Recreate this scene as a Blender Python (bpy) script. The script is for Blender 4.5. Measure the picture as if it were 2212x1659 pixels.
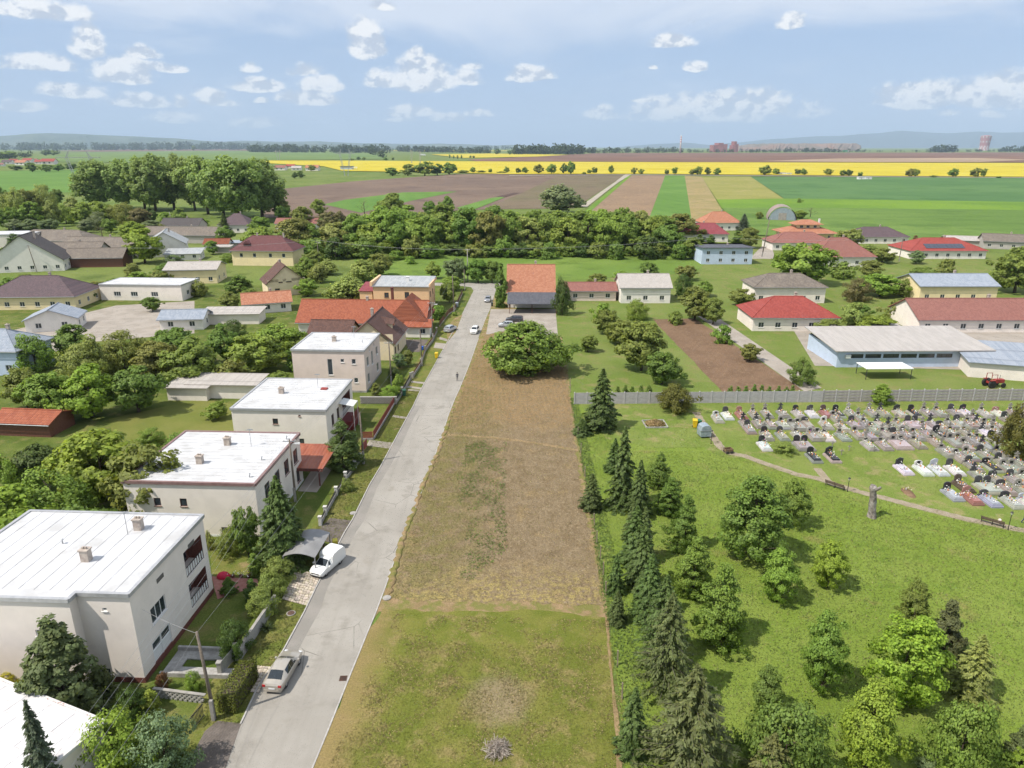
import bpy, bmesh, math, random
import numpy as np
from mathutils import Vector, Matrix

for o in list(bpy.data.objects):
    bpy.data.objects.remove(o)
scene = bpy.context.scene
COL = scene.collection

# ---------------------------------------------------------------- camera
CAM_H = 42.0
FW, FH, FOC, HOR = 2212.0, 1659.0, 1535.7, 317.0
PITCH = math.atan((FH / 2 - HOR) / FOC)
cam_d = bpy.data.cameras.new('camera')
cam = bpy.data.objects.new('camera', cam_d)
COL.objects.link(cam)
cam.location = (0, 0, CAM_H)
cam.rotation_euler = (math.radians(90) - PITCH, 0, 0)
cam_d.sensor_fit = 'HORIZONTAL'
cam_d.sensor_width = 36.0
cam_d.lens = 36.0 * FOC / FW
cam_d.clip_start = 0.5
cam_d.clip_end = 120000
scene.camera = cam

# ---------------------------------------------------------------- light
SUN_DIR = Vector((-4.7, -2.25, 7.45)).normalized()      # towards the sun
SUN_EL = math.asin(SUN_DIR.z)
sun_d = bpy.data.lights.new('sun', 'SUN')
sun_d.energy = 4.8
sun_d.angle = math.radians(0.55)
sun_d.color = (1.0, 0.94, 0.85)
sun = bpy.data.objects.new('sun', sun_d)
COL.objects.link(sun)
sun.rotation_euler = SUN_DIR.to_track_quat('Z', 'Y').to_euler()
scene.view_settings.view_transform = 'Standard'
scene.view_settings.look = 'None'
scene.view_settings.gamma = 1.0
scene.view_settings.exposure = 0.22
scene.view_settings.use_curve_mapping = False
scene.render.engine = 'CYCLES'
cy = scene.cycles
cy.max_bounces = 5
cy.diffuse_bounces = 2
cy.glossy_bounces = 2
cy.transmission_bounces = 2
cy.transparent_max_bounces = 6
cy.volume_bounces = 0
cy.use_denoising = True
cy.use_adaptive_sampling = True
cy.adaptive_threshold = 0.018
cy.adaptive_min_samples = 12
cy.caustics_reflective = False
cy.caustics_refractive = False
cy.sample_clamp_indirect = 4.0


# ---------------------------------------------------------------- node helpers
class NT:
    """tiny wrapper to write node trees as expressions"""
    def __init__(s, tree):
        s.t = tree
        s.n = tree.nodes
        s.l = tree.links
    def new(s, typ, **kw):
        n = s.n.new(typ)
        for k, v in kw.items():
            setattr(n, k, v)
        return n
    def put(s, sock, v):
        if v is None:
            return
        if isinstance(v, bpy.types.NodeSocket):
            s.l.new(v, sock)
        elif isinstance(v, (tuple, list)) and len(v) == 3 and sock.type == 'RGBA':
            sock.default_value = (*v, 1)
        else:
            sock.default_value = v
    def math(s, op, a, b=None, c=None, clamp=False):
        n = s.new('ShaderNodeMath', operation=op, use_clamp=clamp)
        s.put(n.inputs[0], a); s.put(n.inputs[1], b); s.put(n.inputs[2], c)
        return n.outputs[0]
    def mix(s, f, a, b, blend='MIX'):
        n = s.new('ShaderNodeMix', data_type='RGBA', blend_type=blend)
        s.put(n.inputs[0], f); s.put(n.inputs[6], a); s.put(n.inputs[7], b)
        return n.outputs[2]
    def mapr(s, v, a, b, c=0.0, d=1.0, smooth=True):
        n = s.new('ShaderNodeMapRange', interpolation_type='SMOOTHSTEP' if smooth else 'LINEAR')
        s.put(n.inputs[0], v); s.put(n.inputs[1], a); s.put(n.inputs[2], b); s.put(n.inputs[3], c); s.put(n.inputs[4], d)
        return n.outputs[0]
    def noise(s, vec, scale, detail=4, rough=0.55, dist=0.0):
        n = s.new('ShaderNodeTexNoise')
        s.put(n.inputs['Vector'], vec); s.put(n.inputs['Scale'], scale); s.put(n.inputs['Detail'], detail)
        s.put(n.inputs['Roughness'], rough); s.put(n.inputs['Distortion'], dist)
        return n.outputs[0]
    def sep(s, vec):
        n = s.new('ShaderNodeSeparateXYZ'); s.put(n.inputs[0], vec); return n.outputs
    def comb(s, x, y, z):
        n = s.new('ShaderNodeCombineXYZ'); s.put(n.inputs[0], x); s.put(n.inputs[1], y); s.put(n.inputs[2], z); return n.outputs[0]
    def vmul(s, vec, v):
        n = s.new('ShaderNodeVectorMath', operation='MULTIPLY'); s.put(n.inputs[0], vec); s.put(n.inputs[1], v); return n.outputs[0]
    def vadd(s, vec, v):
        n = s.new('ShaderNodeVectorMath', operation='ADD'); s.put(n.inputs[0], vec); s.put(n.inputs[1], v); return n.outputs[0]


# ---------------------------------------------------------------- pixel -> place (to measure the photograph)
CR = {'A': (0, 239.5, .33348), 'B': (737.7, 239.5, .33348), 'C': (1475.3, 239.5, .33304), 'L': (0, 536.5, .31176),
      'M': (574.8, 536.5, .30317), 'R': (1628.6, 479, .26375), 'Q': (1149.6, 479, .25987), 'K': (1197.5, 814.3, .2382),
      'G': (1628.6, 814.3, .26375), 'n': (0, 1053.8, .36512), 'N': (287.4, 1053.8, .3651), 'P': (670.6, 1197.5, .32482),
      'T': (1293.3, 1101.7, .33604), 'U': (1628.6, 1101.7, .33607), 'H': (383.2, 814.3, .2598), 'F': (766.4, 814.3, .32912),
      'S': (0, 0, .5003), 'Z': (1106.5, 0, .4998), 'D': (0, 0, 1)}
CP, SP = math.cos(PITCH), math.sin(PITCH)
def ray(k, x, y):
    a = CR[k]
    u = (a[0] + x * a[2] - FW / 2) / FOC
    v = -(a[1] + y * a[2] - FH / 2) / FOC
    return Vector((u, CP + v * SP, -SP + v * CP))
def g(k, x, y, z=0.0):
    d = ray(k, x, y)
    t = (z - CAM_H) / d.z
    return Vector((d.x * t, d.y * t, z))
def hgt(k, x, y, base):
    d = ray(k, x, y)
    return CAM_H + d.z * base.y / d.y
def mpp(k, base, z=0):
    """metres per pixel of that crop at a place (perpendicular to the view)"""
    q = Vector((base.x, base.y, z - CAM_H))
    dep = q.y * CP - q.z * SP
    return dep / FOC * CR[k][2]
def at_y(k, x, y, Y):
    d = ray(k, x, y)
    t = Y / d.y
    return Vector((d.x * t, Y, CAM_H + d.z * t))


# ---------------------------------------------------------------- sky
world = bpy.data.worlds.new('World')
scene.world = world
world.use_nodes = True
wt = NT(world.node_tree)
wt.n.clear()
sky = wt.new('ShaderNodeTexSky', sky_type='NISHITA')
sky.sun_disc = False
sky.sun_elevation = SUN_EL
sky.sun_rotation = math.atan2(SUN_DIR.x, SUN_DIR.y)
sky.altitude = 200
sky.air_density = 1.0
sky.dust_density = 1.2
sky.ozone_density = 1.6
tc = wt.new('ShaderNodeTexCoord').outputs['Generated']
dx, dy, dz = wt.sep(tc)
az = wt.math('ARCTAN2', dx, dy)
el = wt.math('ARCSINE', dz)
# cumulus: (crop, centre x, base y, half width, height, strength) read off the photograph, kept as directions
CLOUDS = [('S', 150, 300, 175, 75, .8), ('S', 390, 235, 75, 135, .8), ('S', 540, 360, 150, 105, 1), ('S', 620, 250, 80, 50, .7), ('S', 690, 302, 130, 36, .6),
          ('S', 320, 422, 165, 62, .85), ('S', 590, 463, 150, 56, .75), ('S', 100, 476, 100, 42, .6), ('S', 790, 460, 42, 42, .55), ('S', 945, 458, 100, 36, .75),
          ('S', 920, 425, 88, 40, .8), ('S', 1110, 392, 128, 58, .9), ('S', 1090, 302, 48, 42, .6), ('S', 1330, 322, 85, 46, .7), ('S', 1390, 390, 102, 66, 1),
          ('S', 1330, 446, 140, 58, .8), ('S', 1130, 446, 28, 22, .5), ('S', 1585, 240, 98, 155, 1), ('S', 1800, 252, 42, 46, .7), ('S', 1830, 388, 150, 135, 1),
          ('S', 1650, 372, 85, 75, .75), ('S', 2010, 365, 95, 65, .8), ('S', 2040, 298, 55, 25, .6), ('Z', 80, 345, 110, 58, .95), ('S', 1660, 45, 70, 50, .7),
          ('S', 1770, 502, 122, 42, .7), ('S', 1740, 528, 70, 20, .5), ('S', 1940, 524, 75, 34, .55), ('S', 2070, 502, 62, 26, .55), ('S', 760, 526, 140, 36, .45),
          ('S', 180, 80, 260, 85, .85), ('Z', 690, 201, 105, 54, .85), ('Z', 1200, 118, 72, 66, .8), ('Z', 795, 302, 52, 38, .7), ('Z', 600, 298, 22, 13, .5),
          ('Z', 1800, 452, 280, 105, 1), ('Z', 2120, 455, 300, 140, 1), ('Z', 580, 434, 62, 12, .7), ('Z', 900, 516, 430, 112, .72), ('Z', 380, 510, 70, 50, .5),
          ('Z', 1880, 495, 55, 25, .4), ('Z', 2060, 510, 50, 24, .4), ('S', 1100, 545, 90, 30, .35)]
warp = wt.new('ShaderNodeTexNoise'); wt.put(warp.inputs['Vector'], tc); warp.inputs['Scale'].default_value = 22; warp.inputs['Detail'].default_value = 4
wv = wt.new('ShaderNodeVectorMath', operation='MULTIPLY_ADD')
wt.put(wv.inputs[0], wt.vadd(warp.outputs['Color'], (-.5, -.5, -.5))); wt.put(wv.inputs[1], (.022, .012, 0)); wt.put(wv.inputs[2], wt.comb(az, el, 0.0))
AE = wv.outputs[0]
mask = None
for (k, x, y, hw, h, s) in CLOUDS:
    d = ray(k, x, y).normalized(); a0 = math.atan2(d.x, d.y); e0 = math.asin(d.z)
    eh = math.asin(ray(k, x, y - h).normalized().z) - e0
    d2 = ray(k, x + hw, y).normalized(); aw = math.atan2(d2.x, d2.y) - a0
    sx, sy = 1 / aw, 1 / (eh * .95); e0 += eh * .18
    p1 = wt.new('ShaderNodeVectorMath', operation='MULTIPLY_ADD')
    wt.put(p1.inputs[0], AE); p1.inputs[1].default_value = (sx, sy, 0); p1.inputs[2].default_value = (-a0 * sx, -e0 * sy, 0)
    p2 = wt.new('ShaderNodeVectorMath', operation='MULTIPLY'); wt.put(p2.inputs[0], p1.outputs[0]); p2.inputs[1].default_value = (1, -3.2, 0)
    p3 = wt.new('ShaderNodeVectorMath', operation='MAXIMUM'); wt.put(p3.inputs[0], p1.outputs[0]); wt.put(p3.inputs[1], p2.outputs[0])
    p4 = wt.new('ShaderNodeVectorMath', operation='DOT_PRODUCT'); wt.put(p4.inputs[0], p3.outputs[0]); wt.put(p4.inputs[1], p3.outputs[0])
    m = wt.math('MULTIPLY_ADD', p4.outputs['Value'], -s, s)
    mask = m if mask is None else wt.math('MAXIMUM', mask, m)
pv0 = wt.vmul(tc, (1, 1, 1.5))
puff = wt.noise(pv0, 42, 7, .6)
body = wt.noise(pv0, 13, 3, .5)
puff2 = wt.noise(wt.vadd(pv0, (-.006, -.004, .015)), 42, 4, .6)
dens = wt.math('MULTIPLY_ADD', wt.math('SUBTRACT', puff, .5), 2.0, wt.math('MULTIPLY_ADD', wt.math('SUBTRACT', body, .5), 1.1, mask))
cover = wt.math('MULTIPLY', wt.mapr(dens, -.28, .5), wt.mapr(mask, -.7, .05))
lit = wt.mapr(wt.math('SUBTRACT', puff, puff2), -.12, .07)
ccol = wt.mix(lit, (5.6, 6.3, 7.5), (9.7, 9.8, 10.0))
# thin high veil, denser higher up
stre = wt.comb(wt.math('MULTIPLY', az, 1.6), wt.math('MULTIPLY', el, 6.0), wt.math('MULTIPLY', az, .7))
ci = wt.noise(stre, 1.9, 6, .55, .6)
veil = wt.math('MULTIPLY', wt.mapr(wt.math('ADD', ci, wt.mapr(el, .07, .2, -.2, .24)), .34, .68), .88)
low = wt.mapr(el, -.02, .16, .6, .2)
base = wt.mix(low, sky.outputs[0], (5.9, 6.9, 9.0))
base = wt.mix(.5, base, (4.5, 6.25, 9.5))
skyc = wt.mix(veil, base, (7.4, 8.1, 9.3))
skyc = wt.mix(wt.math('MULTIPLY', cover, wt.mapr(el, .0, .07, .5, .97)), skyc, ccol)
bg = wt.new('ShaderNodeBackground')
wt.put(bg.inputs[0], skyc)
bg.inputs[1].default_value = 0.088
wt.l.new(bg.outputs[0], wt.new('ShaderNodeOutputWorld').inputs[0])
world.cycles.sampling_method = 'MANUAL'
world.cycles.sample_map_resolution = 256


# ---------------------------------------------------------------- mesh helpers
class MB:
    """collects shapes, then links them as ONE mesh object"""
    def __init__(s):
        s.v = []; s.f = []; s.m = []
    def add(s, vs, fs, mi=0):
        n = len(s.v)
        s.v.extend([tuple(v) for v in vs])
        s.f.extend([tuple(i + n for i in f) for f in fs])
        s.m.extend([mi] * len(fs))
        return s
    def box(s, x0, x1, y0, y1, z0, z1, mi=0, mat=None):
        vs = [(x0, y0, z0), (x1, y0, z0), (x1, y1, z0), (x0, y1, z0), (x0, y0, z1), (x1, y0, z1), (x1, y1, z1), (x0, y1, z1)]
        if mat is not None:
            vs = [mat @ Vector(v) for v in vs]
        return s.add(vs, [(0, 3, 2, 1), (4, 5, 6, 7), (0, 1, 5, 4), (1, 2, 6, 5), (2, 3, 7, 6), (3, 0, 4, 7)], mi)
    def bar(s, a, b, w, h=None, mi=0, up=Vector((0, 0, 1))):
        a = Vector(a); b = Vector(b); h = h or w
        d = (b - a).normalized()
        if abs(d.dot(up)) > .98:
            up = Vector((1, 0, 0))
        x = d.cross(up).normalized(); z = x.cross(d)
        vs = []
        for q in (a, b):
            for sx, sz in ((-1, -1), (1, -1), (1, 1), (-1, 1)):
                vs.append(q + x * sx * w / 2 + z * sz * h / 2)
        return s.add(vs, [(0, 1, 2, 3), (7, 6, 5, 4), (0, 4, 5, 1), (1, 5, 6, 2), (2, 6, 7, 3), (3, 7, 4, 0)], mi)
    def tube(s, pts, rad, n=6, mi=0, cap=True):
        pts = [Vector(q) for q in pts]
        if not hasattr(rad, '__len__'):
            rad = [rad] * len(pts)
        vs = []; fs = []
        ref = Vector((1, 0, 0))
        for i, q in enumerate(pts):
            d = (pts[min(i + 1, len(pts) - 1)] - pts[max(i - 1, 0)]).normalized()
            x = d.cross(ref)
            if x.length < .05:
                x = d.cross(Vector((0, 1, 0)))
            x.normalize(); y = d.cross(x)
            for j in range(n):
                a = 2 * math.pi * j / n
                vs.append(q + (x * math.cos(a) + y * math.sin(a)) * rad[i])
        for i in range(len(pts) - 1):
            for j in range(n):
                fs.append((i * n + j, i * n + (j + 1) % n, (i + 1) * n + (j + 1) % n, (i + 1) * n + j))
        if cap:
            fs.append(tuple(range(n - 1, -1, -1))); fs.append(tuple((len(pts) - 1) * n + j for j in range(n)))
        return s.add(vs, fs, mi)
    def prism(s, poly, z0, z1, mi=0):
        n = len(poly)
        vs = [(q[0], q[1], z0) for q in poly] + [(q[0], q[1], z1) for q in poly]
        fs = [tuple(range(n - 1, -1, -1)), tuple(range(n, 2 * n))] + [(i, (i + 1) % n, n + (i + 1) % n, n + i) for i in range(n)]
        return s.add(vs, fs, mi)
    def lathe(s, prof, n=10, c=(0, 0, 0), mi=0):
        vs = []; fs = []
        for (r, z) in prof:
            for j in range(n):
                a = 2 * math.pi * j / n
                vs.append((c[0] + r * math.cos(a), c[1] + r * math.sin(a), c[2] + z))
        for i in range(len(prof) - 1):
            for j in range(n):
                fs.append((i * n + j, i * n + (j + 1) % n, (i + 1) * n + (j + 1) % n, (i + 1) * n + j))
        fs.append(tuple(range(n - 1, -1, -1))); fs.append(tuple((len(prof) - 1) * n + j for j in range(n)))
        return s.add(vs, fs, mi)
    def mesh(s, name, mats, smooth=False):
        me = bpy.data.meshes.new(name)
        me.from_pydata([tuple(v) for v in s.v], [], s.f)
        if not isinstance(mats, (list, tuple)):
            mats = [mats]
        for m in mats:
            me.materials.append(m)
        me.polygons.foreach_set('material_index', s.m)
        if smooth:
            me.polygons.foreach_set('use_smooth', [True] * len(s.f))
        me.update()
        return me
    def build(s, name, mats, parent=None, smooth=False, **kw):
        return link(name, s.mesh(name, mats, smooth), parent, **kw)

def link(name, data, parent=None, loc=None, rotz=None, color=None):
    o = bpy.data.objects.new(name, data)
    COL.objects.link(o)
    if parent is not None:
        o.parent = parent
    if loc is not None:
        o.location = loc
    if rotz is not None:
        o.rotation_euler = (0, 0, rotz)
    if color is not None:
        o.color = (*color, 1)
    return o
def tag(o, label, cat, group=None):
    o['label'] = label; o['category'] = cat
    if group:
        o['group'] = group
    return o
def thing(name, label, cat, loc=(0, 0, 0), rotz=0.0, group=None):
    return tag(link(name, None, None, loc, rotz), label, cat, group)
def struct(o, kind='structure'):
    o['kind'] = kind
    return o
def copy_tree(o, parent=None):
    c = o.copy(); COL.objects.link(c); c.parent = parent
    for ch in o.children:
        copy_tree(ch, c)
    return c
ORD = ['first', 'second', 'third', 'fourth', 'fifth', 'sixth', 'seventh', 'eighth', 'ninth', 'tenth', 'eleventh', 'twelfth', 'thirteenth', 'fourteenth', 'fifteenth', 'sixteenth',
       'seventeenth', 'eighteenth', 'nineteenth', 'twentieth', 'twenty-first', 'twenty-second', 'twenty-third', 'twenty-fourth', 'twenty-fifth', 'twenty-sixth', 'twenty-seventh', 'twenty-eighth',
       'twenty-ninth', 'thirtieth']
def nth(i, n, what='from the left'):
    if n > 1 and i == 0:
        return 'first ' + what
    return ORD[i] + ' ' + what


# ---------------------------------------------------------------- materials
def newmat(name):
    m = bpy.data.materials.new(name)
    m.use_nodes = True
    t = NT(m.node_tree)
    b = t.n['Principled BSDF']
    return m, t, b
MATS = {}
def mat(name, c1, c2=None, scale=3.0, rough=.75, bump=0.0, bscale=None, detail=5, metal=0.0, spec=.35, lo=.35, hi=.65, c3=None, scale3=.4, coord='Object', tint=False, f3=.6):
    """base colour varied by noise, with fine relief"""
    if name in MATS:
        return MATS[name]
    m, t, b = newmat(name)
    tcn = t.new('ShaderNodeTexCoord').outputs['Object'] if coord == 'Object' else t.new('ShaderNodeNewGeometry').outputs['Position']
    col = c1
    if c2 is not None:
        col = t.mix(t.mapr(t.noise(tcn, scale, detail, .6), lo, hi), c1, c2)
    if c3 is not None:
        col = t.mix(t.math('MULTIPLY', t.mapr(t.noise(t.vadd(tcn, (7.3, 2.1, 5.5)), scale3, 4, .6), .45, .68), f3), col, c3)
    if tint:
        oi = t.new('ShaderNodeObjectInfo')
        col = t.mix(1.0, col, oi.outputs['Color'], 'MULTIPLY')
    t.put(b.inputs['Base Color'], col)
    b.inputs['Roughness'].default_value = rough
    b.inputs['Metallic'].default_value = metal
    b.inputs['Specular IOR Level'].default_value = spec
    if bump:
        bn = t.new('ShaderNodeBump')
        bn.inputs['Strength'].default_value = 1.0
        bn.inputs['Distance'].default_value = bump
        t.put(bn.inputs['Height'], t.noise(tcn, bscale or scale * 4, 4, .6))
        t.l.new(bn.outputs[0], b.inputs['Normal'])
    MATS[name] = m
    return m
def rgb(r, gg, b):
    f = lambda c: (c / 255 / 12.92) if c / 255 <= .04045 else ((c / 255 + .055) / 1.055) ** 2.4
    return (f(r), f(gg), f(b))
# ================================================================ ground, road, fields
rnd = random.Random(7)
K_ALB = 1 / 1.66
def pc(r, gg, b, k=K_ALB):
    return tuple(c * k for c in rgb(r, gg, b))
def gmat(name, a, b, c=None, s1=.25, s2=1.2, fine=.25, fscale=9.0, stripes=None, bump=.03, rough=.95, lo=.4, hi=.62, lo2=.5, hi2=.7, extra=None):
    if name in MATS:
        return MATS[name]
    m, t, bs = newmat(name)
    pos = t.new('ShaderNodeNewGeometry').outputs['Position']
    col = t.mix(t.mapr(t.noise(pos, s1, 5, .6), lo, hi), a, b)
    if c is not None:
        col = t.mix(t.mapr(t.noise(t.vadd(pos, (31, 17, 3)), s2, 5, .62), lo2, hi2), col, c)
    if extra:
        col = extra(t, pos, col)
    if stripes:
        ang, per, amt, sc = stripes
        rot = t.new('ShaderNodeVectorRotate', rotation_type='Z_AXIS')
        t.put(rot.inputs['Vector'], pos); rot.inputs['Angle'].default_value = ang
        x = t.sep(rot.outputs[0])[0]
        x = t.math('ADD', x, t.math('MULTIPLY', t.noise(pos, .02, 3), per * 1.2))
        w = t.math('MULTIPLY_ADD', t.math('SINE', t.math('MULTIPLY', x, 2 * math.pi / per)), .5, .5)
        w = t.math('MULTIPLY', w, t.mapr(t.noise(pos, 1.5 / per, 4), .3, .7))
        col = t.mix(t.math('MULTIPLY', w, amt), col, sc)
    fn = t.noise(pos, fscale, 3, .7)
    col = t.mix(1.0, col, t.mix(t.mapr(fn, .25, .75, 0, 1, False), (1 - fine,) * 3, (1 + fine,) * 3), 'MULTIPLY')
    t.put(bs.inputs['Base Color'], col)
    bs.inputs['Roughness'].default_value = rough
    bs.inputs['Specular IOR Level'].default_value = .12
    if bump:
        bn = t.new('ShaderNodeBump'); bn.inputs['Distance'].default_value = bump
        t.put(bn.inputs['Height'], t.noise(pos, fscale * .7, 4, .65))
        t.l.new(bn.outputs[0], bs.inputs['Normal'])
    MATS[name] = m
    return m

def sheet(name, poly, z, m, sub=0, kind='structure', jit=0.0):
    """flat sheet from world points"""
    pts = [Vector((q[0], q[1], z)) for q in poly]
    if sub:
        out = []
        for i, a in enumerate(pts):
            b = pts[(i + 1) % len(pts)]
            n = max(1, int((b - a).length / sub))
            for j in range(n):
                q = a.lerp(b, j / n)
                if j and jit:
                    q += Vector((rnd.uniform(-jit, jit), rnd.uniform(-jit, jit), 0))
                out.append(q)
        pts = out
    from mathutils.geometry import tessellate_polygon
    tris = tessellate_polygon([pts])
    fs = []
    for (i, j, k) in tris:
        nz = (pts[j] - pts[i]).cross(pts[k] - pts[i]).z
        if abs(nz) > 1e-9:
            fs.append((i, j, k) if nz > 0 else (i, k, j))
    me = bpy.data.meshes.new(name); me.from_pydata([tuple(q) for q in pts], [], fs); me.update()
    me.materials.append(m)
    return struct(link(name, me), kind)
def px(k, *pts):
    return [g(k, x, y) for x, y in pts]

# --- the sheet that reaches the horizon
m_ground = gmat('ground_grass', pc(118, 140, 66), pc(138, 150, 82), pc(105, 122, 60), .01, .05, .25, 1.2)
sheet('ground', [(-60000, -400), (60000, -400), (60000, 60000), (-60000, 60000)], -.03, m_ground)

# --- road
def crack(t, pos, col):
    v = t.new('ShaderNodeTexVoronoi', feature='DISTANCE_TO_EDGE'); v.inputs['Scale'].default_value = .22
    t.put(v.inputs['Vector'], t.vadd(pos, t.vmul(t.new('ShaderNodeTexNoise').outputs['Color'], (.8, .8, 0))))
    w = t.math('MULTIPLY', t.mapr(v.outputs[0], .0, .012, 1, 0), t.mapr(t.noise(pos, .12, 3), .48, .6))
    col = t.mix(t.math('MULTIPLY', w, .7), col, pc(112, 106, 98))
    st = t.math('MULTIPLY', t.mapr(t.noise(t.vadd(pos, (9, 4, 0)), .35, 5, .7), .58, .74), .45)
    return t.mix(st, col, pc(164, 155, 140))
m_road = gmat('road_asphalt', pc(182, 176, 166), pc(193, 187, 177), pc(170, 164, 154), .12, .5, .09, 14, bump=.006, rough=.85,
              extra=lambda t, pos, col: crack(t, pos, t.mix(t.math('MULTIPLY', t.mapr(t.noise(t.vmul(pos, (1.1, .05, 1)), 1.0, 4), .45, .75), .35), col, pc(160, 154, 145))))
ROAD_L = px('N', (530, 1690), (640, 1400), (740, 1185)) + px('N', (890, 968), (1015, 738), (1085, 592)) + px('H', (1395, 1290), (1458, 1190), (1600, 900), (1690, 750), (1775, 590), (1905, 350), (1965, 240), (2025, 110)) + \
    px('M', (1170, 890), (1225, 790), (1290, 672), (1340, 580), (1390, 480), (1440, 380), (1478, 300), (1462, 278), (1400, 268))
ROAD_R = px('P', (0, 1440), (120, 1150), (240, 850), (385, 495), (425, 400), (490, 228)) + px('F', (245, 1235), (398, 850), (560, 415), (612, 250), (660, 130)) + \
    px('M', (1372, 1010), (1445, 830), (1512, 640), (1562, 510), (1594, 440), (1628, 330), (1645, 275))
ROAD_L[0].y = 20; ROAD_L[0].x = -20.6
ROAD_R.insert(0, Vector((-14.2, 20, 0)))
cross_far = px('M', (1900, 228), (1640, 232), (1230, 245))
cross_near = px('M', (1900, 262))
sheet('road', ROAD_L + px('M', (1230, 266), (1060, 262), (1060, 248)) + list(reversed(cross_far)) + cross_near + list(reversed(ROAD_R)), .012, m_road, sub=2.5, jit=.05)

# strip of patched tarmac along the left edge of the road, darker
m_patch = gmat('road_patch', pc(164, 159, 151), pc(174, 168, 160), None, .3, 1, .1, 16, bump=.006)
off = []
for i in range(2, 13):
    a, b = ROAD_L[i], ROAD_L[i + 1]
    off.append(a + Vector((1.25 + .15 * math.sin(i * 2.1), 0, 0)))
sheet('road_repair', ROAD_L[2:13] + list(reversed(off)), .018, m_patch, sub=1.5, jit=.04)

# --- grass to the left of the road: gardens and verges
m_verge = gmat('verge_grass', pc(118, 130, 58), pc(140, 138, 76), pc(168, 150, 106), .35, .55, .38, 7, lo2=.56, hi2=.7)
m_garden = gmat('garden_grass', pc(98, 116, 50), pc(122, 134, 66), pc(142, 138, 84), .15, .4, .35, 6)
verge_out = [q + Vector((-4.2, 0, 0)) for q in ROAD_L]
sheet('garden_ground', [(-190, 10)] + [(q.x - .02, q.y) for q in ROAD_L[:-1]] + [(-13, 224), (-190, 228)], -.012, m_garden)
sheet('verge_lawn', ROAD_L[:19] + list(reversed(verge_out[:19])), .008, m_verge, sub=2.0, jit=.12)

# --- dry bank between road and plot, plot soil, near lawn
m_bank = gmat('dry_bank', pc(178, 152, 116), pc(160, 138, 100), pc(140, 138, 78), .6, .7, .3, 8, lo2=.42, hi2=.6)
m_soil = None
def soil_extra(t, pos, col):
    x, y, z = t.sep(pos)
    n1 = t.noise(pos, .16, 5, .6)
    n2 = t.noise(t.vadd(pos, (5, 9, 0)), .55, 5, .65)
    n3 = t.noise(t.vadd(pos, (15, 3, 0)), 1.6, 5, .65)
    # greener on the street side and in a band of weeds, straw towards the near end
    u = t.math('ADD', x, t.math('MULTIPLY', t.math('SUBTRACT', y, 60), -.035))
    west = t.mapr(t.math('ADD', u, t.math('MULTIPLY', t.math('SUBTRACT', n1, .5), 9)), -9, -1, 1, 0)
    col = t.mix(t.math('MULTIPLY', west, t.math('MULTIPLY', t.mapr(n2, .34, .6), .8)), col, pc(144, 136, 84))
    straw = t.mapr(t.math('ADD', y, t.math('MULTIPLY', t.math('SUBTRACT', n1, .5), 16)), 59, 67, 1, 0)
    col = t.mix(t.math('MULTIPLY', straw, t.mapr(n3, .42, .6)), col, pc(186, 168, 108))
    far = t.mapr(t.math('ADD', y, t.math('MULTIPLY', t.math('SUBTRACT', n1, .5), 22)), 98, 112)
    col = t.mix(t.math('MULTIPLY', far, t.mapr(n3, .36, .58)), col, pc(172, 144, 104))
    pale = t.mapr(t.noise(t.vadd(pos, (40, 40, 0)), .3, 5, .6), .55, .68)
    return t.mix(t.math('MULTIPLY', pale, .55), col, pc(176, 152, 110))
m_soil = gmat('plot_soil', pc(158, 139, 110), pc(146, 127, 98), pc(172, 153, 122), .5, 2.2, .42, 5.5, stripes=(-.05, .8, .26, pc(126, 108, 82)), bump=.12, extra=soil_extra)
PLOT = [g('F', 232, 1455), g('F', 330, 1080), g('F', 470, 710), g('F', 570, 470), g('F', 600, 378), g('F', 660, 200), g('F', 720, 60)] + \
       [g('M', 1500, 750), g('M', 1560, 620), g('M', 1700, 590)] + [g('M', 2070, 680), g('F', 1390, 0), g('F', 1400, 100), g('F', 1450, 480), g('F', 1530, 950), g('F', 1590, 1300), g('F', 1625, 1500)]
bank_l = [ROAD_R[i] for i in range(4, 18)]
sheet('dry_bank', bank_l + [g('M', 2110, 640), g('M', 2150, 880), g('F', 1412, 100), g('F', 1478, 480), g('F', 1572, 950), g('F', 1660, 1560), g('F', 1640, 1640), g('F', 1000, 1560), g('F', 160, 1540)], .006, m_bank, sub=1.2, jit=.12)
sheet('plot', PLOT, .022, m_soil, sub=1.1, jit=.4)

def lawn_extra(t, pos, col):
    n = t.noise(t.vadd(pos, (2, 8, 0)), .5, 5, .65)
    c = g('P', 1260, 960)
    dx = t.math('SUBTRACT', t.sep(pos)[0], c.x); dy = t.math('SUBTRACT', t.sep(pos)[1], c.y)
    r = t.math('SQRT', t.math('MULTIPLY_ADD', dx, dx, t.math('MULTIPLY', t.math('MULTIPLY', dy, dy), .8)))
    r = t.math('ADD', r, t.math('MULTIPLY', t.math('SUBTRACT', n, .5), 3.2))
    col = t.mix(t.math('MULTIPLY', t.mapr(r, 1.2, 3.4, 1, 0), .85), col, pc(166, 148, 118))
    # worn dry edge beside the road
    x, y, z = t.sep(pos)
    e = t.math('ADD', t.math('ADD', x, 12.6), t.math('MULTIPLY', t.math('SUBTRACT', n, .5), 5))
    return t.mix(t.math('MULTIPLY', t.mapr(e, -1, 3.2, 1, 0), .75), col, pc(170, 146, 102))
m_lawn = gmat('near_lawn', pc(120, 128, 54), pc(138, 138, 68), pc(160, 146, 94), .3, .55, .36, 7, lo2=.5, hi2=.7, extra=lawn_extra)
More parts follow.
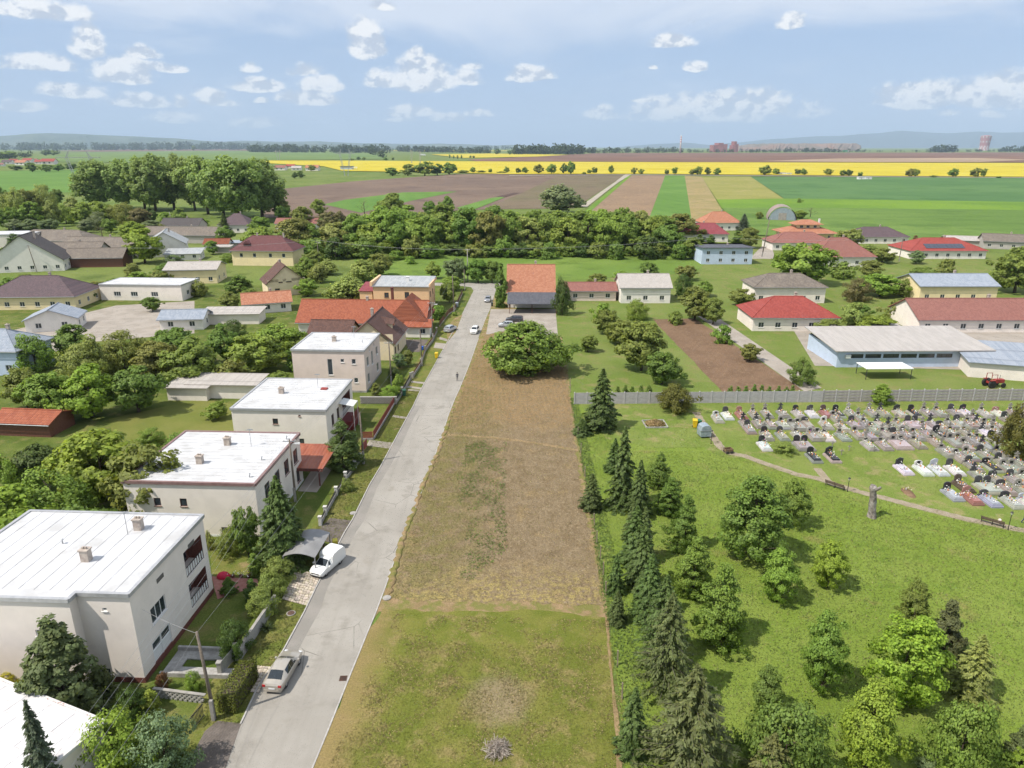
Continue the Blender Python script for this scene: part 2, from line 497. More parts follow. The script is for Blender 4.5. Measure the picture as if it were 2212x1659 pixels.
sheet('near_lawn', [(-14.0, 20)] + [ROAD_R[i] for i in range(1, 5)] + px('P', (480, 360), (900, 385), (1500, 370), (1960, 420), (1990, 560)) + px('P', (2010, 800), (2040, 1100), (2060, 1422)) + [(8.9, 20)], .01, m_lawn, sub=1.0, jit=.3)
m_trod = gmat('trodden_earth', pc(182, 156, 118), pc(164, 140, 102), pc(138, 134, 76), .8, 1.5, .25, 9)
sheet('footpath', px('P', (1960, 420), (1975, 620), (1995, 820), (2010, 1000), (2030, 1200), (2035, 1430), (2075, 1430), (2065, 1200), (2035, 1000), (2012, 820), (1990, 620), (1985, 420)), .03, m_trod, sub=.7, jit=.06)
# trodden track across the plot
tr = px('F', (600, 380), (760, 388), (930, 402), (1100, 422), (1280, 450), (1465, 482))
sheet('plot_track', [q + Vector((0, .38, 0)) for q in tr] + [q + Vector((0, -.38, 0)) for q in reversed(tr)], .034, m_trod, sub=.6, jit=.1)

# --- cemetery meadow and mown part
m_meadow = gmat('meadow_grass', pc(132, 154, 62), pc(144, 162, 74), pc(122, 146, 58), .12, .5, .3, 6, bump=.08,
                extra=lambda t, pos, col: t.mix(t.mapr(t.noise(t.vadd(pos, (50, 8, 0)), .22, 5, .65), .56, .72), col, pc(150, 150, 84)))
m_mown = gmat('mown_grass', pc(128, 148, 68), pc(142, 156, 80), pc(164, 158, 104), .18, .5, .3, 6)
sheet('meadow', [g('P', 2095, 1430)] + [g('P', 2050, 900), g('P', 2000, 560), g('F', 1690, 1560), g('F', 1580, 950), g('F', 1490, 480), g('F', 1425, 130), g('K', 200, 250)] +
      [(100, 118), (120, 60), (80, 20), (9.2, 20)], .004, m_meadow)
PATH = [('K', 1240, 315), ('K', 1330, 330), ('K', 1370, 420), ('K', 1440, 510), ('K', 1500, 590), ('K', 1560, 660), ('K', 1700, 695), ('K', 1850, 740), ('K', 2000, 800), ('K', 2212, 868)]
PATH_C = px('K', (1285, 320), (1330, 400), (1395, 480), (1450, 560), (1510, 640), (1580, 690), (1720, 715), (1880, 775), (2040, 830), (2200, 885)) + px('G', (520, 830), (700, 895), (900, 950), (1100, 1000), (1400, 1080), (1700, 1155), (1950, 1205), (2240, 1265))
def ribbon(c, w):
    L = []; R = []
    for i, q in enumerate(c):
        d = (c[min(i + 1, len(c) - 1)] - c[max(i - 1, 0)]).normalized()
        n = Vector((-d.y, d.x, 0))
        ww = w(i) if callable(w) else w
        L.append(q + n * ww); R.append(q - n * ww)
    return L + list(reversed(R))
sheet('mown_lawn', px('K', (470, 560), (900, 640), (1350, 640), (1520, 730)) + [q + Vector((-.3, -.9, 0)) for q in PATH_C[6:]] + [(75, 71), (110, 117), (11.2, 117)], .012, m_mown)
m_path = gmat('gravel_path', pc(186, 172, 150), pc(172, 158, 134), pc(150, 146, 104), .9, 1.2, .2, 12, lo2=.58)
sheet('path', ribbon(PATH_C, .62), .02, m_path, sub=.5, jit=.09)
sheet('side_path', ribbon(px('G', (520, 750), (560, 800), (600, 850), (660, 885)), .55), .024, m_path, sub=.5, jit=.06)

# --- gardens behind the cemetery wall (right of the plot)
m_backg = gmat('back_garden_grass', pc(122, 142, 66), pc(138, 150, 82), pc(150, 146, 92), .06, .3, .3, 4)
sheet('back_garden', [(10.9, 117.6), (60, 117.6), (120, 118), (190, 200), (200, 330), (-5, 330), (-4.8, 226), (-3.2, 200), (-5, 150)], -.004, m_backg)
m_dig = gmat('dug_soil', pc(150, 122, 98), pc(138, 112, 90), pc(160, 134, 108), .2, 1.2, .25, 5, stripes=(.5, 1.1, .3, pc(122, 100, 80)), bump=.1)
sheet('vegetable_plot', px('D', (1410, 690), (1500, 688), (1735, 842), (1560, 846)), .02, m_dig, sub=3, jit=.2)
m_conc = gmat('concrete_paving', pc(196, 186, 174), pc(182, 172, 160), None, .25, 1, .1, 8, bump=.005)
sheet('garden_drive', px('D', (1500, 678), (1530, 672), (1775, 838), (1738, 846)), .028, m_conc)
sheet('yard_pavement', px('D', (1700, 690), (1850, 720), (2000, 700), (2260, 690), (2400, 840), (2130, 800), (1760, 790)), .02, m_conc)
sheet('front_yard', px('D', (1060, 668), (1200, 668), (1205, 725), (1050, 722)), .02, m_conc)
sheet('side_street', px('C', (430, 960), (520, 870), (575, 880), (600, 960)), .02, m_conc)

# --- left gardens: lawns, paved areas
sheet('clipped_lawn', px('D', (235, 905), (430, 862), (560, 880), (500, 945), (330, 985), (250, 970)), .006, gmat('left_lawn', pc(140, 142, 76), pc(128, 136, 66), None, .15, 1, .25, 6))
sheet('house_lawn', px('H', (270, 1430), (560, 1400), (640, 1660), (290, 1700)), .004, m_verge)
sheet('front_lawn', px('H', (1500, 240), (1740, 240), (1640, 300), (1490, 300)), .004, m_verge)
sheet('courtyard', px('D', (0, 720), (250, 660), (420, 650), (420, 720), (180, 740), (0, 800)), .004, m_conc)
m_tile_red = gmat('red_paving', pc(206, 150, 138), pc(192, 132, 120), None, 1.2, 1, .15, 12, bump=.01)

# --- far fields: one sheet each, in metres above the base sheet
_fz = [0.0]
def field(name, m, z, *pts, k='D'):
    _fz[0] += .03
    return sheet(name, px(k, *pts), z + _fz[0], m)
FB = dict(fine=.16, bump=0)
f_brown = gmat('ploughed_brown', pc(136, 117, 104), pc(150, 129, 112), pc(122, 104, 94), .006, .03, .12, .35, stripes=(1.25, 9, .25, pc(118, 100, 90)), bump=0)
f_brown2 = gmat('ploughed_greenish', pc(142, 126, 104), pc(132, 124, 94), pc(122, 108, 92), .01, .03, .12, .35, stripes=(.95, 7, .3, pc(118, 112, 84)), bump=0)
f_strip = gmat('furrowed_field', pc(164, 138, 112), pc(150, 126, 104), None, .02, .1, .12, .5, stripes=(-.41, 5.2, .75, pc(196, 170, 136)), bump=0)
f_tan = gmat('stubble_field', pc(186, 166, 118), pc(172, 158, 104), pc(150, 150, 84), .02, .06, .14, .5, stripes=(-.12, 4.5, .6, pc(160, 138, 106)), bump=0)
f_fallow = gmat('fallow_field', pc(170, 166, 96), pc(158, 158, 84), pc(190, 172, 124), .012, .04, .14, .4, lo2=.6, bump=0)
f_green = gmat('young_wheat', pc(112, 150, 70), pc(124, 160, 78), None, .012, .1, .1, .6, stripes=(-.2, 16, .35, pc(84, 128, 52)), bump=0)
f_green2 = gmat('blue_green_wheat', pc(98, 136, 82), pc(110, 146, 88), pc(88, 126, 74), .006, .02, .1, .4, stripes=(-1.15, 26, .3, pc(86, 122, 66)), bump=0)
f_green3 = gmat('right_pasture', pc(114, 144, 70), pc(128, 156, 78), pc(100, 130, 62), .008, .03, .14, .6, stripes=(1.52, 24, .35, pc(90, 126, 50)), bump=0)
f_bright = gmat('bright_pasture', pc(132, 166, 62), pc(116, 152, 60), None, .01, .1, .12, .5, bump=0)
f_rape = gmat('rapeseed_yellow', pc(226, 208, 66), pc(216, 196, 56), pc(230, 216, 100), .006, .02, .08, .3, bump=0)
f_far = gmat('far_plough', pc(150, 116, 98), pc(136, 104, 88), pc(116, 92, 82), .0022, .004, .08, .12, bump=0)
f_pale = gmat('far_stubble', pc(196, 170, 142), pc(180, 156, 130), None, .002, .01, .08, .12, bump=0)
f_hill = gmat('far_meadow', pc(122, 148, 82), pc(134, 156, 88), pc(108, 136, 76), .002, .006, .1, .15, bump=0)
m_track = gmat('dirt_track', pc(206, 196, 178), pc(192, 182, 164), None, .05, .2, .1, 1, bump=0)
m_mid = gmat('river_meadow', pc(120, 148, 66), pc(134, 158, 76), pc(104, 128, 58), .03, .1, .25, 1.5)
field('river_meadow', m_mid, .0, (760, 545), (1560, 540), (1500, 590), (1100, 612), (780, 608))
field('left_pasture', f_green, .0, (-150, 372), (172, 366), (185, 416), (-150, 412))
field('brown_field', f_brown, .0, (610, 408), (760, 392), (985, 376), (1352, 377), (1240, 450), (1060, 452), (700, 470), (560, 470))
field('greenish_field', f_brown2, .05, (1130, 416), (1205, 380), (1349, 378), (1243, 449), (1050, 451))
field('green_strip', f_green, .05, (700, 442), (745, 432), (871, 416), (988, 414), (884, 435), (780, 460))
field('narrow_strip', f_green, .1, (985, 450), (1062, 428), (1098, 424), (1020, 455))
field('dark_strip', gmat('dark_earth', pc(104, 84, 78), pc(114, 94, 86), None, .02, .1, .1, .5, bump=0), .1, (1072, 425), (1110, 417), (1123, 417), (1090, 427))
field('furrowed_field', f_strip, .0, (1363, 378), (1437, 379), (1410, 468), (1266, 460))
field('field_margin', f_bright, .05, (1360, 378), (1366, 378), (1275, 458), (1262, 458))
field('dirt_track', m_track, .1, (1350, 377), (1364, 377), (1335, 395), (1308, 416), (1268, 448), (1252, 448), (1296, 416), (1328, 394))
field('wheat_strip', f_green, .0, (1437, 379), (1479, 379), (1497, 490), (1400, 478))
field('stubble_field', f_tan, .0, (1479, 380), (1516, 382), (1546, 432), (1578, 486), (1496, 490))
field('fallow_field', f_fallow, .05, (1516, 382), (1621, 382), (1692, 430), (1548, 432))
field('wheat_field', f_green2, .0, (1621, 382), (2460, 386), (2460, 441), (1860, 432), (1694, 430))
field('bright_pasture', f_bright, .0, (1548, 432), (1694, 430), (1860, 432), (2460, 441), (2460, 462), (1750, 452), (1560, 452))
field('right_pasture', f_green3, .0, (1560, 450), (1750, 450), (2460, 458), (2600, 545), (1960, 525), (1640, 510), (1590, 490))
field('farm_road', m_track, .2, (1100, 379.5), (1400, 378), (1900, 382), (2460, 386), (2460, 387), (1900, 383), (1400, 379), (1100, 380.5))
field('rapeseed_field', f_rape, .3, (560, 347), (760, 347.5), (1100, 349.5), (1480, 351), (2460, 353), (2460, 384.5), (1900, 381), (1400, 376.5), (1100, 377), (985, 374), (740, 370), (700, 360), (575, 353))
field('far_brown_field', f_far, .4, (1010, 345), (1160, 338), (1290, 331), (2460, 329), (2460, 352), (1480, 350.5), (1030, 349))
field('far_stubble', f_pale, .8, (1640, 349), (1810, 343), (2110, 342), (2230, 346), (2120, 351), (1800, 351))
field('far_meadow', f_hill, .5, (60, 342), (180, 329), (420, 325), (640, 327), (830, 331), (840, 344), (560, 347), (330, 352), (120, 350))
field('far_brown_strip', f_far, .8, (110, 326), (260, 323), (480, 322), (660, 325), (420, 326), (200, 328))
field('far_rape', f_rape, .9, (930, 334), (1060, 332), (1230, 335), (1160, 339), (1000, 342))
field('far_rape_strip', f_rape, 1.2, (800, 325.5), (930, 324.6), (1110, 325.5), (1110, 326.6), (900, 326.8))

# --- hills along the horizon
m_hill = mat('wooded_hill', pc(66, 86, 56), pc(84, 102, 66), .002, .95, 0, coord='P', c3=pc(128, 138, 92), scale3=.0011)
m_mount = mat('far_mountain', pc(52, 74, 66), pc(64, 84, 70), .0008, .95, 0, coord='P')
def ridge(name, Y, depth, m, pts, seed):
    r = np.random.RandomState(seed)
    mb = MB(); n = 0
    xs = np.linspace(pts[0][0], pts[-1][0], 150)
    tops = np.interp(xs, [q[0] for q in pts], [q[1] for q in pts])
    tops = tops + np.convolve(r.randn(150), np.ones(5) / 5, 'same') * .7
    rows = [(0, -.35, 0.0), (.3, 0, .38), (.6, 0, .78), (1, 0, 1), (1.5, 0, .55), (2.2, 0, -.05)]
    vs = []
    for x, tp in zip(xs, tops):
        q = at_y('D', x, tp, Y)
        for (f, _, h) in rows:
            wob = 1 + .12 * math.sin(x * .05 + f * 7) + .05 * r.randn()
            vs.append((q.x * (1 + (f - 1) * depth / Y), Y + (f - 1) * depth * (wob if f != 1 else 1), q.z * h * (1 if f == 1 else wob * .98) - (5 if h <= 0 else 0)))
    R = len(rows)
    fs = [(i * R + j, (i + 1) * R + j, (i + 1) * R + j + 1, i * R + j + 1) for i in range(149) for j in range(R - 1)]
    mb.add(vs, fs)
    return struct(mb.build(name, m, smooth=True))
ridge('wooded_hills', 19000, 2600, m_hill, [(-500, 300), (-150, 298), (0, 294), (60, 289), (110, 287), (200, 291), (300, 295), (380, 299), (440, 304), (500, 307), (620, 309), (700, 311), (800, 314), (900, 318)], 1)
ridge('distant_hills', 24000, 2600, m_hill, [(420, 309), (520, 304), (600, 306), (690, 305), (760, 309), (900, 311), (960, 310), (1060, 314), (1120, 313), (1200, 317)], 2)
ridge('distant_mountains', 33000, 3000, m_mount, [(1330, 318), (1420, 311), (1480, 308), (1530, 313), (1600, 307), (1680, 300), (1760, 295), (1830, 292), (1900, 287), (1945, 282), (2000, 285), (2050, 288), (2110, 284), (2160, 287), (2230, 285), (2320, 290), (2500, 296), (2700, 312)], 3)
ridge('slag_heap', 8600, 500, mat('slag', pc(160, 140, 128), pc(140, 132, 116), .004, .95, 0, coord='P', c3=pc(186, 140, 116), scale3=.003), [(1590, 316), (1620, 311), (1680, 309.5), (1760, 310), (1800, 309.5), (1850, 310), (1860, 314)], 4)
# ================================================================ buildings
def plaster(name, r, gg, b, dirt=.8):
    c = pc(r, gg, b, min(1.28, .8 / max(rgb(r, gg, b))))
    return mat(name, c, tuple(x * .94 for x in c), .7, .9, .004, 30, c3=tuple(x * dirt for x in c), scale3=.35, f3=.35)
m_cream = plaster('cream_render', 208, 199, 190)
m_cream2 = plaster('pale_grey_render', 206, 198, 188)
m_white = plaster('white_render', 226, 220, 212)
m_pink = plaster('pinkish_render', 196, 180, 170)
m_peach = plaster('peach_render', 222, 182, 142)
m_beige = plaster('beige_render', 206, 190, 160)
m_yellowr = plaster('yellow_render', 224, 206, 164)
m_bluer = plaster('pale_blue_render', 168, 180, 198)
m_grey = plaster('grey_render', 160, 154, 148)
m_glass = mat('window_glass', (.025, .032, .04), (.05, .06, .07), .6, .06, spec=.7)
m_pvc = mat('white_frame', (.72, .72, .70), None, rough=.4)
m_brownf = mat('brown_frame', (.12, .05, .035), (.16, .07, .05), 4, .5)
m_darkm = mat('dark_metal', (.03, .03, .032), (.05, .05, .05), 5, .5)
m_steel = mat('galvanised', (.42, .43, .44), (.32, .33, .34), 4, .45, metal=.6)
m_brickr = mat('brick_red', (.17, .06, .045), (.12, .042, .032), 6, .85, .01, 20)
m_conc_b = mat('concrete_block', (.40, .38, .35), (.28, .27, .25), 2.5, .9, .01, 18, c3=(.2, .19, .17), scale3=.8)
m_chim = mat('chimney_render', (.48, .42, .36), (.34, .28, .24), 3, .9, .01, 15)
def roofmat(name, c1, c2, axis, pitch_u=.32, course=.34, depth=.035, sheet_metal=False, c3=None):
    """tiled roof: ribs along the ridge axis, courses up the slope; relief by bump"""
    if name in MATS:
        return MATS[name]
    m, t, b = newmat(name)
    pos = t.new('ShaderNodeTexCoord').outputs['Object']
    x, y, z = t.sep(pos)
    u = x if axis == 'x' else y
    fu = t.math('FRACT', t.math('MULTIPLY', u, 1 / pitch_u))
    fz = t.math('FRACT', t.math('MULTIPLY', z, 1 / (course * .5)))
    rib = t.math('SINE', t.math('MULTIPLY', fu, math.pi))
    hgt_ = t.math('POWER', rib, 3.0) if sheet_metal else t.math('MULTIPLY_ADD', fz, -.6, rib)
    iu = t.math('FLOOR', t.math('MULTIPLY', u, 1 / pitch_u)); iz = t.math('FLOOR', t.math('MULTIPLY', z, 2 / course))
    wn = t.new('ShaderNodeTexWhiteNoise', noise_dimensions='3D'); t.put(wn.inputs['Vector'], t.comb(iu, iz, 0.0))
    f = t.math('MULTIPLY_ADD', wn.outputs[0], .5, t.math('MULTIPLY', t.noise(pos, .6, 4), .5))
    col = t.mix(t.mapr(f, .3, .7), c1, c2)
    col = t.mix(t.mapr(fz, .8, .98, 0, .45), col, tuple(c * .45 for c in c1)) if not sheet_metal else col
    if c3:
        col = t.mix(t.math('MULTIPLY', t.mapr(t.noise(pos, .35, 5, .65), .5, .7), .6), col, c3)
    t.put(b.inputs['Base Color'], col)
    b.inputs['Roughness'].default_value = .45 if sheet_metal else .75
    b.inputs['Specular IOR Level'].default_value = .3
    bn = t.new('ShaderNodeBump'); bn.inputs['Distance'].default_value = depth
    t.put(bn.inputs['Height'], hgt_); t.l.new(bn.outputs[0], b.inputs['Normal'])
    MATS[name] = m
    return m
RC = {'orange': (pc(190, 112, 82), pc(172, 96, 70), None), 'rust': (pc(166, 96, 68), pc(146, 80, 56), None), 'brown': (pc(124, 92, 82), pc(108, 80, 72), None), 'maroon': (pc(132, 86, 86), pc(120, 76, 76), None),
      'grey': (pc(152, 140, 128), pc(132, 122, 112), pc(170, 158, 142)), 'darkgrey': (pc(104, 98, 96), pc(92, 86, 86), None), 'mauve': (pc(122, 102, 106), pc(108, 92, 96), None),
      'red': (pc(188, 92, 82), pc(172, 80, 72), None), 'wine': (pc(172, 90, 96), pc(158, 80, 88), None), 'salmon': (pc(214, 150, 118), pc(198, 132, 102), None), 'dusty': (pc(176, 122, 110), pc(164, 110, 100), None),
      'slate': (pc(112, 114, 122), pc(102, 104, 112), None), 'silver': (pc(206, 208, 208), pc(190, 193, 195), None), 'pale': (pc(216, 208, 200), pc(204, 196, 188), None), 'bluegrey': (pc(186, 194, 206), pc(170, 180, 194), None)}
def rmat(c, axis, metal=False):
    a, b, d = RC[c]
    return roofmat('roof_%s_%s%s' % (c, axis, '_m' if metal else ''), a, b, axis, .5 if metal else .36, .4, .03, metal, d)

def wall_mb(mb, p0, p1, z0, z1, ops, depth=.14):
    """wall face p0->p1 (outward normal to the right of the direction) with real openings cut in; ops = (u0,u1,v0,v1)"""
    p0 = Vector((*p0, 0)); p1 = Vector((*p1, 0))
    L = (p1 - p0).length; d = (p1 - p0) / L
    n = Vector((d.y, -d.x, 0))
    us = sorted({0, L, *[q for o in ops for q in o[:2]]}); vs = sorted({z0, z1, *[q for o in ops for q in o[2:4]]})
    P = lambda u, v, k=0.0: p0 + d * u - n * k + Vector((0, 0, v))
    for i in range(len(us) - 1):
        for j in range(len(vs) - 1):
            uc = (us[i] + us[i + 1]) / 2; vc = (vs[j] + vs[j + 1]) / 2
            if any(o[0] < uc < o[1] and o[2] < vc < o[3] for o in ops):
                continue
            mb.add([P(us[i], vs[j]), P(us[i + 1], vs[j]), P(us[i + 1], vs[j + 1]), P(us[i], vs[j + 1])], [(0, 1, 2, 3)])
    for o in ops:
        u0, u1, v0, v1 = o[:4]
        k = o[4] if len(o) > 4 else depth
        a = [(u0, v0), (u1, v0), (u1, v1), (u0, v1)]
        for q in range(4):
            (ua, va), (ub, vb) = a[q], a[(q + 1) % 4]
            mb.add([P(ua, va), P(ub, vb), P(ub, vb, k), P(ua, va, k)], [(3, 2, 1, 0)])
        if k > .4:
            mb.add([P(u0, v0, k), P(u1, v0, k), P(u1, v1, k), P(u0, v1, k)], [(0, 1, 2, 3)])
    return P, n
def window(parent, P, u0, u1, v0, v1, mull=1, depth=.12, fm=None, name='window', sill=True):
    fm = fm or m_pvc
    mb = MB()
    w = .07
    def q(ua, ub, va, vb, k0, k1):
        vs = [P(ua, va, k1), P(ub, va, k1), P(ub, vb, k1), P(ua, vb, k1), P(ua, va, k0), P(ub, va, k0), P(ub, vb, k0), P(ua, vb, k0)]
        mb.add(vs, [(3, 2, 1, 0), (4, 5, 6, 7), (0, 1, 5, 4), (1, 2, 6, 5), (2, 3, 7, 6), (3, 0, 4, 7)])
    k0, k1 = depth - .06, depth
    e = .003
    q(u0 + e, u1 - e, v0 + e, v0 + w, k0, k1); q(u0 + e, u1 - e, v1 - w, v1 - e, k0, k1)
    q(u0 + e, u0 + w, v0 + w, v1 - w, k0, k1); q(u1 - w, u1 - e, v0 + w, v1 - w, k0, k1)
    for i in range(1, mull + 1):
        uc = u0 + (u1 - u0) * i / (mull + 1)
        q(uc - w / 2, uc + w / 2, v0 + w, v1 - w, k0, k1)
    if sill:
        q(u0 - .06, u1 + .06, v0 - .05, v0 - .002, -.09, -.003)
    o = mb.build(name, fm, parent)
    k = depth - .025
    gl = MB().add([P(u0 + w, v0 + w, k), P(u1 - w, v0 + w, k), P(u1 - w, v1 - w, k), P(u0 + w, v1 - w, k)], [(0, 1, 2, 3)])
    gl.build('pane', m_glass, o)
    return o

def house(name, label, cat, loc, rot, w, d, h, wm, roof, roofc=None, wins=None, pitch=.5, over=.45, ridge='x', chim=(), group=None, base_m=None, base_h=0, doors=(), metal=False, fm=None, hipfrac=1.0):
    """local x in [-w,0], y in [0,d]; front y=0 faces the camera; wins = {side: [(u,v,w,h,mullions)]}"""
    t = thing(name, label, cat, loc, rot, group)
    sides = {'F': ((-w, 0), (0, 0)), 'R': ((0, 0), (0, d)), 'B': ((0, d), (-w, d)), 'L': ((-w, d), (-w, 0))}
    mb = MB(); todo = []
    wins = wins or {}
    for s, (a, b) in sides.items():
        ops = [(u, u + ww, v, v + hh) for (u, v, ww, hh, *_) in wins.get(s, [])] + [(u, u + ww, v, v + hh) for (sd, u, v, ww, hh) in doors if sd == s]
        P, n = wall_mb(mb, a, b, 0, h, ops)
        for q in wins.get(s, []):
            todo.append((P, q))
        for (sd, u, v, ww, hh) in doors:
            if sd == s:
                o = MB().add([P(u, v, .09), P(u + ww, v, .09), P(u + ww, v + hh, .09), P(u, v + hh, .09)], [(0, 1, 2, 3)])
                for f in (.25, .5, .75):
                    a_, b_ = P(u + .06, v + hh * f, .06), P(u + ww - .06, v + hh * f, .06)
                    o.bar(a_, b_, .05, .05)
                o.build('door', m_brownf if fm is None else fm, t)
    ax = ridge
    if roof == 'gable':
        rise = pitch * (d if ridge == 'x' else w) / 2
        if ridge == 'x':
            mb.add([(-w, d, h), (-w, 0, h), (-w, d / 2, h + rise)], [(0, 1, 2)]); mb.add([(0, 0, h), (0, d, h), (0, d / 2, h + rise)], [(0, 1, 2)])
        else:
            mb.add([(-w, 0, h), (0, 0, h), (-w / 2, 0, h + rise)], [(0, 1, 2)]); mb.add([(0, d, h), (-w, d, h), (-w / 2, d, h + rise)], [(0, 1, 2)])
    wo = mb.build('wall', wm, t)
    if base_h:
        e = .03
        MB().box(-w - e, e, -e, d + e, -.05, base_h).build('plinth', base_m or m_brickr, t)
    for P, q in todo:
        u, v, ww, hh = q[:4]
        window(t, P, u, u + ww, v, v + hh, q[4] if len(q) > 4 else 1, fm=fm)
    rb = MB(); th = .16
    def plane(pts):
        pts = [Vector(p_) for p_ in pts]
        n = (pts[1] - pts[0]).cross(pts[2] - pts[0]).normalized()
        lo = [p_ - n * th for p_ in pts]
        k = len(pts)
        rb.add(pts + lo, [tuple(range(k)), tuple(range(2 * k - 1, k - 1, -1))] + [(i, k + i, k + (i + 1) % k, (i + 1) % k) for i in range(k)])
    top = h
    if roof == 'gable':
        rr = rise + pitch * over
        z0 = h - pitch * over + .12; z1 = h + rise + .12; o = over
        if ridge == 'x':
            plane([(-w - o, -o, z0), (o, -o, z0), (o, d / 2, z1), (-w - o, d / 2, z1)]); plane([(o, d + o, z0), (-w - o, d + o, z0), (-w - o, d / 2, z1), (o, d / 2, z1)])
        else:
            plane([(o, -o, z0), (o, d + o, z0), (-w / 2, d + o, z1), (-w / 2, -o, z1)]); plane([(-w - o, d + o, z0), (-w - o, -o, z0), (-w / 2, -o, z1), (-w / 2, d + o, z1)])
        top = z1
    elif roof == 'hip':
        o = over; W2, D2 = w / 2, d / 2
        s = min(W2, D2) * hipfrac
        z0 = h - .02; z1 = h + pitch * (min(W2, D2) + o)
        if w >= d:
            r0, r1 = Vector((-w + s, D2, z1)), Vector((-s, D2, z1))
            if s >= W2 - .05: r0 = r1 = Vector((-W2, D2, z1))
        else:
            r0, r1 = Vector((-W2, s, z1)), Vector((-W2, d - s, z1))
        c = [Vector((-w - o, -o, z0)), Vector((o, -o, z0)), Vector((o, d + o, z0)), Vector((-w - o, d + o, z0))]
        if w >= d:
            plane([c[0], c[1], r1, r0] if r0 != r1 else [c[0], c[1], r0]); plane([c[1], c[2], r1]); plane([c[2], c[3], r0, r1] if r0 != r1 else [c[2], c[3], r0]); plane([c[3], c[0], r0])
        else:
            plane([c[0], c[1], r0]); plane([c[1], c[2], r1, r0]); plane([c[2], c[3], r1]); plane([c[3], c[0], r0, r1])
        top = z1
        ax = 'x' if w >= d else 'y'
    elif roof == 'shed':
        o = over
        z0 = h + .1; z1 = h + .1 + pitch * d
        plane([(-w - o, -o, z0), (o, -o, z0), (o, d + o, z1), (-w - o, d + o, z1)])
        mb2 = MB(); mb2.add([(0, 0, h), (0, d, h), (0, d, z1 - .15)], [(0, 1, 2)]); mb2.add([(-w, d, h), (-w, 0, h), (-w, d, z1 - .15)], [(0, 1, 2)]); mb2.add([(0, d, h), (-w, d, h), (-w, d, z1 - .15), (0, d, z1 - .15)], [(0, 1, 2, 3)])
        mb2.build('upper_wall', wm, t)
        top = z0
    ro = rb.build('roof', rmat(roofc, ax, metal), t)
    if roof in ('gable', 'hip'):   # ridge tiles and gutters
        gm = MB()
        if roof == 'gable':
            if ridge == 'x': gm.tube([(-w - over, d / 2, z1 + .02), (over, d / 2, z1 + .02)], .12, 6)
            else: gm.tube([(-w / 2, -over, z1 + .02), (-w / 2, d + over, z1 + .02)], .12, 6)
        else:
            if (r1 - r0).length > .1: gm.tube([r0, r1], .12, 6)
            for q in c: gm.tube([q + Vector((0, 0, .02)), (r0 if (q - r0).length < (q - r1).length else r1)], .09, 5)
        gm.build('ridge_tile', rmat(roofc, ax, metal), ro)
        gt = MB()
        for (a, b) in ([((-w - over, -over - .06), (over, -over - .06))] if ax == 'x' or roof == 'hip' else []) + ([((over + .06, -over), (over + .06, d + over))] if ax == 'y' or roof == 'hip' else []):
            zz = z0 - (.16 if roof == 'gable' else .1)
            gt.tube([(a[0], a[1], zz), (b[0], b[1], zz)], .07, 6)
        gt.build('gutter', m_steel, t)
    for (cx, cyy, ch) in chim:
        cb = MB().box(cx - .28, cx + .28, cyy - .28, cyy + .28, h + .2, top + ch).box(cx - .35, cx + .35, cyy - .35, cyy + .35, top + ch, top + ch + .12)
        cb.box(cx - .12, cx + .12, cyy - .12, cyy + .12, top + ch + .12, top + ch + .3)
        cb.build('chimney', m_chim if chim[0][0] < 0 else m_chim, ro)
    return t

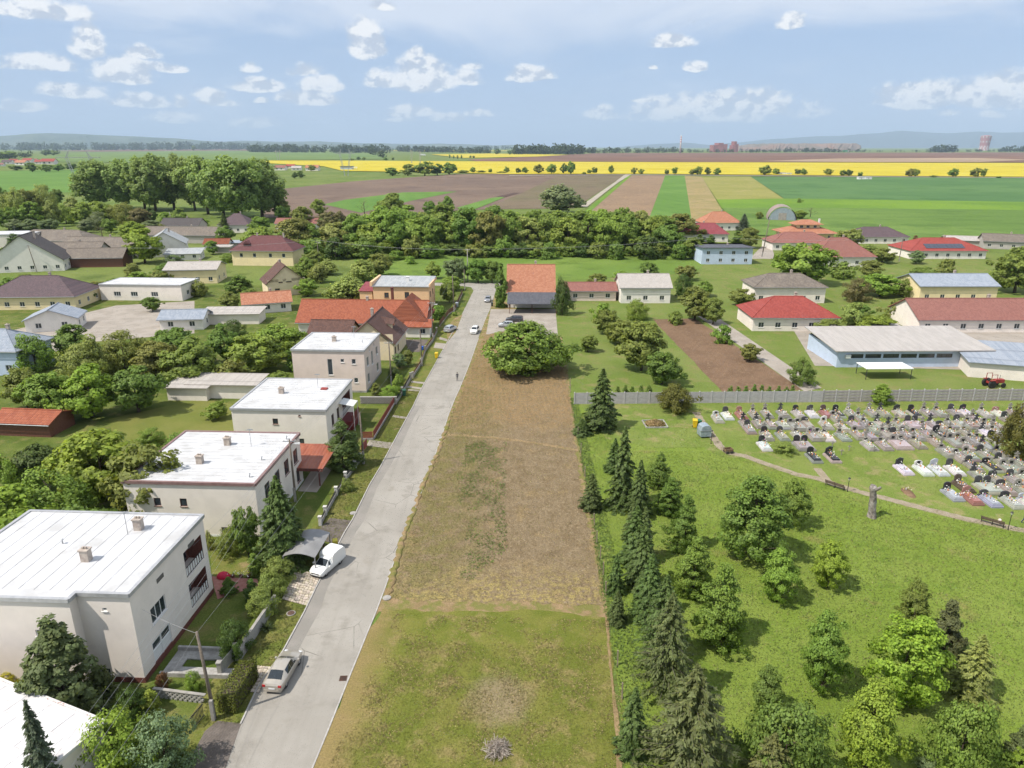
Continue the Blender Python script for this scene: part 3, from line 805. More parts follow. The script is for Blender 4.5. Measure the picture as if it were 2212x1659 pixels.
# --- flat-roofed two-storey houses along the street (left)
m_roofw = mat('white_roof_coating', (.57, .57, .58), (.50, .50, .505), .5, .55, .012, 5, c3=(.38, .37, .355), scale3=.4, f3=.55)
m_roofedge = mat('roof_flashing', (.50, .50, .50), (.42, .42, .43), 2, .4, metal=.4)
m_roofedge_r = mat('brown_flashing', (.20, .12, .11), (.25, .16, .15), 2, .5)
ROW = -math.atan(.05)
def flat_house(label, loc, rot, w, d, h, wm, wins, edge=None, seams=0, step=None, recess=(), vents=(), chim=(), doors=(), base_m=None, base_h=0, fm=None, hatch=None, ridges_y=True):
    t = thing('flat_roofed_house', label, 'house', loc, rot)
    mb = MB(); todo = []; rec = []
    poly = [(-w, 0), (0, 0), (0, d), (-w, d)]
    if step:                        # left part stands forward of the right part
        sx, sd = step
        poly = [(-w, -sd), (-sx, -sd), (-sx, 0), (0, 0), (0, d), (-w, d)]
    names = ['F', 'R', 'B', 'L'] if not step else ['S', 'J', 'F', 'R', 'B', 'L']
    for i, s in enumerate(names):
        a, b = poly[i], poly[(i + 1) % len(poly)]
        ops = [(u, u + ww, v, v + hh) for (u, v, ww, hh, *_) in wins.get(s, [])] + [(u, u + ww, v, v + hh) for (sd_, u, v, ww, hh) in doors if sd_ == s]
        ops += [(u, u + ww, v, v + hh, dp) for (sd_, u, v, ww, hh, dp) in recess if sd_ == s]
        P, n = wall_mb(mb, a, b, -.05, h, ops)
        todo += [(P, q) for q in wins.get(s, [])]
        for (sd_, u, v, ww, hh) in doors:
            if sd_ == s:
                o = MB()
                o.add([P(u, v, .1), P(u + ww, v, .1), P(u + ww, v + hh, .1), P(u, v + hh, .1)], [(0, 1, 2, 3)])
                nleaf = 2 if ww > 1.6 else 1
                for q in range(nleaf + 1):
                    uu = u + ww * q / nleaf
                    o.bar(P(min(max(uu, u + .06), u + ww - .06), v, .07), P(min(max(uu, u + .06), u + ww - .06), v + hh, .07), .1, .05)
                for f in (.04, .62, .96):
                    o.bar(P(u + .05, v + hh * f, .07), P(u + ww - .05, v + hh * f, .07), .08, .06)
                do = o.build('door', fm or m_pvc, t)
                for q in range(nleaf):
                    ua, ub = u + ww * q / nleaf + .12, u + ww * (q + 1) / nleaf - .12
                    MB().add([P(ua, v + hh * .66, .092), P(ub, v + hh * .66, .092), P(ub, v + hh * .93, .092), P(ua, v + hh * .93, .092)], [(0, 1, 2, 3)]).build('pane', m_glass, do)
        for (sd_, u, v, ww, hh, dp) in recess:
            if sd_ == s:
                rec.append((P, u, v, ww, hh, dp))
    mb.build('wall', wm, t)
    for P, q in todo:
        u, v, ww, hh = q[:4]
        window(t, P, u, u + ww, v, v + hh, q[4] if len(q) > 4 else 1, fm=fm)
    for (P, u, v, ww, hh, dp) in rec:   # loggia: brick lining, railing with slats, inner window
        li = MB()
        k = dp - .01
        e = .012
        li.add([P(u + e, v + e, k), P(u + ww - e, v + e, k), P(u + ww - e, v + hh - e, k), P(u + e, v + hh - e, k)], [(0, 1, 2, 3)])
        li.add([P(u + e, v, .01), P(u + e, v, k), P(u + e, v + hh, k), P(u + e, v + hh, .01)], [(0, 1, 2, 3)])
        li.add([P(u + ww - e, v, k), P(u + ww - e, v, .01), P(u + ww - e, v + hh, .01), P(u + ww - e, v + hh, k)], [(0, 1, 2, 3)])
        lo = li.build('loggia_lining', m_brickr, t)
        MB().add([P(u + .5, v + .1, k - .02), P(u + ww - .5, v + .1, k - .02), P(u + ww - .5, v + hh - .4, k - .02), P(u + .5, v + hh - .4, k - .02)], [(0, 1, 2, 3)]).build('pane', m_glass, lo)
        ra = MB()
        ra.bar(P(u + .02, v + .95, .05), P(u + ww - .02, v + .95, .05), .06, .05); ra.bar(P(u + .02, v + .12, .05), P(u + ww - .02, v + .12, .05), .04, .04)
        rl = ra.build('railing', m_darkm, t)
        n_ = int(ww / .42)
        sl = None
        for q in range(n_):
            uu = u + ww * (q + .5) / n_
            MB().bar(P(uu, v + .16, .04), P(uu, v + .93, .04), .2, .025, up=P(0, 0, 0) - P(0, 0, 1)).build('slat', m_pvc, rl)
    rb = MB()
    rb.prism([(q[0], q[1]) for q in poly], h + .002, h + .16)
    ro = rb.build('roof', m_roofw, t)
    eb = MB()
    for i in range(len(poly)):
        a = Vector((*poly[i], 0)); b = Vector((*poly[(i + 1) % len(poly)], 0))
        dd = (b - a).normalized(); n = Vector((dd.y, -dd.x, 0))
        q = a + n * .03 - dd * .1; r = b + n * .03 + dd * .1
        eb.bar(q + Vector((0, 0, h + .09 + .004 * (i % 2))), r + Vector((0, 0, h + .09 + .004 * (i % 2))), .3, .34)
    eb.build('roof_edge', edge or m_roofedge, ro)
    if seams:
        sm = MB()
        n_ = int((d if ridges_y else w) / seams)
        for q in range(1, n_):
            if ridges_y:
                yy = d * q / n_; sm.box(-w + .2, -.2, yy - .02, yy + .02, h + .158, h + .19)
            else:
                xx = -w * q / n_; sm.box(xx - .02, xx + .02, .2, d - .2, h + .158, h + .19)
        sm.build('roof_seam', m_roofw, ro)
    for (cx, cyy, ch) in chim:
        MB().box(cx - .35, cx + .35, cyy - .3, cyy + .3, h + .1, h + ch).box(cx - .42, cx + .42, cyy - .37, cyy + .37, h + ch, h + ch + .1).box(cx - .2, cx - .05, cyy - .08, cyy + .08, h + ch + .1, h + ch + .3).box(cx + .05, cx + .2, cyy - .08, cyy + .08, h + ch + .1, h + ch + .3).build('chimney', m_chim, ro)
    for (vx, vy) in vents:
        MB().tube([(vx, vy, h + .1), (vx, vy, h + .55)], .06, 7).lathe([(.0, .0), (.16, .02), (.02, .14)], 8, (vx, vy, h + .55)).build('roof_vent', m_steel, ro)
    aerial = MB().tube([(-w * .3, d * .7, h + .1), (-w * .3, d * .7, h + 2.4)], .03, 6)
    for i_, l_ in enumerate((.5, .42, .34, .28)):
        aerial.bar((-w * .3 - l_, d * .7 + .12 * i_, h + 2.3), (-w * .3 + l_, d * .7 + .12 * i_, h + 2.3), .03)
    aerial.bar((-w * .3, d * .7 - .1, h + 2.3), (-w * .3, d * .7 + .5, h + 2.3), .03)
    aerial.build('aerial', m_steel, ro)
    if hatch:
        MB().box(hatch[0] - .5, hatch[0] + .5, hatch[1] - .4, hatch[1] + .4, h + .1, h + .34).build('roof_hatch', mat('red_paint', pc(178, 70, 60), None, rough=.5), ro)
    if base_h:
        e = .025
        for i in range(len(poly)):
            pass
        MB().prism([(poly[0][0] - e, poly[0][1] - e)] + ([(poly[1][0] + e, poly[1][1] - e), (poly[2][0] + e, poly[2][1] - e), (poly[3][0] + e, poly[3][1] - e), (poly[4][0] + e, poly[4][1] + e), (poly[5][0] - e, poly[5][1] + e)] if step else [(poly[1][0] + e, poly[1][1] - e), (poly[2][0] + e, poly[2][1] + e), (poly[3][0] - e, poly[3][1] + e)]), -.05, base_h).build('plinth', base_m or m_brickr, t)
    return t

h1 = flat_house('large cream flat-roofed house with brick loggias, white garage door and stepped front wall', (-30.25, 47.9, 0), ROW, 17, 12.6, 8.4, m_cream,
    {'R': [(2.3, 3.9, 2.3, 1.5, 2)], 'S': [(9.4, 5.0, .7, .6, 0), (9.9, .9, .8, .6, 0)], 'F': [(.6, .7, .9, .6, 0), (1.9, 6.9, .4, .3, 0)], 'B': [(4, 4.5, 1.5, 1.4, 1)]},
    seams=1.25, ridges_y=False, step=(4.3, .9), recess=[('R', 8.4, 4.4, 3.4, 2.6, 1.5), ('R', 8.4, 1.1, 3.4, 2.5, 1.5)], doors=[('R', 1.7, .15, 2.9, 2.35)], chim=[(-6.2, 4.5, 1.2), (-4.6, 9.8, 1.2)], vents=[(-10, 7)], base_m=m_brickr, base_h=.5)
# shallow blind niches above the windows
for u in (3.4, 8.9):
    MB().box(-.05, .03, u - .55 + 1, u + .55 + 1, 6.9, 7.3).build('vent_niche', mat('niche_grey', (.12, .11, .1), None), h1)
MB().box(-.012, .012, .9, 1.2, 0, 0).build('reveal_strip', m_cream, h1) if False else None
h2 = flat_house('pale flat-roofed house with brown roof edge beside the orange carport', (-28.4, 70.9, 0), ROW, 15, 14.6, 6.55, m_cream2,
    {'R': [(5.6, 3.4, 1.5, 1.9, 1), (8.7, 3.4, 1.5, 1.9, 1), (11.9, 3.4, 1.5, 1.9, 1), (12.4, .6, 1.1, 1.8, 0), (2.4, 3.4, 1.5, 1.9, 1)], 'F': [(6.2, 3.7, .8, 1.0, 0), (10.5, .4, 1.3, .8, 0), (3.2, 3.7, .8, 1.0, 0), (2.6, .4, .9, .8, 0)]},
    edge=m_roofedge_r, seams=.9, vents=[(-1.2, 1.6), (-1.6, 6.2), (-.9, 12.6)], chim=[(-8.5, 5, 1.1), (-7.6, 10.5, 1.1)], fm=m_brownf, base_h=.25, base_m=m_pvc)
h3 = flat_house('flat-roofed grey house with red roof hatch and burgundy loggia behind the red fence', (-27.05, 96.6, 0), ROW, 14, 14.2, 5.6, m_cream2,
    {'R': [(2.4, 2.2, 1.2, 1.8, 1), (5.2, 2.2, 1.2, 1.8, 1)], 'F': [(8.9, .4, 1.5, .8, 1), (6.0, 3.4, .8, .9, 0), (9.9, 4.7, .35, .25, 0)]},
    seams=1.0, recess=[('R', 8.2, 1.6, 4.6, 3.1, 1.2)], hatch=(-3.0, 9.3), chim=[(-9, 7, 1.0)], fm=m_brownf, base_h=.3, base_m=m_brickr)
m_aw = mat('awning_white', (.62, .62, .60), None, rough=.5)
aw = MB().add([(.05, 6.3, 4.5), (2.3, 6.3, 4.1), (2.3, 8.9, 4.1), (.05, 8.9, 4.5), (.05, 6.3, 4.42), (2.3, 6.3, 4.02), (2.3, 8.9, 4.02), (.05, 8.9, 4.42)], [(0, 1, 2, 3), (7, 6, 5, 4), (0, 4, 5, 1), (1, 5, 6, 2), (2, 6, 7, 3), (3, 7, 4, 0)])
for yy in (6.4, 8.8):
    aw.bar((2.25, yy, 0), (2.25, yy, 4.05), .08)
aw.build('awning', m_aw, h3)
MB().box(.03, 1.9, 6.5, 10.6, 0, 1.5).box(1.8, 1.95, 6.5, 10.6, 1.5, 2.4).build('terrace', mat('burgundy_paint', pc(142, 58, 60), pc(124, 48, 50), 2, .6), h3)
h4 = flat_house('pinkish flat-roofed three-storey house with small square windows and white roof', (-26.2, 121.0, 0), ROW, 13, 12.0, 7.7, m_pink,
    {'R': [(1.6, 1.2, 1.4, 1.7, 1), (1.6, 4.3, 1.4, 1.7, 1), (5.0, 3.6, 1.2, 2.6, 1), (8.6, 4.4, 1.5, 1.6, 1), (8.6, 1.2, 1.5, 1.6, 1), (3.6, 6.6, .5, .7, 0), (7.2, 6.6, .5, .7, 0)],
     'F': [(10.7, 5.3, .75, .95, 0), (8.7, 5.6, .65, .65, 0), (10.9, 1.8, .75, .95, 0), (8.8, 1.8, .65, .65, 0), (6.3, 3.2, .9, 3.0, 0)]},
    seams=1.2, vents=[(-1.6, 5.4)], chim=[(-7, 6, 1.0)], base_h=.35, base_m=m_conc_b)
# white roofed low building at the near corner, its roof laid in sheets
z0b = 4.2
qa, qb = g('n', -260, 1046, z0b), g('n', 600, 1392, z0b)
dirn = (qb - qa).normalized(); nrm = Vector((dirn.y, -dirn.x, 0))
ang = math.atan2(dirn.y, dirn.x)
gt = thing('low_outbuilding', 'low white-roofed outbuilding with sheet seams in the near corner', 'building', (qb.x, qb.y, 0), ang)
LW = (qb - qa).length + 3
mbx = MB(); P_, n_ = wall_mb(mbx, (-LW, -5.2), (0, -5.2), 0, z0b - .2, []); wall_mb(mbx, (0, -5.2), (0, 0), 0, z0b - .2, []); wall_mb(mbx, (0, 0), (-LW, 0), 0, z0b - .2, []); wall_mb(mbx, (-LW, 0), (-LW, -5.2), 0, z0b - .2, [])
mbx.build('wall', m_cream, gt)
m_felt = mat('painted_felt', (.66, .65, .65), (.58, .57, .58), .8, .6, .008, 10, c3=(.46, .42, .40), scale3=.6, f3=.5)
r2 = random.Random(3)
shared = {}
ny, nx = 3, int(LW / 2.4)
rf = MB().box(-LW - .25, .25, -5.4, .25, z0b - .19, z0b - .02).build('roof', m_felt, gt)
MB().box(-LW - .3, .3, .12, .3, z0b - .03, z0b + .1).box(.14, .3, -5.4, .115, z0b - .03, z0b + .104).build('roof_edge', mat('peeling_white', (.62, .60, .58), (.34, .16, .12), 3, .7, lo=.58, hi=.7), rf)
pan = MB().box(-1.18, 1.18, -.88, .88, 0, .02).mesh('roof_sheet', m_felt)
for j in range(ny):
    for i in range(nx):
        o = link('roof_sheet', pan, rf, (-1.3 - i * 2.4 - (j % 2) * 1.1, -.95 - j * 1.8, z0b - .018 + r2.uniform(0, .006)))
        o.rotation_euler = (r2.uniform(-.004, .004), r2.uniform(-.004, .004), r2.uniform(-.006, .006))

# --- beige house with brown tiled gable and dormer
h5 = house('gabled_house', 'beige gabled house with dark brown tiled roof and dormer facing the street', 'house', (-24.4, 141.2, 0), ROW, 10, 13, 4.0, m_beige, 'gable', 'brown',
    {'F': [(4.6, 4.6, 1.0, 1.0, 0), (2.0, 1.0, 1.2, 1.3, 1)], 'R': [(1.2, .9, 1.2, 1.6, 1), (4.0, 1.0, 1.2, 1.3, 1)]}, pitch=.85, over=.6, ridge='y', chim=[(-6, 8, .7)], fm=m_brownf)
dm = MB().box(-4.0, -1.4, 6.0, 9.0, 4.6, 6.3)
dm.build('dormer', m_beige, h5)
MB().add([(-4.6, 5.7, 6.5), (-1.0, 5.7, 6.35), (-1.0, 9.3, 6.35), (-4.6, 9.3, 6.5), (-4.0, 7.5, 7.6), (-1.0, 7.5, 7.0)], [(0, 1, 5, 4), (2, 3, 4, 5), (1, 2, 5)]).build('dormer_roof', rmat('brown', 'x'), h5)
MB().box(-1.42, -1.36, 6.5, 8.5, 5.1, 6.1).build('window', m_glass, h5)
house('brown_roofed_wing', 'low brown-tiled side wing of beige gabled house', 'house', (-35.2, 149, 0), ROW, 9, 8, 3.2, m_beige, 'gable', 'brown', {'F': [(3, 1, 1.4, 1.2, 1)]}, pitch=.62, ridge='x', fm=m_brownf)
# --- long orange tiled house with cross gable
h6 = house('orange_roofed_house', 'long white house with bright orange tiled roof and rust cross gable', 'house', (-20.6, 162.5, 0), ROW, 30, 11, 3.0, m_white, 'gable', 'orange',
    {'F': [(25.2, .8, 1.5, 1.3, 1), (20, .8, 1.5, 1.3, 1), (14, .8, 1.5, 1.3, 1)], 'R': [(3, .8, 1.4, 1.3, 1)]}, pitch=.72, over=.6, ridge='x', chim=[(-14.5, 5.5, .7)], fm=m_brownf)
cg = MB()
cg.add([(-9.3, -.3, 2.75), (-4.4, 1.5, 8.2), (-4.4, 9.5, 8.2), (-9.3, 11.3, 2.75)], [(0, 1, 2, 3)])
cg.add([(-4.4, 1.5, 8.2), (.9, -.6, 3.4), (.9, 11.6, 3.4), (-4.4, 9.5, 8.2)], [(0, 1, 2, 3)])
cg.add([(-9.3, -.3, 2.75), (.9, -.6, 3.4), (-4.4, 1.5, 8.2)], [(0, 1, 2)])
cg.build('cross_gable', rmat('rust', 'y'), h6)
MB().add([(-4.5, -3.2, 2.65), (2.2, -3.2, 2.65), (2.2, 1.0, 3.6), (-4.5, 1.0, 3.6), (-4.5, -3.2, 2.5), (2.2, -3.2, 2.5), (2.2, 1.0, 3.45), (-4.5, 1.0, 3.45)], [(0, 1, 2, 3), (7, 6, 5, 4), (0, 4, 5, 1), (1, 5, 6, 2), (3, 7, 4, 0)]).build('porch_roof', rmat('orange', 'x'), h6)
pw = MB(); P, n = wall_mb(pw, (-4.2, -2.6), (1.7, -2.6), 0, 2.6, [(3.4, 4.9, .9, 2.1)]); wall_mb(pw, (1.7, -2.6), (1.7, 0), 0, 2.6, []); pw.build('porch_wall', m_white, h6)
window(h6, P, 3.4, 4.9, .9, 2.1, 1)
MB().box(-9.6, -9.0, 9.5, 10.1, 3, 9.2).box(-9.7, -8.9, 9.4, 10.2, 9.2, 9.35).build('chimney', m_brickr, h6)
# --- peach house with metal roof
h7 = thing('peach_house', 'peach two-storey house with pale metal roof at the end of the street', 'house', (-22.2, 187.5, 0), ROW)
mbp = MB(); td = []
for s, a, b, ops in (('F', (-15, 0), (0, 0), [(8.5, 9.7, 3.6, 5.2), (3, 4.2, 3.6, 5.0), (11.5, 12.7, 1, 2.3)]), ('R', (0, 0), (0, 10.5), [(2, 3.4, 3.6, 5.0), (6, 7.4, 3.6, 5.0), (2, 3.4, .8, 2.2)]), ('B', (0, 10.5), (-15, 10.5), []), ('L', (-15, 10.5), (-15, 0), [])):
    P, n = wall_mb(mbp, a, b, 0, 6.7, ops); td += [(P, o) for o in ops]
mbp.build('wall', m_peach, h7)
for P, o in td:
    window(h7, P, *o, 1, fm=m_brownf)
rf7 = MB().add([(-15.4, -.4, 6.6), (.4, -.4, 6.6), (.4, 10.9, 7.5), (-15.4, 10.9, 7.5), (-15.4, -.4, 6.8), (.4, -.4, 6.8), (.4, 10.9, 7.7), (-15.4, 10.9, 7.7)], [(3, 2, 1, 0), (4, 5, 6, 7), (0, 1, 5, 4), (1, 2, 6, 5), (2, 3, 7, 6), (3, 0, 4, 7)]).build('roof', rmat('silver', 'x', True), h7)
MB().box(-15.7, -15.1, -.4, 10.9, 6.7, 7.9).build('parapet', m_peach, rf7)
MB().box(.15, .5, -.45, 10.9, 6.7, 7.4).build('parapet', m_peach, rf7)
MB().box(-7, -6.2, 5.4, 6.1, 7, 8.3).box(-7.1, -6.1, 5.3, 6.2, 8.3, 8.4).build('chimney', m_pvc, rf7)
house('peach_annexe', 'small peach annexe with wine-red roof beside the peach house', 'house', (-37.6, 189, 0), ROW, 3.4, 8, 5.2, m_peach, 'shed', 'wine', {}, pitch=.12, over=.3)
# --- houses behind on the left
house('brown_gable_house', 'small brown-gabled house behind the peach house, windows under the gable', 'house', (-62, 212, 0), .5, 11, 9, 4.2, m_beige, 'gable', 'brown', {'F': [(3.2, 3.9, 1.2, 1.1, 1), (5.4, 3.9, 1.6, 1.1, 1), (2, 1, 1.4, 1.3, 1)]}, pitch=.85, over=.6, ridge='y', chim=[(-5.5, 7, .6)], fm=m_brownf)
h9 = house('maroon_house', 'beige house with big maroon hipped roof and gabled roof window', 'house', (-81, 264, 0), -.06, 23, 12, 5.6, m_yellowr, 'hip', 'maroon', {'F': [(3, 3.2, 1.2, 1.4, 0), (8, 3.2, 1.2, 1.4, 0), (14, 3.2, 1.2, 1.4, 0), (19, 3.2, 1.2, 1.4, 0)]}, pitch=.72, over=.7, chim=[(-15, 6, .8), (-5, 6, .8)])
MB().box(-18.6, -16.6, 1.2, 3.2, 6.5, 8.0).add([(-19, .9, 7.9), (-17.6, .9, 9.0), (-16.2, .9, 7.9), (-19, 4.2, 7.9), (-17.6, 4.2, 9.0), (-16.2, 4.2, 7.9)], [(0, 1, 4, 3), (1, 2, 5, 4), (0, 2, 1)]).build('dormer', rmat('maroon', 'x'), h9)

def hs(label, k, x, y, w, d, h, wm, roof, rc, rot=0.0, ridge='x', pitch=.55, wins=True, metal=False, name='village_house', cat='house', chim=True, over=.5, group=None):
    q = g(k, x, y)
    wd = {}
    if wins:
        n = max(1, int(w / 4)); nr = max(1, int(d / 4))
        f0 = []
        storeys = max(1, int(h / 2.7))
        for st in range(storeys):
            for i in range(n):
                f0.append(((i + .5) * w / n - .65, .9 + st * 2.8, 1.3, min(1.25, h - 1.2 - st * 2.8), 1))
        wd = {'F': [o for o in f0 if o[3] > .5]}
        wd['R'] = [((i + .5) * d / nr - .6, .9 + st * 2.8, 1.2, min(1.25, h - 1.2 - st * 2.8), 1) for st in range(storeys) for i in range(nr) if h - 1.2 - st * 2.8 > .5]
    return house(name, label, cat, q, rot, w, d, h, wm, roof, rc, wd, pitch, over, ridge, [(-w * .4, d * .55, .7)] if chim else (), group, metal=metal)
# upper left, in focus
hs('old grey-tiled house with hipped end among the left-hand roofs, nearest the white cube', 'A', 560, 905, 34, 13, 4, m_grey, 'hip', 'grey', -.1)
hs('dark-roofed gabled house with two skylights at the far left', 'A', 420, 1035, 24, 12, 4.2, m_white, 'gable', 'darkgrey', .25, 'y', .7)
hs('long pale grey-tiled roof behind the yellow-green walnut tree', 'A', 850, 960, 30, 12, 4, m_grey, 'gable', 'grey', -.12, 'x', .6)
hs('grey-roofed barn with dark timber gable beside the skylit house', 'A', 800, 1010, 20, 9, 3.6, m_brownf, 'gable', 'grey', .1, 'x', .6, wins=False, chim=False, name='barn', cat='barn')
hs('grey-tiled house with orange chimney next to the skylit house', 'A', 640, 1000, 22, 12, 4.2, m_grey, 'gable', 'grey', .05, 'x', .6)
hs('white barn with shiny metal gable roof beside the yellow-green walnut tree', 'A', 1210, 940, 15, 15, 5.2, m_white, 'gable', 'silver', .35, 'y', .6, metal=True, name='metal_roofed_barn', cat='barn')
hs('low lean-to with pale metal roof in front of the white barn', 'A', 1300, 965, 13, 8, 2.4, m_white, 'shed', 'silver', .2, metal=True, pitch=.15, chim=False, name='lean_to_shed', cat='shed')
hs('long grey-roofed barn behind the white barn', 'A', 1420, 860, 38, 11, 3.8, m_grey, 'gable', 'grey', -.08, 'x', .55, wins=False, name='barn', cat='barn')
hs('grey-roofed house half hidden behind the long barn', 'A', 1290, 790, 20, 10, 3.8, m_grey, 'gable', 'darkgrey', -.05, 'x', .6)
hs('small mauve pyramid-roofed house among trees left of the belt', 'A', 1620, 790, 16, 13, 4, m_white, 'hip', 'mauve', 0, 'x', .75)
hs('low house with faded pink roof behind the bare trees', 'A', 2050, 765, 22, 9, 3.0, m_white, 'gable', 'dusty', 0, 'x', .5)
hs('little whitewashed hut with rusty roof near the small green trees', 'A', 1480, 900, 10, 7, 2.6, m_white, 'gable', 'rust', .1, 'x', .5, chim=False, name='hut', cat='hut')
hs('small grey garden hut with pale flat roof', 'A', 1490, 920, 6, 5, 2.4, m_grey, 'shed', 'pale', .1, pitch=.05, chim=False, wins=False, name='hut', cat='hut')
hs('small tin-roofed shed beside the rounded green tree', 'A', 1590, 890, 7, 5, 2.3, m_grey, 'shed', 'bluegrey', 0, pitch=.1, chim=False, wins=False, name='shed', cat='shed')
q = g('A', 215, 910)
flat_house('pale cube house with flat turquoise-white roof at the left edge of the village', q, .15, 34, 14, 7.0, m_cream2, {'F': [(20, 3.6, 1.6, 1.4, 1), (26, 3.6, 1.6, 1.4, 1)], 'R': [(4, 3.6, 1.6, 1.4, 1)]})
# blurred part of the photograph on the left: roofs of these colours stand there
hs('mauve-brown hipped house with two white chimneys at the left edge', 'D', 165, 668, 24, 14, 3.6, m_yellowr, 'hip', 'mauve', .05, 'x', .6)
q = g('D', 395, 650)
flat_house('long whitish flat-roofed block in the left gardens', q, -.05, 24, 11, 4.4, m_cream, {'F': [(4, 1.2, 2, 1.3, 2), (9, 1.2, 2, 1.3, 2), (15, 1.2, 2, 1.3, 2)], 'R': [(3, 1.2, 1.5, 1.3, 1)]})
hs('pale-roofed cream house just behind the long whitish block', 'D', 470, 612, 16, 11, 4.6, m_yellowr, 'gable', 'pale', .1, 'x', .3)
hs('small bluish-white shed in the left gardens', 'D', 170, 712, 11, 8, 3.0, m_white, 'gable', 'bluegrey', .3, 'y', .4, chim=False, name='shed', cat='shed')
hs('grey shed with blue-grey roof near the left garden trees', 'D', 440, 712, 10, 7, 2.8, m_white, 'gable', 'bluegrey', .1, 'x', .4, chim=False, name='shed', cat='shed')
hs('pale low shed with light roof behind the orange house', 'D', 560, 700, 14, 6, 2.6, m_cream2, 'shed', 'pale', .05, pitch=.08, chim=False, wins=False, name='shed', cat='shed')
hs('low house with terracotta roof left of the long orange house', 'D', 630, 672, 12, 8, 2.8, m_white, 'gable', 'salmon', .35, 'x', .5)
hs('white garden shed by the far edge of the clipped lawn', 'D', 555, 862, 12, 5, 2.6, m_cream2, 'shed', 'pale', -.05, pitch=.06, chim=False, wins=False, name='shed', cat='shed')
hs('second white garden shed beside the clipped lawn, further left', 'D', 448, 866, 7, 5, 2.4, m_cream2, 'shed', 'pale', -.05, pitch=.06, chim=False, wins=False, name='shed', cat='shed')
hs('garden shed with terracotta roof at the left edge', 'D', 110, 945, 9, 5.5, 2.3, m_brownf, 'gable', 'orange', -.1, 'x', .35, chim=False, wins=False, name='shed', cat='shed')
hs('tall grey-walled house cut by the left edge of the picture', 'D', 45, 812, 12, 10, 5.0, m_bluer, 'hip', 'bluegrey', -.05)

# --- right side
hs('long wine-red roofed farmhouse at the right end of the tree belt', 'C', 290, 850, 26, 11, 3.6, m_white, 'hip', 'wine', -.04, 'x', .75)
hs('salmon-tiled house with white gable behind the wine-red farmhouse', 'C', 370, 775, 20, 13, 4, m_white, 'hip', 'salmon', .1, 'x', .75)
hs('dark grey flat-pitched roof on a pale blue two-storey house', 'C', 445, 995, 19, 13, 6.2, m_bluer, 'shed', 'slate', 0, pitch=-.04, over=.7)
pg = hs('villa with two tiers of salmon-tiled hipped roofs', 'C', 975, 838, 22, 15, 3.2, m_yellowr, 'hip', 'salmon', .02, 'x', .36, over=1.8)
up = MB(); P, n = wall_mb(up, (-16.5, 4.0), (-5.5, 4.0), 4.0, 7.0, [(1.5, 3.0, 5.3, 6.5), (4.6, 6.1, 5.3, 6.5), (8, 9.5, 5.3, 6.5)]); wall_mb(up, (-5.5, 4), (-5.5, 11), 4.0, 7.0, []); wall_mb(up, (-16.5, 11), (-16.5, 4), 4.0, 7.0, [])
up.build('upper_storey', m_yellowr, pg)
for u in (1.5, 4.6, 8):
    window(pg, P, u, u + 1.5, 5.3, 6.5, 1)
ur = MB(); cc = [(-18, 2.6, 6.9), (-4, 2.6, 6.9), (-4, 12.4, 6.9), (-18, 12.4, 6.9)]; r0, r1 = (-13.2, 7.5, 8.9), (-8.8, 7.5, 8.9)
ur.add(cc + [r0, r1], [(0, 1, 5, 4), (1, 2, 5), (2, 3, 4, 5), (3, 0, 4), (3, 2, 1, 0)])
ur.build('upper_roof', rmat('salmon', 'x'), pg)
MB().box(-5.2, -4.5, 6.6, 7.3, 6.5, 9.3).build('chimney', m_pvc, pg)
hs('white bungalow with brown-mauve hipped roof right of the villa', 'C', 1458, 862, 25, 14, 3.1, m_white, 'hip', 'mauve', -.02, 'x', .5)
hs('red-brown hipped roof left of the big round tree', 'C', 975, 905, 26, 14, 3.2, m_white, 'hip', 'dusty', -.02, 'x', .5)
hs('dusty-red hipped house right of the big round tree', 'C', 1240, 1010, 22, 16, 3.6, m_white, 'hip', 'dusty', .02, 'x', .72)
rr = hs('orange-red house with solar panels on its roof', 'C', 1960, 960, 30, 17, 3.2, m_white, 'hip', 'red', .0, 'x', .45)
MB().box(-.8, .8, -.5, .5, 0, .06)
sp_mesh = MB().box(-.82, .82, -.52, .52, .0, .05).mesh('solar_panel', mat('solar_cell', (.045, .05, .07), (.06, .065, .09), 2, .15, spec=.6))
for i in range(9):
    for j in range(3):
        o = link('solar_panel', sp_mesh, rr, (-22.5 + i * 1.72, 1.6 + j * 1.0, 3.2 + .45 * (2.1 + j * 1.0) + .1)); o.rotation_euler = (math.atan(.45), 0, 0)
hs('small pale tool shed on the right, by the field fence', 'C', 2085, 872, 8, 6, 2.6, m_white, 'shed', 'pale', -.1, pitch=.05, chim=False, name='shed', cat='shed')
hs('low barn with white corrugated roof behind the solar-panelled house', 'C', 1965, 880, 16, 9, 2.4, m_grey, 'gable', 'pale', -.3, 'x', .3, wins=False, chim=False, name='barn', cat='barn', metal=True)
hs('grey-roofed house at the right edge of the village', 'C', 2260, 905, 18, 10, 3.4, m_grey, 'gable', 'grey', -.35, 'x', .5)
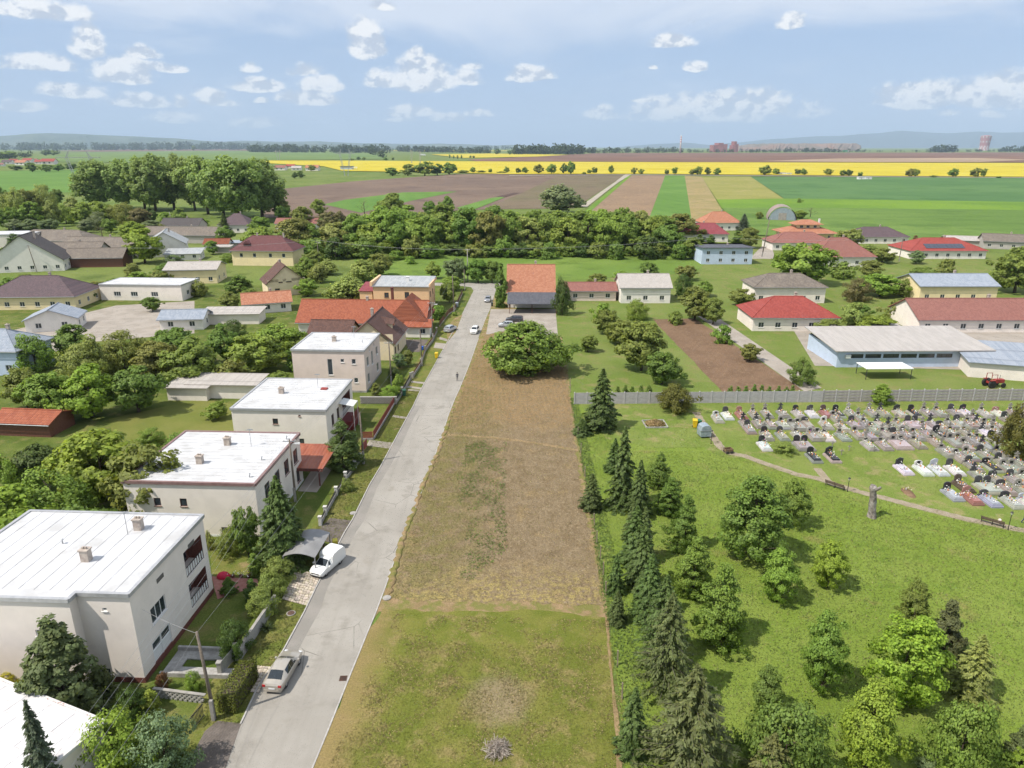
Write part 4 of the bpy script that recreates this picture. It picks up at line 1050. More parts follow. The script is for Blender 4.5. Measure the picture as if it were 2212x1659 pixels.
# blurred part on the right
oh = hs('house with steep terracotta roof at the street end, grey lean-to in front', 'D', 1196, 665, 12.5, 13, 4.6, m_white, 'gable', 'salmon', -.02, 'x', .95)
cp = MB()
for x_ in (-12, -6, .4):
    for y_ in (-7.2, -.6):
        cp.bar((x_, y_, 0), (x_, y_, 2.7), .14)
cp.build('carport_post', m_brownf, oh)
MB().add([(-12.6, -7.8, 2.6), (1, -7.8, 2.6), (1, -.1, 4.3), (-12.6, -.1, 4.3), (-12.6, -7.8, 2.75), (1, -7.8, 2.75), (1, -.1, 4.45), (-12.6, -.1, 4.45)], [(3, 2, 1, 0), (4, 5, 6, 7), (0, 1, 5, 4), (1, 2, 6, 5), (2, 3, 7, 6), (3, 0, 4, 7)]).build('carport_roof', rmat('slate', 'x'), oh)
hs('white gabled house in the right gardens', 'D', 1447, 655, 14, 11, 4.6, m_white, 'gable', 'pale', 0, 'x', .5)
hs('low pink-walled house left of the white gabled house', 'D', 1330, 650, 14, 8, 3.0, m_pink, 'gable', 'dusty', 0, 'x', .4)
hs('house with bright red hipped roof in the right gardens', 'D', 1806, 716, 20, 13, 3.4, m_cream, 'hip', 'red', -.02, 'x', .55)
hs('grey-roofed house directly behind the bright red hipped roof', 'D', 1780, 655, 20, 11, 4.6, m_cream, 'hip', 'grey', 0, 'x', .5)
hs('cream house with pale blue roof in the right gardens', 'D', 2150, 652, 22, 13, 4.6, m_yellowr, 'gable', 'bluegrey', 0, 'x', .35, metal=True)
hs('long house with mauve-pink roof at the right edge of the gardens', 'D', 2290, 718, 34, 14, 3.2, m_cream, 'gable', 'dusty', 0, 'x', .5)
hs('little pale shed beside the gravel yard', 'D', 1960, 742, 8, 6, 2.6, m_cream2, 'shed', 'pale', 0, pitch=.06, chim=False, wins=False, name='shed', cat='shed')
# blue hall behind the cemetery wall
hall = thing('blue_hall', 'long low pale-blue hall with white roof behind the cemetery wall', 'building', (95.5, 137, 0), .02)
hb = MB(); P, n = wall_mb(hb, (-30.5, 0), (0, 0), 0, 3.4, [(2 + i * 3.6, 5.2 + i * 3.6, 1.9, 2.75) for i in range(6)]); wall_mb(hb, (0, 0), (0, 14), 0, 3.4, []); wall_mb(hb, (0, 14), (-30.5, 14), 0, 3.4, []); wall_mb(hb, (-30.5, 14), (-30.5, 0), 0, 3.4, [])
hb.build('wall', m_bluer, hall)
for i in range(6):
    window(hall, P, 2 + i * 3.6, 5.2 + i * 3.6, 1.9, 2.75, 2, fm=m_darkm, sill=False)
MB().add([(-31.3, -.8, 3.42), (.8, -.8, 3.42), (.8, 15, 4.6), (-31.3, 15, 4.6), (-31.3, -.8, 3.6), (.8, -.8, 3.6), (.8, 15, 4.8), (-31.3, 15, 4.8)], [(3, 2, 1, 0), (4, 5, 6, 7), (0, 1, 5, 4), (1, 2, 6, 5), (2, 3, 7, 6), (3, 0, 4, 7)]).build('roof', rmat('pale', 'x', True), hall)
MB().box(-29, -28, -.45, -.05, 2.0, 2.7).build('air_conditioner', m_pvc, hall)
q = g('R', 2300, 1290)
hs('blue-grey flat roof beyond the tractor at the right edge', 'R', 2500, 1330, 15, 16, 3.0, m_cream, 'shed', 'bluegrey', -.3, pitch=.03, chim=False, wins=False, name='low_outbuilding', cat='building')
MB().box(0, 1, 0, 1, 0, 1)
sh = g('R', 940, 1470)
cs = thing('shelter_roof', 'flat white canopy on thin posts between hall and cemetery wall', 'canopy', (76, 130.5, 0), .02)
MB().box(-9, 0, -2, 2.2, 2.1, 2.22).build('roof', m_pvc, cs)
for x_ in (-8.8, -.2):
    for y_ in (-1.8, 2.0):
        MB().bar((x_, y_, 0), (x_, y_, 2.1), .1).build('post', m_darkm, cs)

# --- arched hangar in the field
hg = g('C', 548, 712)
hgt_t = thing('arched_hangar', 'arched metal hangar with pale blue front in the field', 'hangar', (hg.x, hg.y, 0), -.28)
R_ = 8.2; prof = [(R_ - R_ * math.cos(math.pi * i / 14), R_ * 1.02 * math.sin(math.pi * i / 14)) for i in range(15)]
ar = MB(); vs = []; L_ = 22
for yy in (0, L_):
    vs += [(x, yy, z) for x, z in prof]
ar.add(vs, [(i, i + 1, 16 + i, 15 + i) for i in range(14)])
ar.build('roof', mat('rusty_tin', pc(190, 168, 160), pc(170, 150, 144), .5, .6, c3=pc(186, 140, 126), scale3=.15), hgt_t, smooth=True)
fr = MB(); pp = [(x * .93 + .57, .35, z * .94) for x, z in prof]; fr.add(pp, [tuple(range(15))]); pp2 = [(x, 0, z) for x, z in prof]
fr.build('front_wall', mat('pale_blue_tin', pc(184, 196, 206), pc(168, 180, 192), 1.2, .6), hgt_t)
fd = MB()
for i in range(15):
    pass
MB().box(6.0, 10.4, .2, .34, 0, 4.6).build('door', mat('bare_door', pc(196, 186, 178), pc(176, 166, 160), 1, .7), hgt_t)
for i in range(7):
    x_ = 1.6 + i * 2.2
    zt = R_ * math.sqrt(max(.01, 1 - ((x_ - R_) / R_) ** 2)) * .93
    MB().bar((x_, .33, 0), (x_, .33, zt), .12).build('front_rib', m_steel, hgt_t)
# ================================================================ trees and plants
def leafmat(name, soft=True):
    m, t, b = newmat(name)
    oi = t.new('ShaderNodeObjectInfo'); ge = t.new('ShaderNodeNewGeometry')
    r = ge.outputs['Random Per Island']
    k = t.mapr(r, 0, 1, .62, 1.35, False)
    col = t.mix(1.0, oi.outputs['Color'], t.comb(k, k, t.math('MULTIPLY', k, .9)), 'MULTIPLY')
    # some leaves yellower
    wn = t.math('FRACT', t.math('MULTIPLY', r, 37.7))
    col = t.mix(t.mapr(wn, .7, 1.0, 0, .35), col, t.mix(1.0, col, (1.5, 1.25, .7), 'MULTIPLY'))
    t.put(b.inputs['Base Color'], col)
    b.inputs['Roughness'].default_value = .6
    b.inputs['Specular IOR Level'].default_value = .25
    if soft:   # leaves shade with the rounded mass they belong to
        ob = t.vadd(t.new('ShaderNodeTexCoord').outputs['Object'], (0, 0, -.42))
        vt = t.new('ShaderNodeVectorTransform', vector_type='NORMAL', convert_from='OBJECT', convert_to='WORLD'); t.put(vt.inputs[0], ob)
        nn = t.new('ShaderNodeVectorMath', operation='NORMALIZE'); t.put(nn.inputs[0], vt.outputs[0])
        sm = t.vadd(t.vadd(t.vmul(ge.outputs['Normal'], (.62, .62, .62)), t.vmul(nn.outputs[0], (.6, .6, .6))), (0, 0, .22))
        n2 = t.new('ShaderNodeVectorMath', operation='NORMALIZE'); t.put(n2.inputs[0], sm)
        t.l.new(n2.outputs[0], b.inputs['Normal'])
    tr = t.new('ShaderNodeBsdfTranslucent')
    t.put(tr.inputs['Color'], t.mix(1.0, col, (1.3, 1.35, .55), 'MULTIPLY'))
    mx = t.new('ShaderNodeMixShader'); mx.inputs[0].default_value = .36
    t.l.new(b.outputs[0], mx.inputs[1]); t.l.new(tr.outputs[0], mx.inputs[2])
    t.l.new(mx.outputs[0], t.n['Material Output'].inputs['Surface'])
    return m
m_leaf = leafmat('leaf')
m_bark = mat('bark', (.10, .075, .055), (.055, .042, .033), 3, .95, .03, 9)
m_barkg = mat('grey_bark', (.17, .145, .12), (.10, .085, .07), 3, .95, .03, 9)
def leaf_mesh(name, C, N, L, Wd, rs, axis=None):
    """C centres, N normals, L lengths, Wd widths: one diamond per leaf"""
    n = len(C)
    N = N / (np.linalg.norm(N, axis=1, keepdims=True) + 1e-9)
    a = rs.randn(n, 3) if axis is None else axis + rs.randn(n, 3) * .25
    t1 = a - N * np.sum(a * N, 1, keepdims=True); t1 /= np.linalg.norm(t1, axis=1, keepdims=True) + 1e-9
    t2 = np.cross(N, t1)
    L = np.asarray(L).reshape(-1, 1) * .5; Wd = np.asarray(Wd).reshape(-1, 1) * .5
    V = np.stack([C - t1 * L, C + t2 * Wd - t1 * L * .1, C + t1 * L, C - t2 * Wd - t1 * L * .1], 1).reshape(-1, 3).astype(np.float32)
    me = bpy.data.meshes.new(name)
    me.vertices.add(4 * n); me.vertices.foreach_set('co', V.ravel())
    me.loops.add(4 * n); me.loops.foreach_set('vertex_index', np.arange(4 * n, dtype=np.int32))
    me.polygons.add(n); me.polygons.foreach_set('loop_start', np.arange(0, 4 * n, 4, dtype=np.int32))
    me.update(calc_edges=True)
    me.materials.append(m_leaf)
    return me
def sph(rs, n):
    v = rs.randn(n, 3); return v / np.linalg.norm(v, axis=1, keepdims=True)
def broadleaf(name, seed, prof, clumps, per, leaf, rc, bark=None, trunk_h=.18, trunk_r=.03, up=.35, limbs=10, droop=0., squash=.75, gaps=.0):
    """unit tree: height 1, crown radius given by prof [(z, r)]; returns (trunk mesh, crown mesh)"""
    rs = np.random.RandomState(seed)
    zs = np.array([q[0] for q in prof]); rr = np.array([q[1] for q in prof])
    C = []; N = []; tips = []
    tries = 0
    wob = [(rs.uniform(0, 6.28), rs.uniform(.1, .3), k) for k in (1, 2, 3, 5)]
    while len(tips) < clumps and tries < clumps * 20:
        tries += 1
        z = rs.uniform(zs[0], zs[-1])
        R = np.interp(z, zs, rr)
        if rs.rand() > (R / rr.max()) ** 1.2 + .08:
            continue
        a = rs.uniform(0, 2 * np.pi)
        w = 1 + sum(am * .6 * np.sin(k * a + ph + z * 5 * k) for ph, am, k in wob)
        f = np.sqrt(rs.uniform(.12, 1.0))
        r = R * f * w
        tips.append((r * np.cos(a), r * np.sin(a), z, f))
    for (x, y, z, f) in tips:
        s = rc * rs.uniform(.65, 1.3)
        n = int(per * (s / rc) ** 2)
        d = sph(rs, n)
        rad = rs.uniform(.55, 1.05, (n, 1))
        p = d * rad * np.array([s, s, s * squash]) + np.array([x, y, z])
        p[:, 2] -= droop * (d[:, 0] ** 2 + d[:, 1] ** 2) * s
        out = np.array([x, y, (z - zs.mean()) * .6]); out = out / (np.linalg.norm(out) + 1e-6)
        C.append(p); N.append(d * .8 + out * .45 + np.array([0, 0, up]) + rs.randn(n, 3) * .45)
    C = np.concatenate(C); N = np.concatenate(N)
    C[:, 2] = np.maximum(C[:, 2], .015)
    ls = leaf * rs.uniform(.7, 1.35, len(C))
    crown = leaf_mesh(name + '_crown', C, N, ls, ls * rs.uniform(.5, .8, len(C)), rs)
    mb = MB()
    top = zs[-1] * .82
    bend = rs.uniform(-.02, .02, 2)
    mb.tube([(0, 0, -.01), (bend[0] * .4, bend[1] * .4, trunk_h * .6), (bend[0], bend[1], trunk_h), (bend[0] * 1.4, bend[1] * 1.2, top * .6), (0, 0, top)], [trunk_r * 1.25, trunk_r, trunk_r * .85, trunk_r * .45, trunk_r * .1], 7)
    order = sorted(tips, key=lambda q: -q[3])[:limbs]
    for (x, y, z, f) in order:
        z0 = max(trunk_h * .8, z - .55 * math.hypot(x, y) - .08)
        mb.tube([(bend[0], bend[1], z0), (x * .45, y * .45, z0 + (z - z0) * .55), (x * .95, y * .95, z)], [trunk_r * .42, trunk_r * .26, trunk_r * .08], 5)
    return mb.mesh(name + '_trunk', bark or m_bark, True), crown
def spruce_mesh(name, seed, levels=26, per=10, base_r=.22, sprays=13, leaf=.045, bare=.06, sparse=0., bark=None, droop=.5):
    rs = np.random.RandomState(seed)
    mb = MB(); C = []; N = []; A = []
    mb.tube([(0, 0, -.01), (0, 0, .5), (0, 0, 1.0)], [.018, .011, .001], 7)
    for i in range(levels):
        f = i / (levels - 1)
        z = bare + (1 - bare) * f ** .92
        L = base_r * (1 - f) ** .8 * rs.uniform(.85, 1.15) + .008
        n = max(4, int(per * (1 - f * .5)))
        a0 = rs.uniform(0, 6.28)
        for j in range(n):
            if rs.rand() < sparse * (1 - f):
                continue
            a = a0 + 2 * np.pi * j / n + rs.uniform(-.25, .25)
            l = L * rs.uniform(.7, 1.2)
            dr = np.array([np.cos(a), np.sin(a), 0]); side = np.array([-np.sin(a), np.cos(a), 0])
            pts = []
            for k in range(4):
                s = k / 3
                zz = z + l * (.22 * s - droop * s * s + .18 * max(0, s - .6))
                pts.append(dr * l * s + np.array([0, 0, zz]))
            if f < .92:
                mb.tube([tuple(q) for q in pts], [.0042 * (1 - f) + .0012, .003 * (1 - f) + .001, .0018 * (1 - f) + .0006, .0006], 4, cap=False)
            m = max(3, int(sprays * (l / base_r) ** .8) + 2)
            for k in range(m):
                s = .18 + .82 * (k + rs.rand()) / m
                q = dr * l * s; zz = z + l * (.22 * s - droop * s * s + .18 * max(0, s - .6))
                wid = .32 * l * (1 - s * .75)
                for sd in (-1, 1, 0):
                    off = side * sd * wid * rs.uniform(.2, 1)
                    C.append(q + off + np.array([0, 0, zz - abs(sd) * wid * rs.uniform(.1, .6) - (rs.uniform(.0, .02) if sd == 0 else 0)]))
                    N.append(np.array([0, 0, 1.0]) + dr * .5 + rs.randn(3) * .4); A.append(dr * .7 + side * sd * .8 - np.array([0, 0, .45]))
    C = np.array(C); N = np.array(N); A = np.array(A)
    C[:, 2] = np.maximum(C[:, 2], .012)
    ls = leaf * rs.uniform(.7, 1.3, len(C))
    return mb.mesh(name + '_trunk', bark or m_barkg, True), leaf_mesh(name + '_crown', C, N, ls, ls * .42, rs, A)
def bare_mesh(name, seed, n1=7, n2=5):
    r = random.Random(seed); mb = MB()
    mb.tube([(0, 0, -.01), (.01, 0, .35), (-.01, .01, .7), (0, 0, .98)], [.022, .016, .009, .001], 6)
    C = []; N = []
    rs = np.random.RandomState(seed)
    for i in range(n1):
        z = .25 + .6 * i / n1; a = r.uniform(0, 6.28); l = r.uniform(.2, .38) * (1.2 - z)
        e = Vector((math.cos(a) * l, math.sin(a) * l, z + l * .9))
        mb.tube([(0, 0, z), (e.x * .5, e.y * .5, z + l * .35), e], [.008, .005, .001], 4)
        for j in range(n2):
            s = .4 + .6 * j / n2; b = Vector((0, 0, z)).lerp(e, s); d = Vector((r.uniform(-1, 1), r.uniform(-1, 1), r.uniform(.2, 1))) * .1
            mb.tube([b, b + d], [.003, .0006], 3)
            C.append(b + d)
    C = np.array(C); 
    return mb.mesh(name + '_trunk', m_barkg, True), leaf_mesh(name + '_crown', np.repeat(C, 4, 0) + rs.randn(len(C) * 4, 3) * .02, rs.randn(len(C) * 4, 3), np.full(len(C) * 4, .03), np.full(len(C) * 4, .018), rs)

OVAL = [(.06, .10), (.16, .24), (.32, .30), (.55, .27), (.75, .18), (.9, .09), (.98, .03)]
ROUND = [(.16, .14), (.28, .32), (.45, .42), (.65, .40), (.82, .28), (.95, .1)]
PYR = [(.03, .20), (.12, .28), (.3, .27), (.55, .19), (.78, .10), (.98, .01)]
POP = [(.16, .10), (.32, .24), (.52, .34), (.72, .36), (.86, .29), (.96, .14)]
BUSH = [(.02, .42), (.25, .55), (.5, .55), (.75, .42), (.95, .15)]
COLM = [(.01, .14), (.2, .2), (.5, .18), (.8, .1), (.99, .01)]
SPREAD = [(.05, .3), (.25, .5), (.5, .55), (.72, .45), (.92, .2)]
PROTO = {}
def P_(kind, *a):
    PROTO.setdefault(kind, []).append(a)
for i in range(3):
    P_('maple', *broadleaf('maple', 10 + i, OVAL, 120, 110, .027, .066, trunk_h=.1, trunk_r=.016, limbs=14))
for i in range(2):
    P_('hornbeam', *broadleaf('hornbeam', 20 + i, PYR, 200, 80, .024, .052, trunk_h=.06, trunk_r=.016, limbs=8, squash=.6))
    P_('spruce', *spruce_mesh('spruce', 30 + i, base_r=.26, levels=24, sprays=17, leaf=.058))
    P_('pine', *broadleaf('pine', 40 + i, [(.04, .26), (.16, .34), (.35, .29), (.58, .19), (.8, .09), (.99, .012)], 150, 95, .036, .058, trunk_h=.12, trunk_r=.02, limbs=14, up=.6))
    P_('bush', *broadleaf('bush', 50 + i, BUSH, 90, 90, .046, .13, trunk_h=.1, trunk_r=.025, limbs=6))
    P_('thuja', *broadleaf('thuja', 60 + i, COLM, 90, 45, .05, .07, trunk_h=.05, trunk_r=.02, limbs=3, up=.6))
P_('oldspruce', *spruce_mesh('oldspruce', 35, base_r=.36, levels=30, per=11, sprays=18, leaf=.04, bare=.12, sparse=.25, droop=.35))
P_('oldspruce', *spruce_mesh('oldspruce', 36, base_r=.30, levels=30, per=11, sprays=18, leaf=.04, bare=.1, sparse=.2, droop=.4))
P_('firdense', *spruce_mesh('firdense', 37, base_r=.34, levels=30, per=14, sprays=20, leaf=.055, bare=.02, droop=.3))
for i in range(5):
    P_('round', *broadleaf('round', 70 + i, ROUND, 95, 75, .055, .095, trunk_h=.2, trunk_r=.024, limbs=9))
for i in range(3):
    P_('poplar', *broadleaf('poplar', 80 + i, POP, 170, 55, .04, .062, trunk_h=.3, trunk_r=.02, limbs=16, squash=1.1))
    P_('shrub', *broadleaf('shrub', 90 + i, BUSH, 40, 36, .12, .17, trunk_h=.1, trunk_r=.03, limbs=5))
    P_('farround', *broadleaf('farround', 95 + i, ROUND, 34, 26, .15, .14, trunk_h=.22, trunk_r=.03, limbs=6))
P_('spread', *broadleaf('spread', 100, SPREAD, 190, 80, .046, .10, trunk_h=.1, trunk_r=.02, limbs=12, droop=.3))
P_('willow', *broadleaf('willow', 101, ROUND, 90, 55, .07, .12, trunk_h=.15, trunk_r=.03, limbs=9, droop=.7))
P_('bare', *bare_mesh('bare', 5)); P_('bare', *bare_mesh('bare', 6))
RAD = {'maple': .305, 'hornbeam': .27, 'spruce': .26, 'pine': .33, 'bush': .62, 'thuja': .22, 'oldspruce': .335, 'firdense': .36, 'round': .47, 'poplar': .40, 'shrub': .66, 'farround': .48, 'spread': .62, 'willow': .5, 'bare': .28}
TINT = {'green': (0.186, 0.266, 0.056), 'bright': (0.226, 0.322, 0.062), 'lime': (0.25, 0.35, 0.05), 'deep': (0.153, 0.237, 0.053), 'olive': (0.203, 0.232, 0.062), 'dark': (0.09, 0.14, 0.037), 'spruce': (0.115, 0.17, 0.055), 'oldsp': (0.145, 0.18, 0.07), 'pine': (0.14, 0.175, 0.08), 'bpine': (0.12, 0.145, 0.062), 'pale': (0.266, 0.311, 0.096), 'gold': (0.237, 0.316, 0.051), 'brown': (0.18, 0.175, 0.075), 'poplar': (0.215, 0.294, 0.096), 'grey': (0.19, 0.245, 0.125), 'yellow': (0.455, 0.403, 0.035), 'bluegr': (0.2, 0.255, 0.165), 'bluesp': (0.12, 0.155, 0.11), 'red': (0.2, 0.1, 0.06), 'yew': (0.135, 0.14, 0.033)}
trng = random.Random(99)
def tree(kind, label, base, h, wdt=None, tint='green', name=None, cat='tree', group=None, rot=None, vary=.07):
    """base Vector, height m, crown width m"""
    pr = PROTO[kind]; tk, cr = pr[trng.randrange(len(pr))]
    t = thing(name or {'maple': 'maple_tree', 'hornbeam': 'hornbeam_tree', 'spruce': 'spruce_tree', 'oldspruce': 'spruce_tree', 'firdense': 'fir_tree', 'pine': 'pine_tree', 'bush': 'bush', 'shrub': 'shrub', 'thuja': 'thuja', 'poplar': 'poplar_tree', 'bare': 'bare_tree', 'willow': 'willow_tree'}.get(kind, 'leafy_tree'), label, cat, base, rot if rot is not None else trng.uniform(0, 6.28), group)
    w = (wdt / (2 * RAD[kind])) if wdt else h
    t.scale = (w, w, h)
    c = TINT[tint] if isinstance(tint, str) else tint
    v = [1 + trng.uniform(-vary, vary) for _ in range(2)]
    link('trunk', tk, t); link('crown', cr, t, color=(c[0] * v[0], c[1] * v[1], c[2] * v[0]))
    return t
def T(kind, label, k, x, y, ty, w, tint='green', **kw):
    """placed from the photograph: base point, top row and crown width in pixels"""
    b = g(k, x, y)
    h = max(.4, hgt(k, x, ty, b))
    return tree(kind, label, b, h, w * mpp(k, b, h * .5), tint, **kw)

# --- cemetery lawn
HB = 'hornbeams in a row on the cemetery lawn'
T('hornbeam', 'dark pyramidal hornbeam at the far end of the hornbeam row', 'K', 945, 1000, 680, 215, 'deep', group=HB)
T('hornbeam', 'second pyramidal hornbeam from the far end of the row', 'K', 1040, 1240, 905, 255, 'deep', group=HB)
T('hornbeam', 'tall narrow hornbeam in the middle of the hornbeam row', 'K', 1170, 1560, 1060, 285, 'deep', group=HB)
T('hornbeam', 'bright hornbeam second from the near end of its row', 'T', 600, 540, 170, 260, 'green', group=HB)
T('hornbeam', 'largest green hornbeam at the near end of its row', 'T', 770, 835, 340, 330, 'green', group=HB)
T('maple', 'biggest dark green maple in the middle of the cemetery lawn', 'D', 1622, 1205, 1025, 150, 'deep')
T('maple', 'yellow-green maple just right of the biggest dark maple', 'D', 1709, 1136, 1027, 70, 'green')
T('maple', 'small leaning maple in front of the biggest dark maple', 'T', 1150, 588, 225, 230, 'bright')
T('maple', 'small lime-green maple standing alone on the lawn', 'T', 1470, 497, 170, 215, 'lime')
T('maple', 'tall slim maple left of the big lime-green maple', 'T', 1425, 1165, 625, 270, 'green')
T('maple', 'big bright lime-green maple in front of the brown pine', 'U', 940, 1225, 640, 460, 'lime')
T('pine', 'dark brownish pine behind the lime-green maple', 'U', 1200, 965, 590, 280, 'bpine')
T('spruce', 'pale young spruce right of the lime-green maple', 'U', 1385, 1195, 810, 310, 'pale')
T('maple', 'slender pointed larch rising behind the lime-green maple', 'U', 1000, 790, 440, 190, 'olive', name='larch_tree')
T('maple', 'lime maple with pointed top at the bottom edge', 'U', 700, 1690, 1090, 390, 'lime')
T('bush', 'broad olive-green tree at the bottom edge, right of centre', 'U', 1290, 1700, 1205, 440, 'green', name='leafy_tree', cat='tree')
T('pine', 'dark brown pine cut by the bottom right corner', 'U', 1690, 1640, 1390, 230, 'bpine')
T('maple', 'lime sapling in the bottom right corner', 'U', 1700, 1720, 1520, 150, 'lime')
T('bush', 'wide dark green tree at the bottom edge beside the tallest spruce', 'T', 1170, 1720, 1205, 560, 'deep', name='leafy_tree', cat='tree')
T('maple', 'small upright tree behind the wide dark green tree', 'T', 1075, 1310, 990, 200, 'deep')
T('bush', 'grey-green shrub at the bottom edge between two maples', 'U', 1120, 1680, 1590, 190, 'grey', cat='shrub')
T('oldspruce', 'dying grey-brown spruce at the bottom edge', 'T', 1080, 1830, 1440, 380, 'brown')
# --- spruces along the plot boundary
SPR = 'spruces along the plot boundary'
T('oldspruce', 'tallest ragged spruce with bare branches at the bottom of the spruce row', 'T', 560, 1790, 1005, 660, 'oldsp', group=SPR)
T('oldspruce', 'tall ragged spruce second from the near end of the row', 'T', 425, 1215, 535, 400, 'oldsp', group=SPR)
T('spruce', 'dark spruce at the far end of the row, by the cemetery wall', 'D', 1298, 925, 798, 84, 'spruce', group=SPR)
T('spruce', 'dark spruce second from the far end of the row', 'K', 610, 1180, 460, 310, 'spruce', group=SPR)
T('spruce', 'short spruce in the middle of the row', 'K', 700, 1470, 1110, 190, 'oldsp', group=SPR)
T('spruce', 'olive spruce leaning beside the short one in mid row', 'K', 800, 1680, 1190, 250, 'oldsp', group=SPR)
T('spruce', 'bushy dark spruce left of the tall green hornbeam', 'T', 275, 500, 90, 240, 'spruce', group=SPR)
T('spruce', 'bushy dark spruce just behind the tall ragged spruce', 'T', 320, 690, 290, 240, 'spruce', group=SPR)
T('spruce', 'small spruce leaning over the plot edge, half way down', 'K', 335, 1195, 885, 230, 'spruce', group=SPR)
T('spruce', 'little spruce beside the fence at the far plot corner', 'K', 250, 520, 380, 190, 'spruce', group=SPR)
T('spruce', 'low spruce at the plot edge, left of the ragged pair', 'T', 105, 530, 290, 130, 'spruce', group=SPR)
T('spruce', 'lowest small spruce at the near plot corner', 'T', 115, 725, 520, 140, 'spruce', group=SPR)
T('spruce', 'slim spruce between the two dark spruces at the far end', 'K', 540, 860, 560, 190, 'spruce', group=SPR)
T('spruce', 'spruce just left of the second hornbeam', 'K', 760, 1260, 760, 250, 'spruce', group=SPR)
T('spruce', 'spruce between the olive spruce and the bushy pair', 'T', 230, 330, -20, 240, 'spruce', group=SPR)
T('oldspruce', 'ragged spruce half hidden behind the tall ragged pair', 'T', 400, 960, 420, 330, 'spruce', group=SPR)
T('spruce', 'young spruce at the foot of the tallest spruce, by the fence', 'T', 210, 1560, 1150, 240, 'spruce', group=SPR)
T('bush', 'round brown-green yew against the cemetery wall', 'K', 1095, 305, 55, 375, 'yew', cat='bush')
T('bush', 'round yew among the graves at the right edge', 'G', 2150, 660, 250, 330, 'yew', cat='bush')
T('maple', 'small green sapling in front of the railed wall', 'R', 1040, 1490, 1322, 160, 'bright', cat='tree')
T('bush', 'flat pale shrub between the graves', 'K', 2085, 685, 590, 210, 'pale', cat='shrub')
T('spread', 'big spreading dark green cherry tree at the far end of the plot', 'M', 1850, 870, 520, 650, 'green', name='cherry_tree')
# --- gardens along the street, near
T('pine', 'large grey-green pine in front of the cream stepped house', 'n', 430, 1380, 765, 530, 'pine')
T('spruce', 'dark blue-grey spruce at the bottom left corner', 'n', 335, 1960, 1270, 260, 'bluesp')
T('bush', 'bright lime-yellow shrub at the bottom left corner', 'n', 720, 1720, 1340, 460, 'gold', cat='shrub')
T('bush', 'feathery grey-green juniper at the bottom left', 'N', 200, 1690, 1355, 380, 'bluegr', name='juniper', cat='shrub')
T('bush', 'small yellow shrub by the cream house wall, leftmost', 'n', 60, 1180, 1095, 130, 'yellow', cat='shrub')
T('bush', 'small yellow shrub beside the leftmost yellow one', 'n', 165, 1215, 1155, 110, 'yellow', cat='shrub')
T('thuja', 'yellow-tipped cone thuja at the cream house corner', 'n', 900, 1330, 1195, 110, 'gold', cat='shrub')
T('bush', 'dark low shrub at the foot of the cream house', 'n', 790, 1370, 1190, 200, 'dark', cat='shrub')
T('firdense', 'big dark fir hiding the front of the pale brown-edged house', 'H', 890, 1520, 830, 480, 'spruce')
T('round', 'dark leafy tree left of the big dark fir', 'H', 595, 1480, 1055, 250, 'deep')
T('bush', 'bronze bush beside the pale brown-edged house', 'H', 440, 1470, 1255, 250, 'olive', cat='bush')
T('bush', 'small yellow-green bush near the house corner', 'H', 270, 1430, 1285, 100, 'pale', cat='bush')
T('thuja', 'narrow green cone thuja near the pink patio', 'H', 645, 1650, 1475, 105, 'green', cat='shrub')
AR = 'arching shrubs over the street wall'
for i, (x, y, ty, w) in enumerate([(770, 745, 590, 190), (825, 650, 500, 190), (865, 560, 415, 180)]):
    T('bush', 'yellow-green arching shrub over the block wall, ' + ('nearest the camera', 'middle of three', 'nearest the carport')[i], 'N', x, y, ty, w, 'pale', cat='shrub', group=AR)
T('bush', 'dark variegated round bush inside the block wall', 'N', 610, 985, 785, 200, 'dark', cat='bush')
T('bush', 'small round rose bush on the flower bed', 'N', 362, 1205, 1085, 105, 'bright', cat='bush')
T('bush', 'small reddish bush by the garage ramp', 'N', 180, 1195, 1088, 85, 'red', cat='bush')
T('pine', 'dwarf mountain pine by the pink patio', 'N', 572, 620, 530, 110, 'deep', cat='shrub')
T('thuja', 'dark little thuja near the pink patio', 'N', 707, 660, 545, 85, 'dark', cat='shrub')
T('hornbeam', 'dense dark tree in front of the grey house with the red hatch', 'H', 1385, 760, 335, 290, 'spruce', name='thuja_tree')
T('bush', 'little yellow-green tree behind the white pillars', 'H', 1412, 950, 838, 110, 'pale', cat='tree')
T('thuja', 'cone thuja beside the rubble wall', 'M', 785, 1065, 958, 85, 'olive', cat='shrub')
T('bush', 'bright round shrub beside the rubble wall', 'M', 888, 1075, 972, 150, 'bright', cat='shrub')
T('bush', 'dark round shrub by the pinkish house', 'M', 915, 945, 835, 110, 'dark', cat='shrub')
T('shrub', 'light green shrub by the street fence', 'M', 945, 1005, 900, 95, 'bright', cat='shrub')
T('round', 'grey-green small tree by the beige gabled house', 'M', 950, 850, 750, 110, 'grey')
T('round', 'olive small tree by the beige gabled house', 'M', 1012, 840, 718, 95, 'olive')
T('shrub', 'green shrub behind the street fence by the orange house', 'M', 1225, 500, 408, 140, 'green', cat='shrub')
T('shrub', 'low green shrub at the bend of the verge', 'M', 1345, 480, 452, 40, 'bright', cat='shrub')
T('willow', 'yellow-green willow in front of the peach house', 'M', 600, 395, 198, 310, 'pale')
T('willow', 'small yellow-green willow left of the brown gable', 'M', 385, 245, 98, 140, 'pale')
T('willow', 'yellow-green willow right of the brown gable', 'M', 690, 235, 75, 210, 'pale')
T('round', 'olive tree behind the peach house', 'M', 800, 200, 35, 210, 'olive')
T('round', 'dark tree just left of the small willow', 'M', 290, 230, 60, 150, 'green')
T('round', 'light green tree right behind the peach house', 'M', 1195, 215, 92, 115, 'bright')
T('round', 'grey-leaved tree behind the wooden poles', 'M', 1345, 240, 55, 180, 'grey')
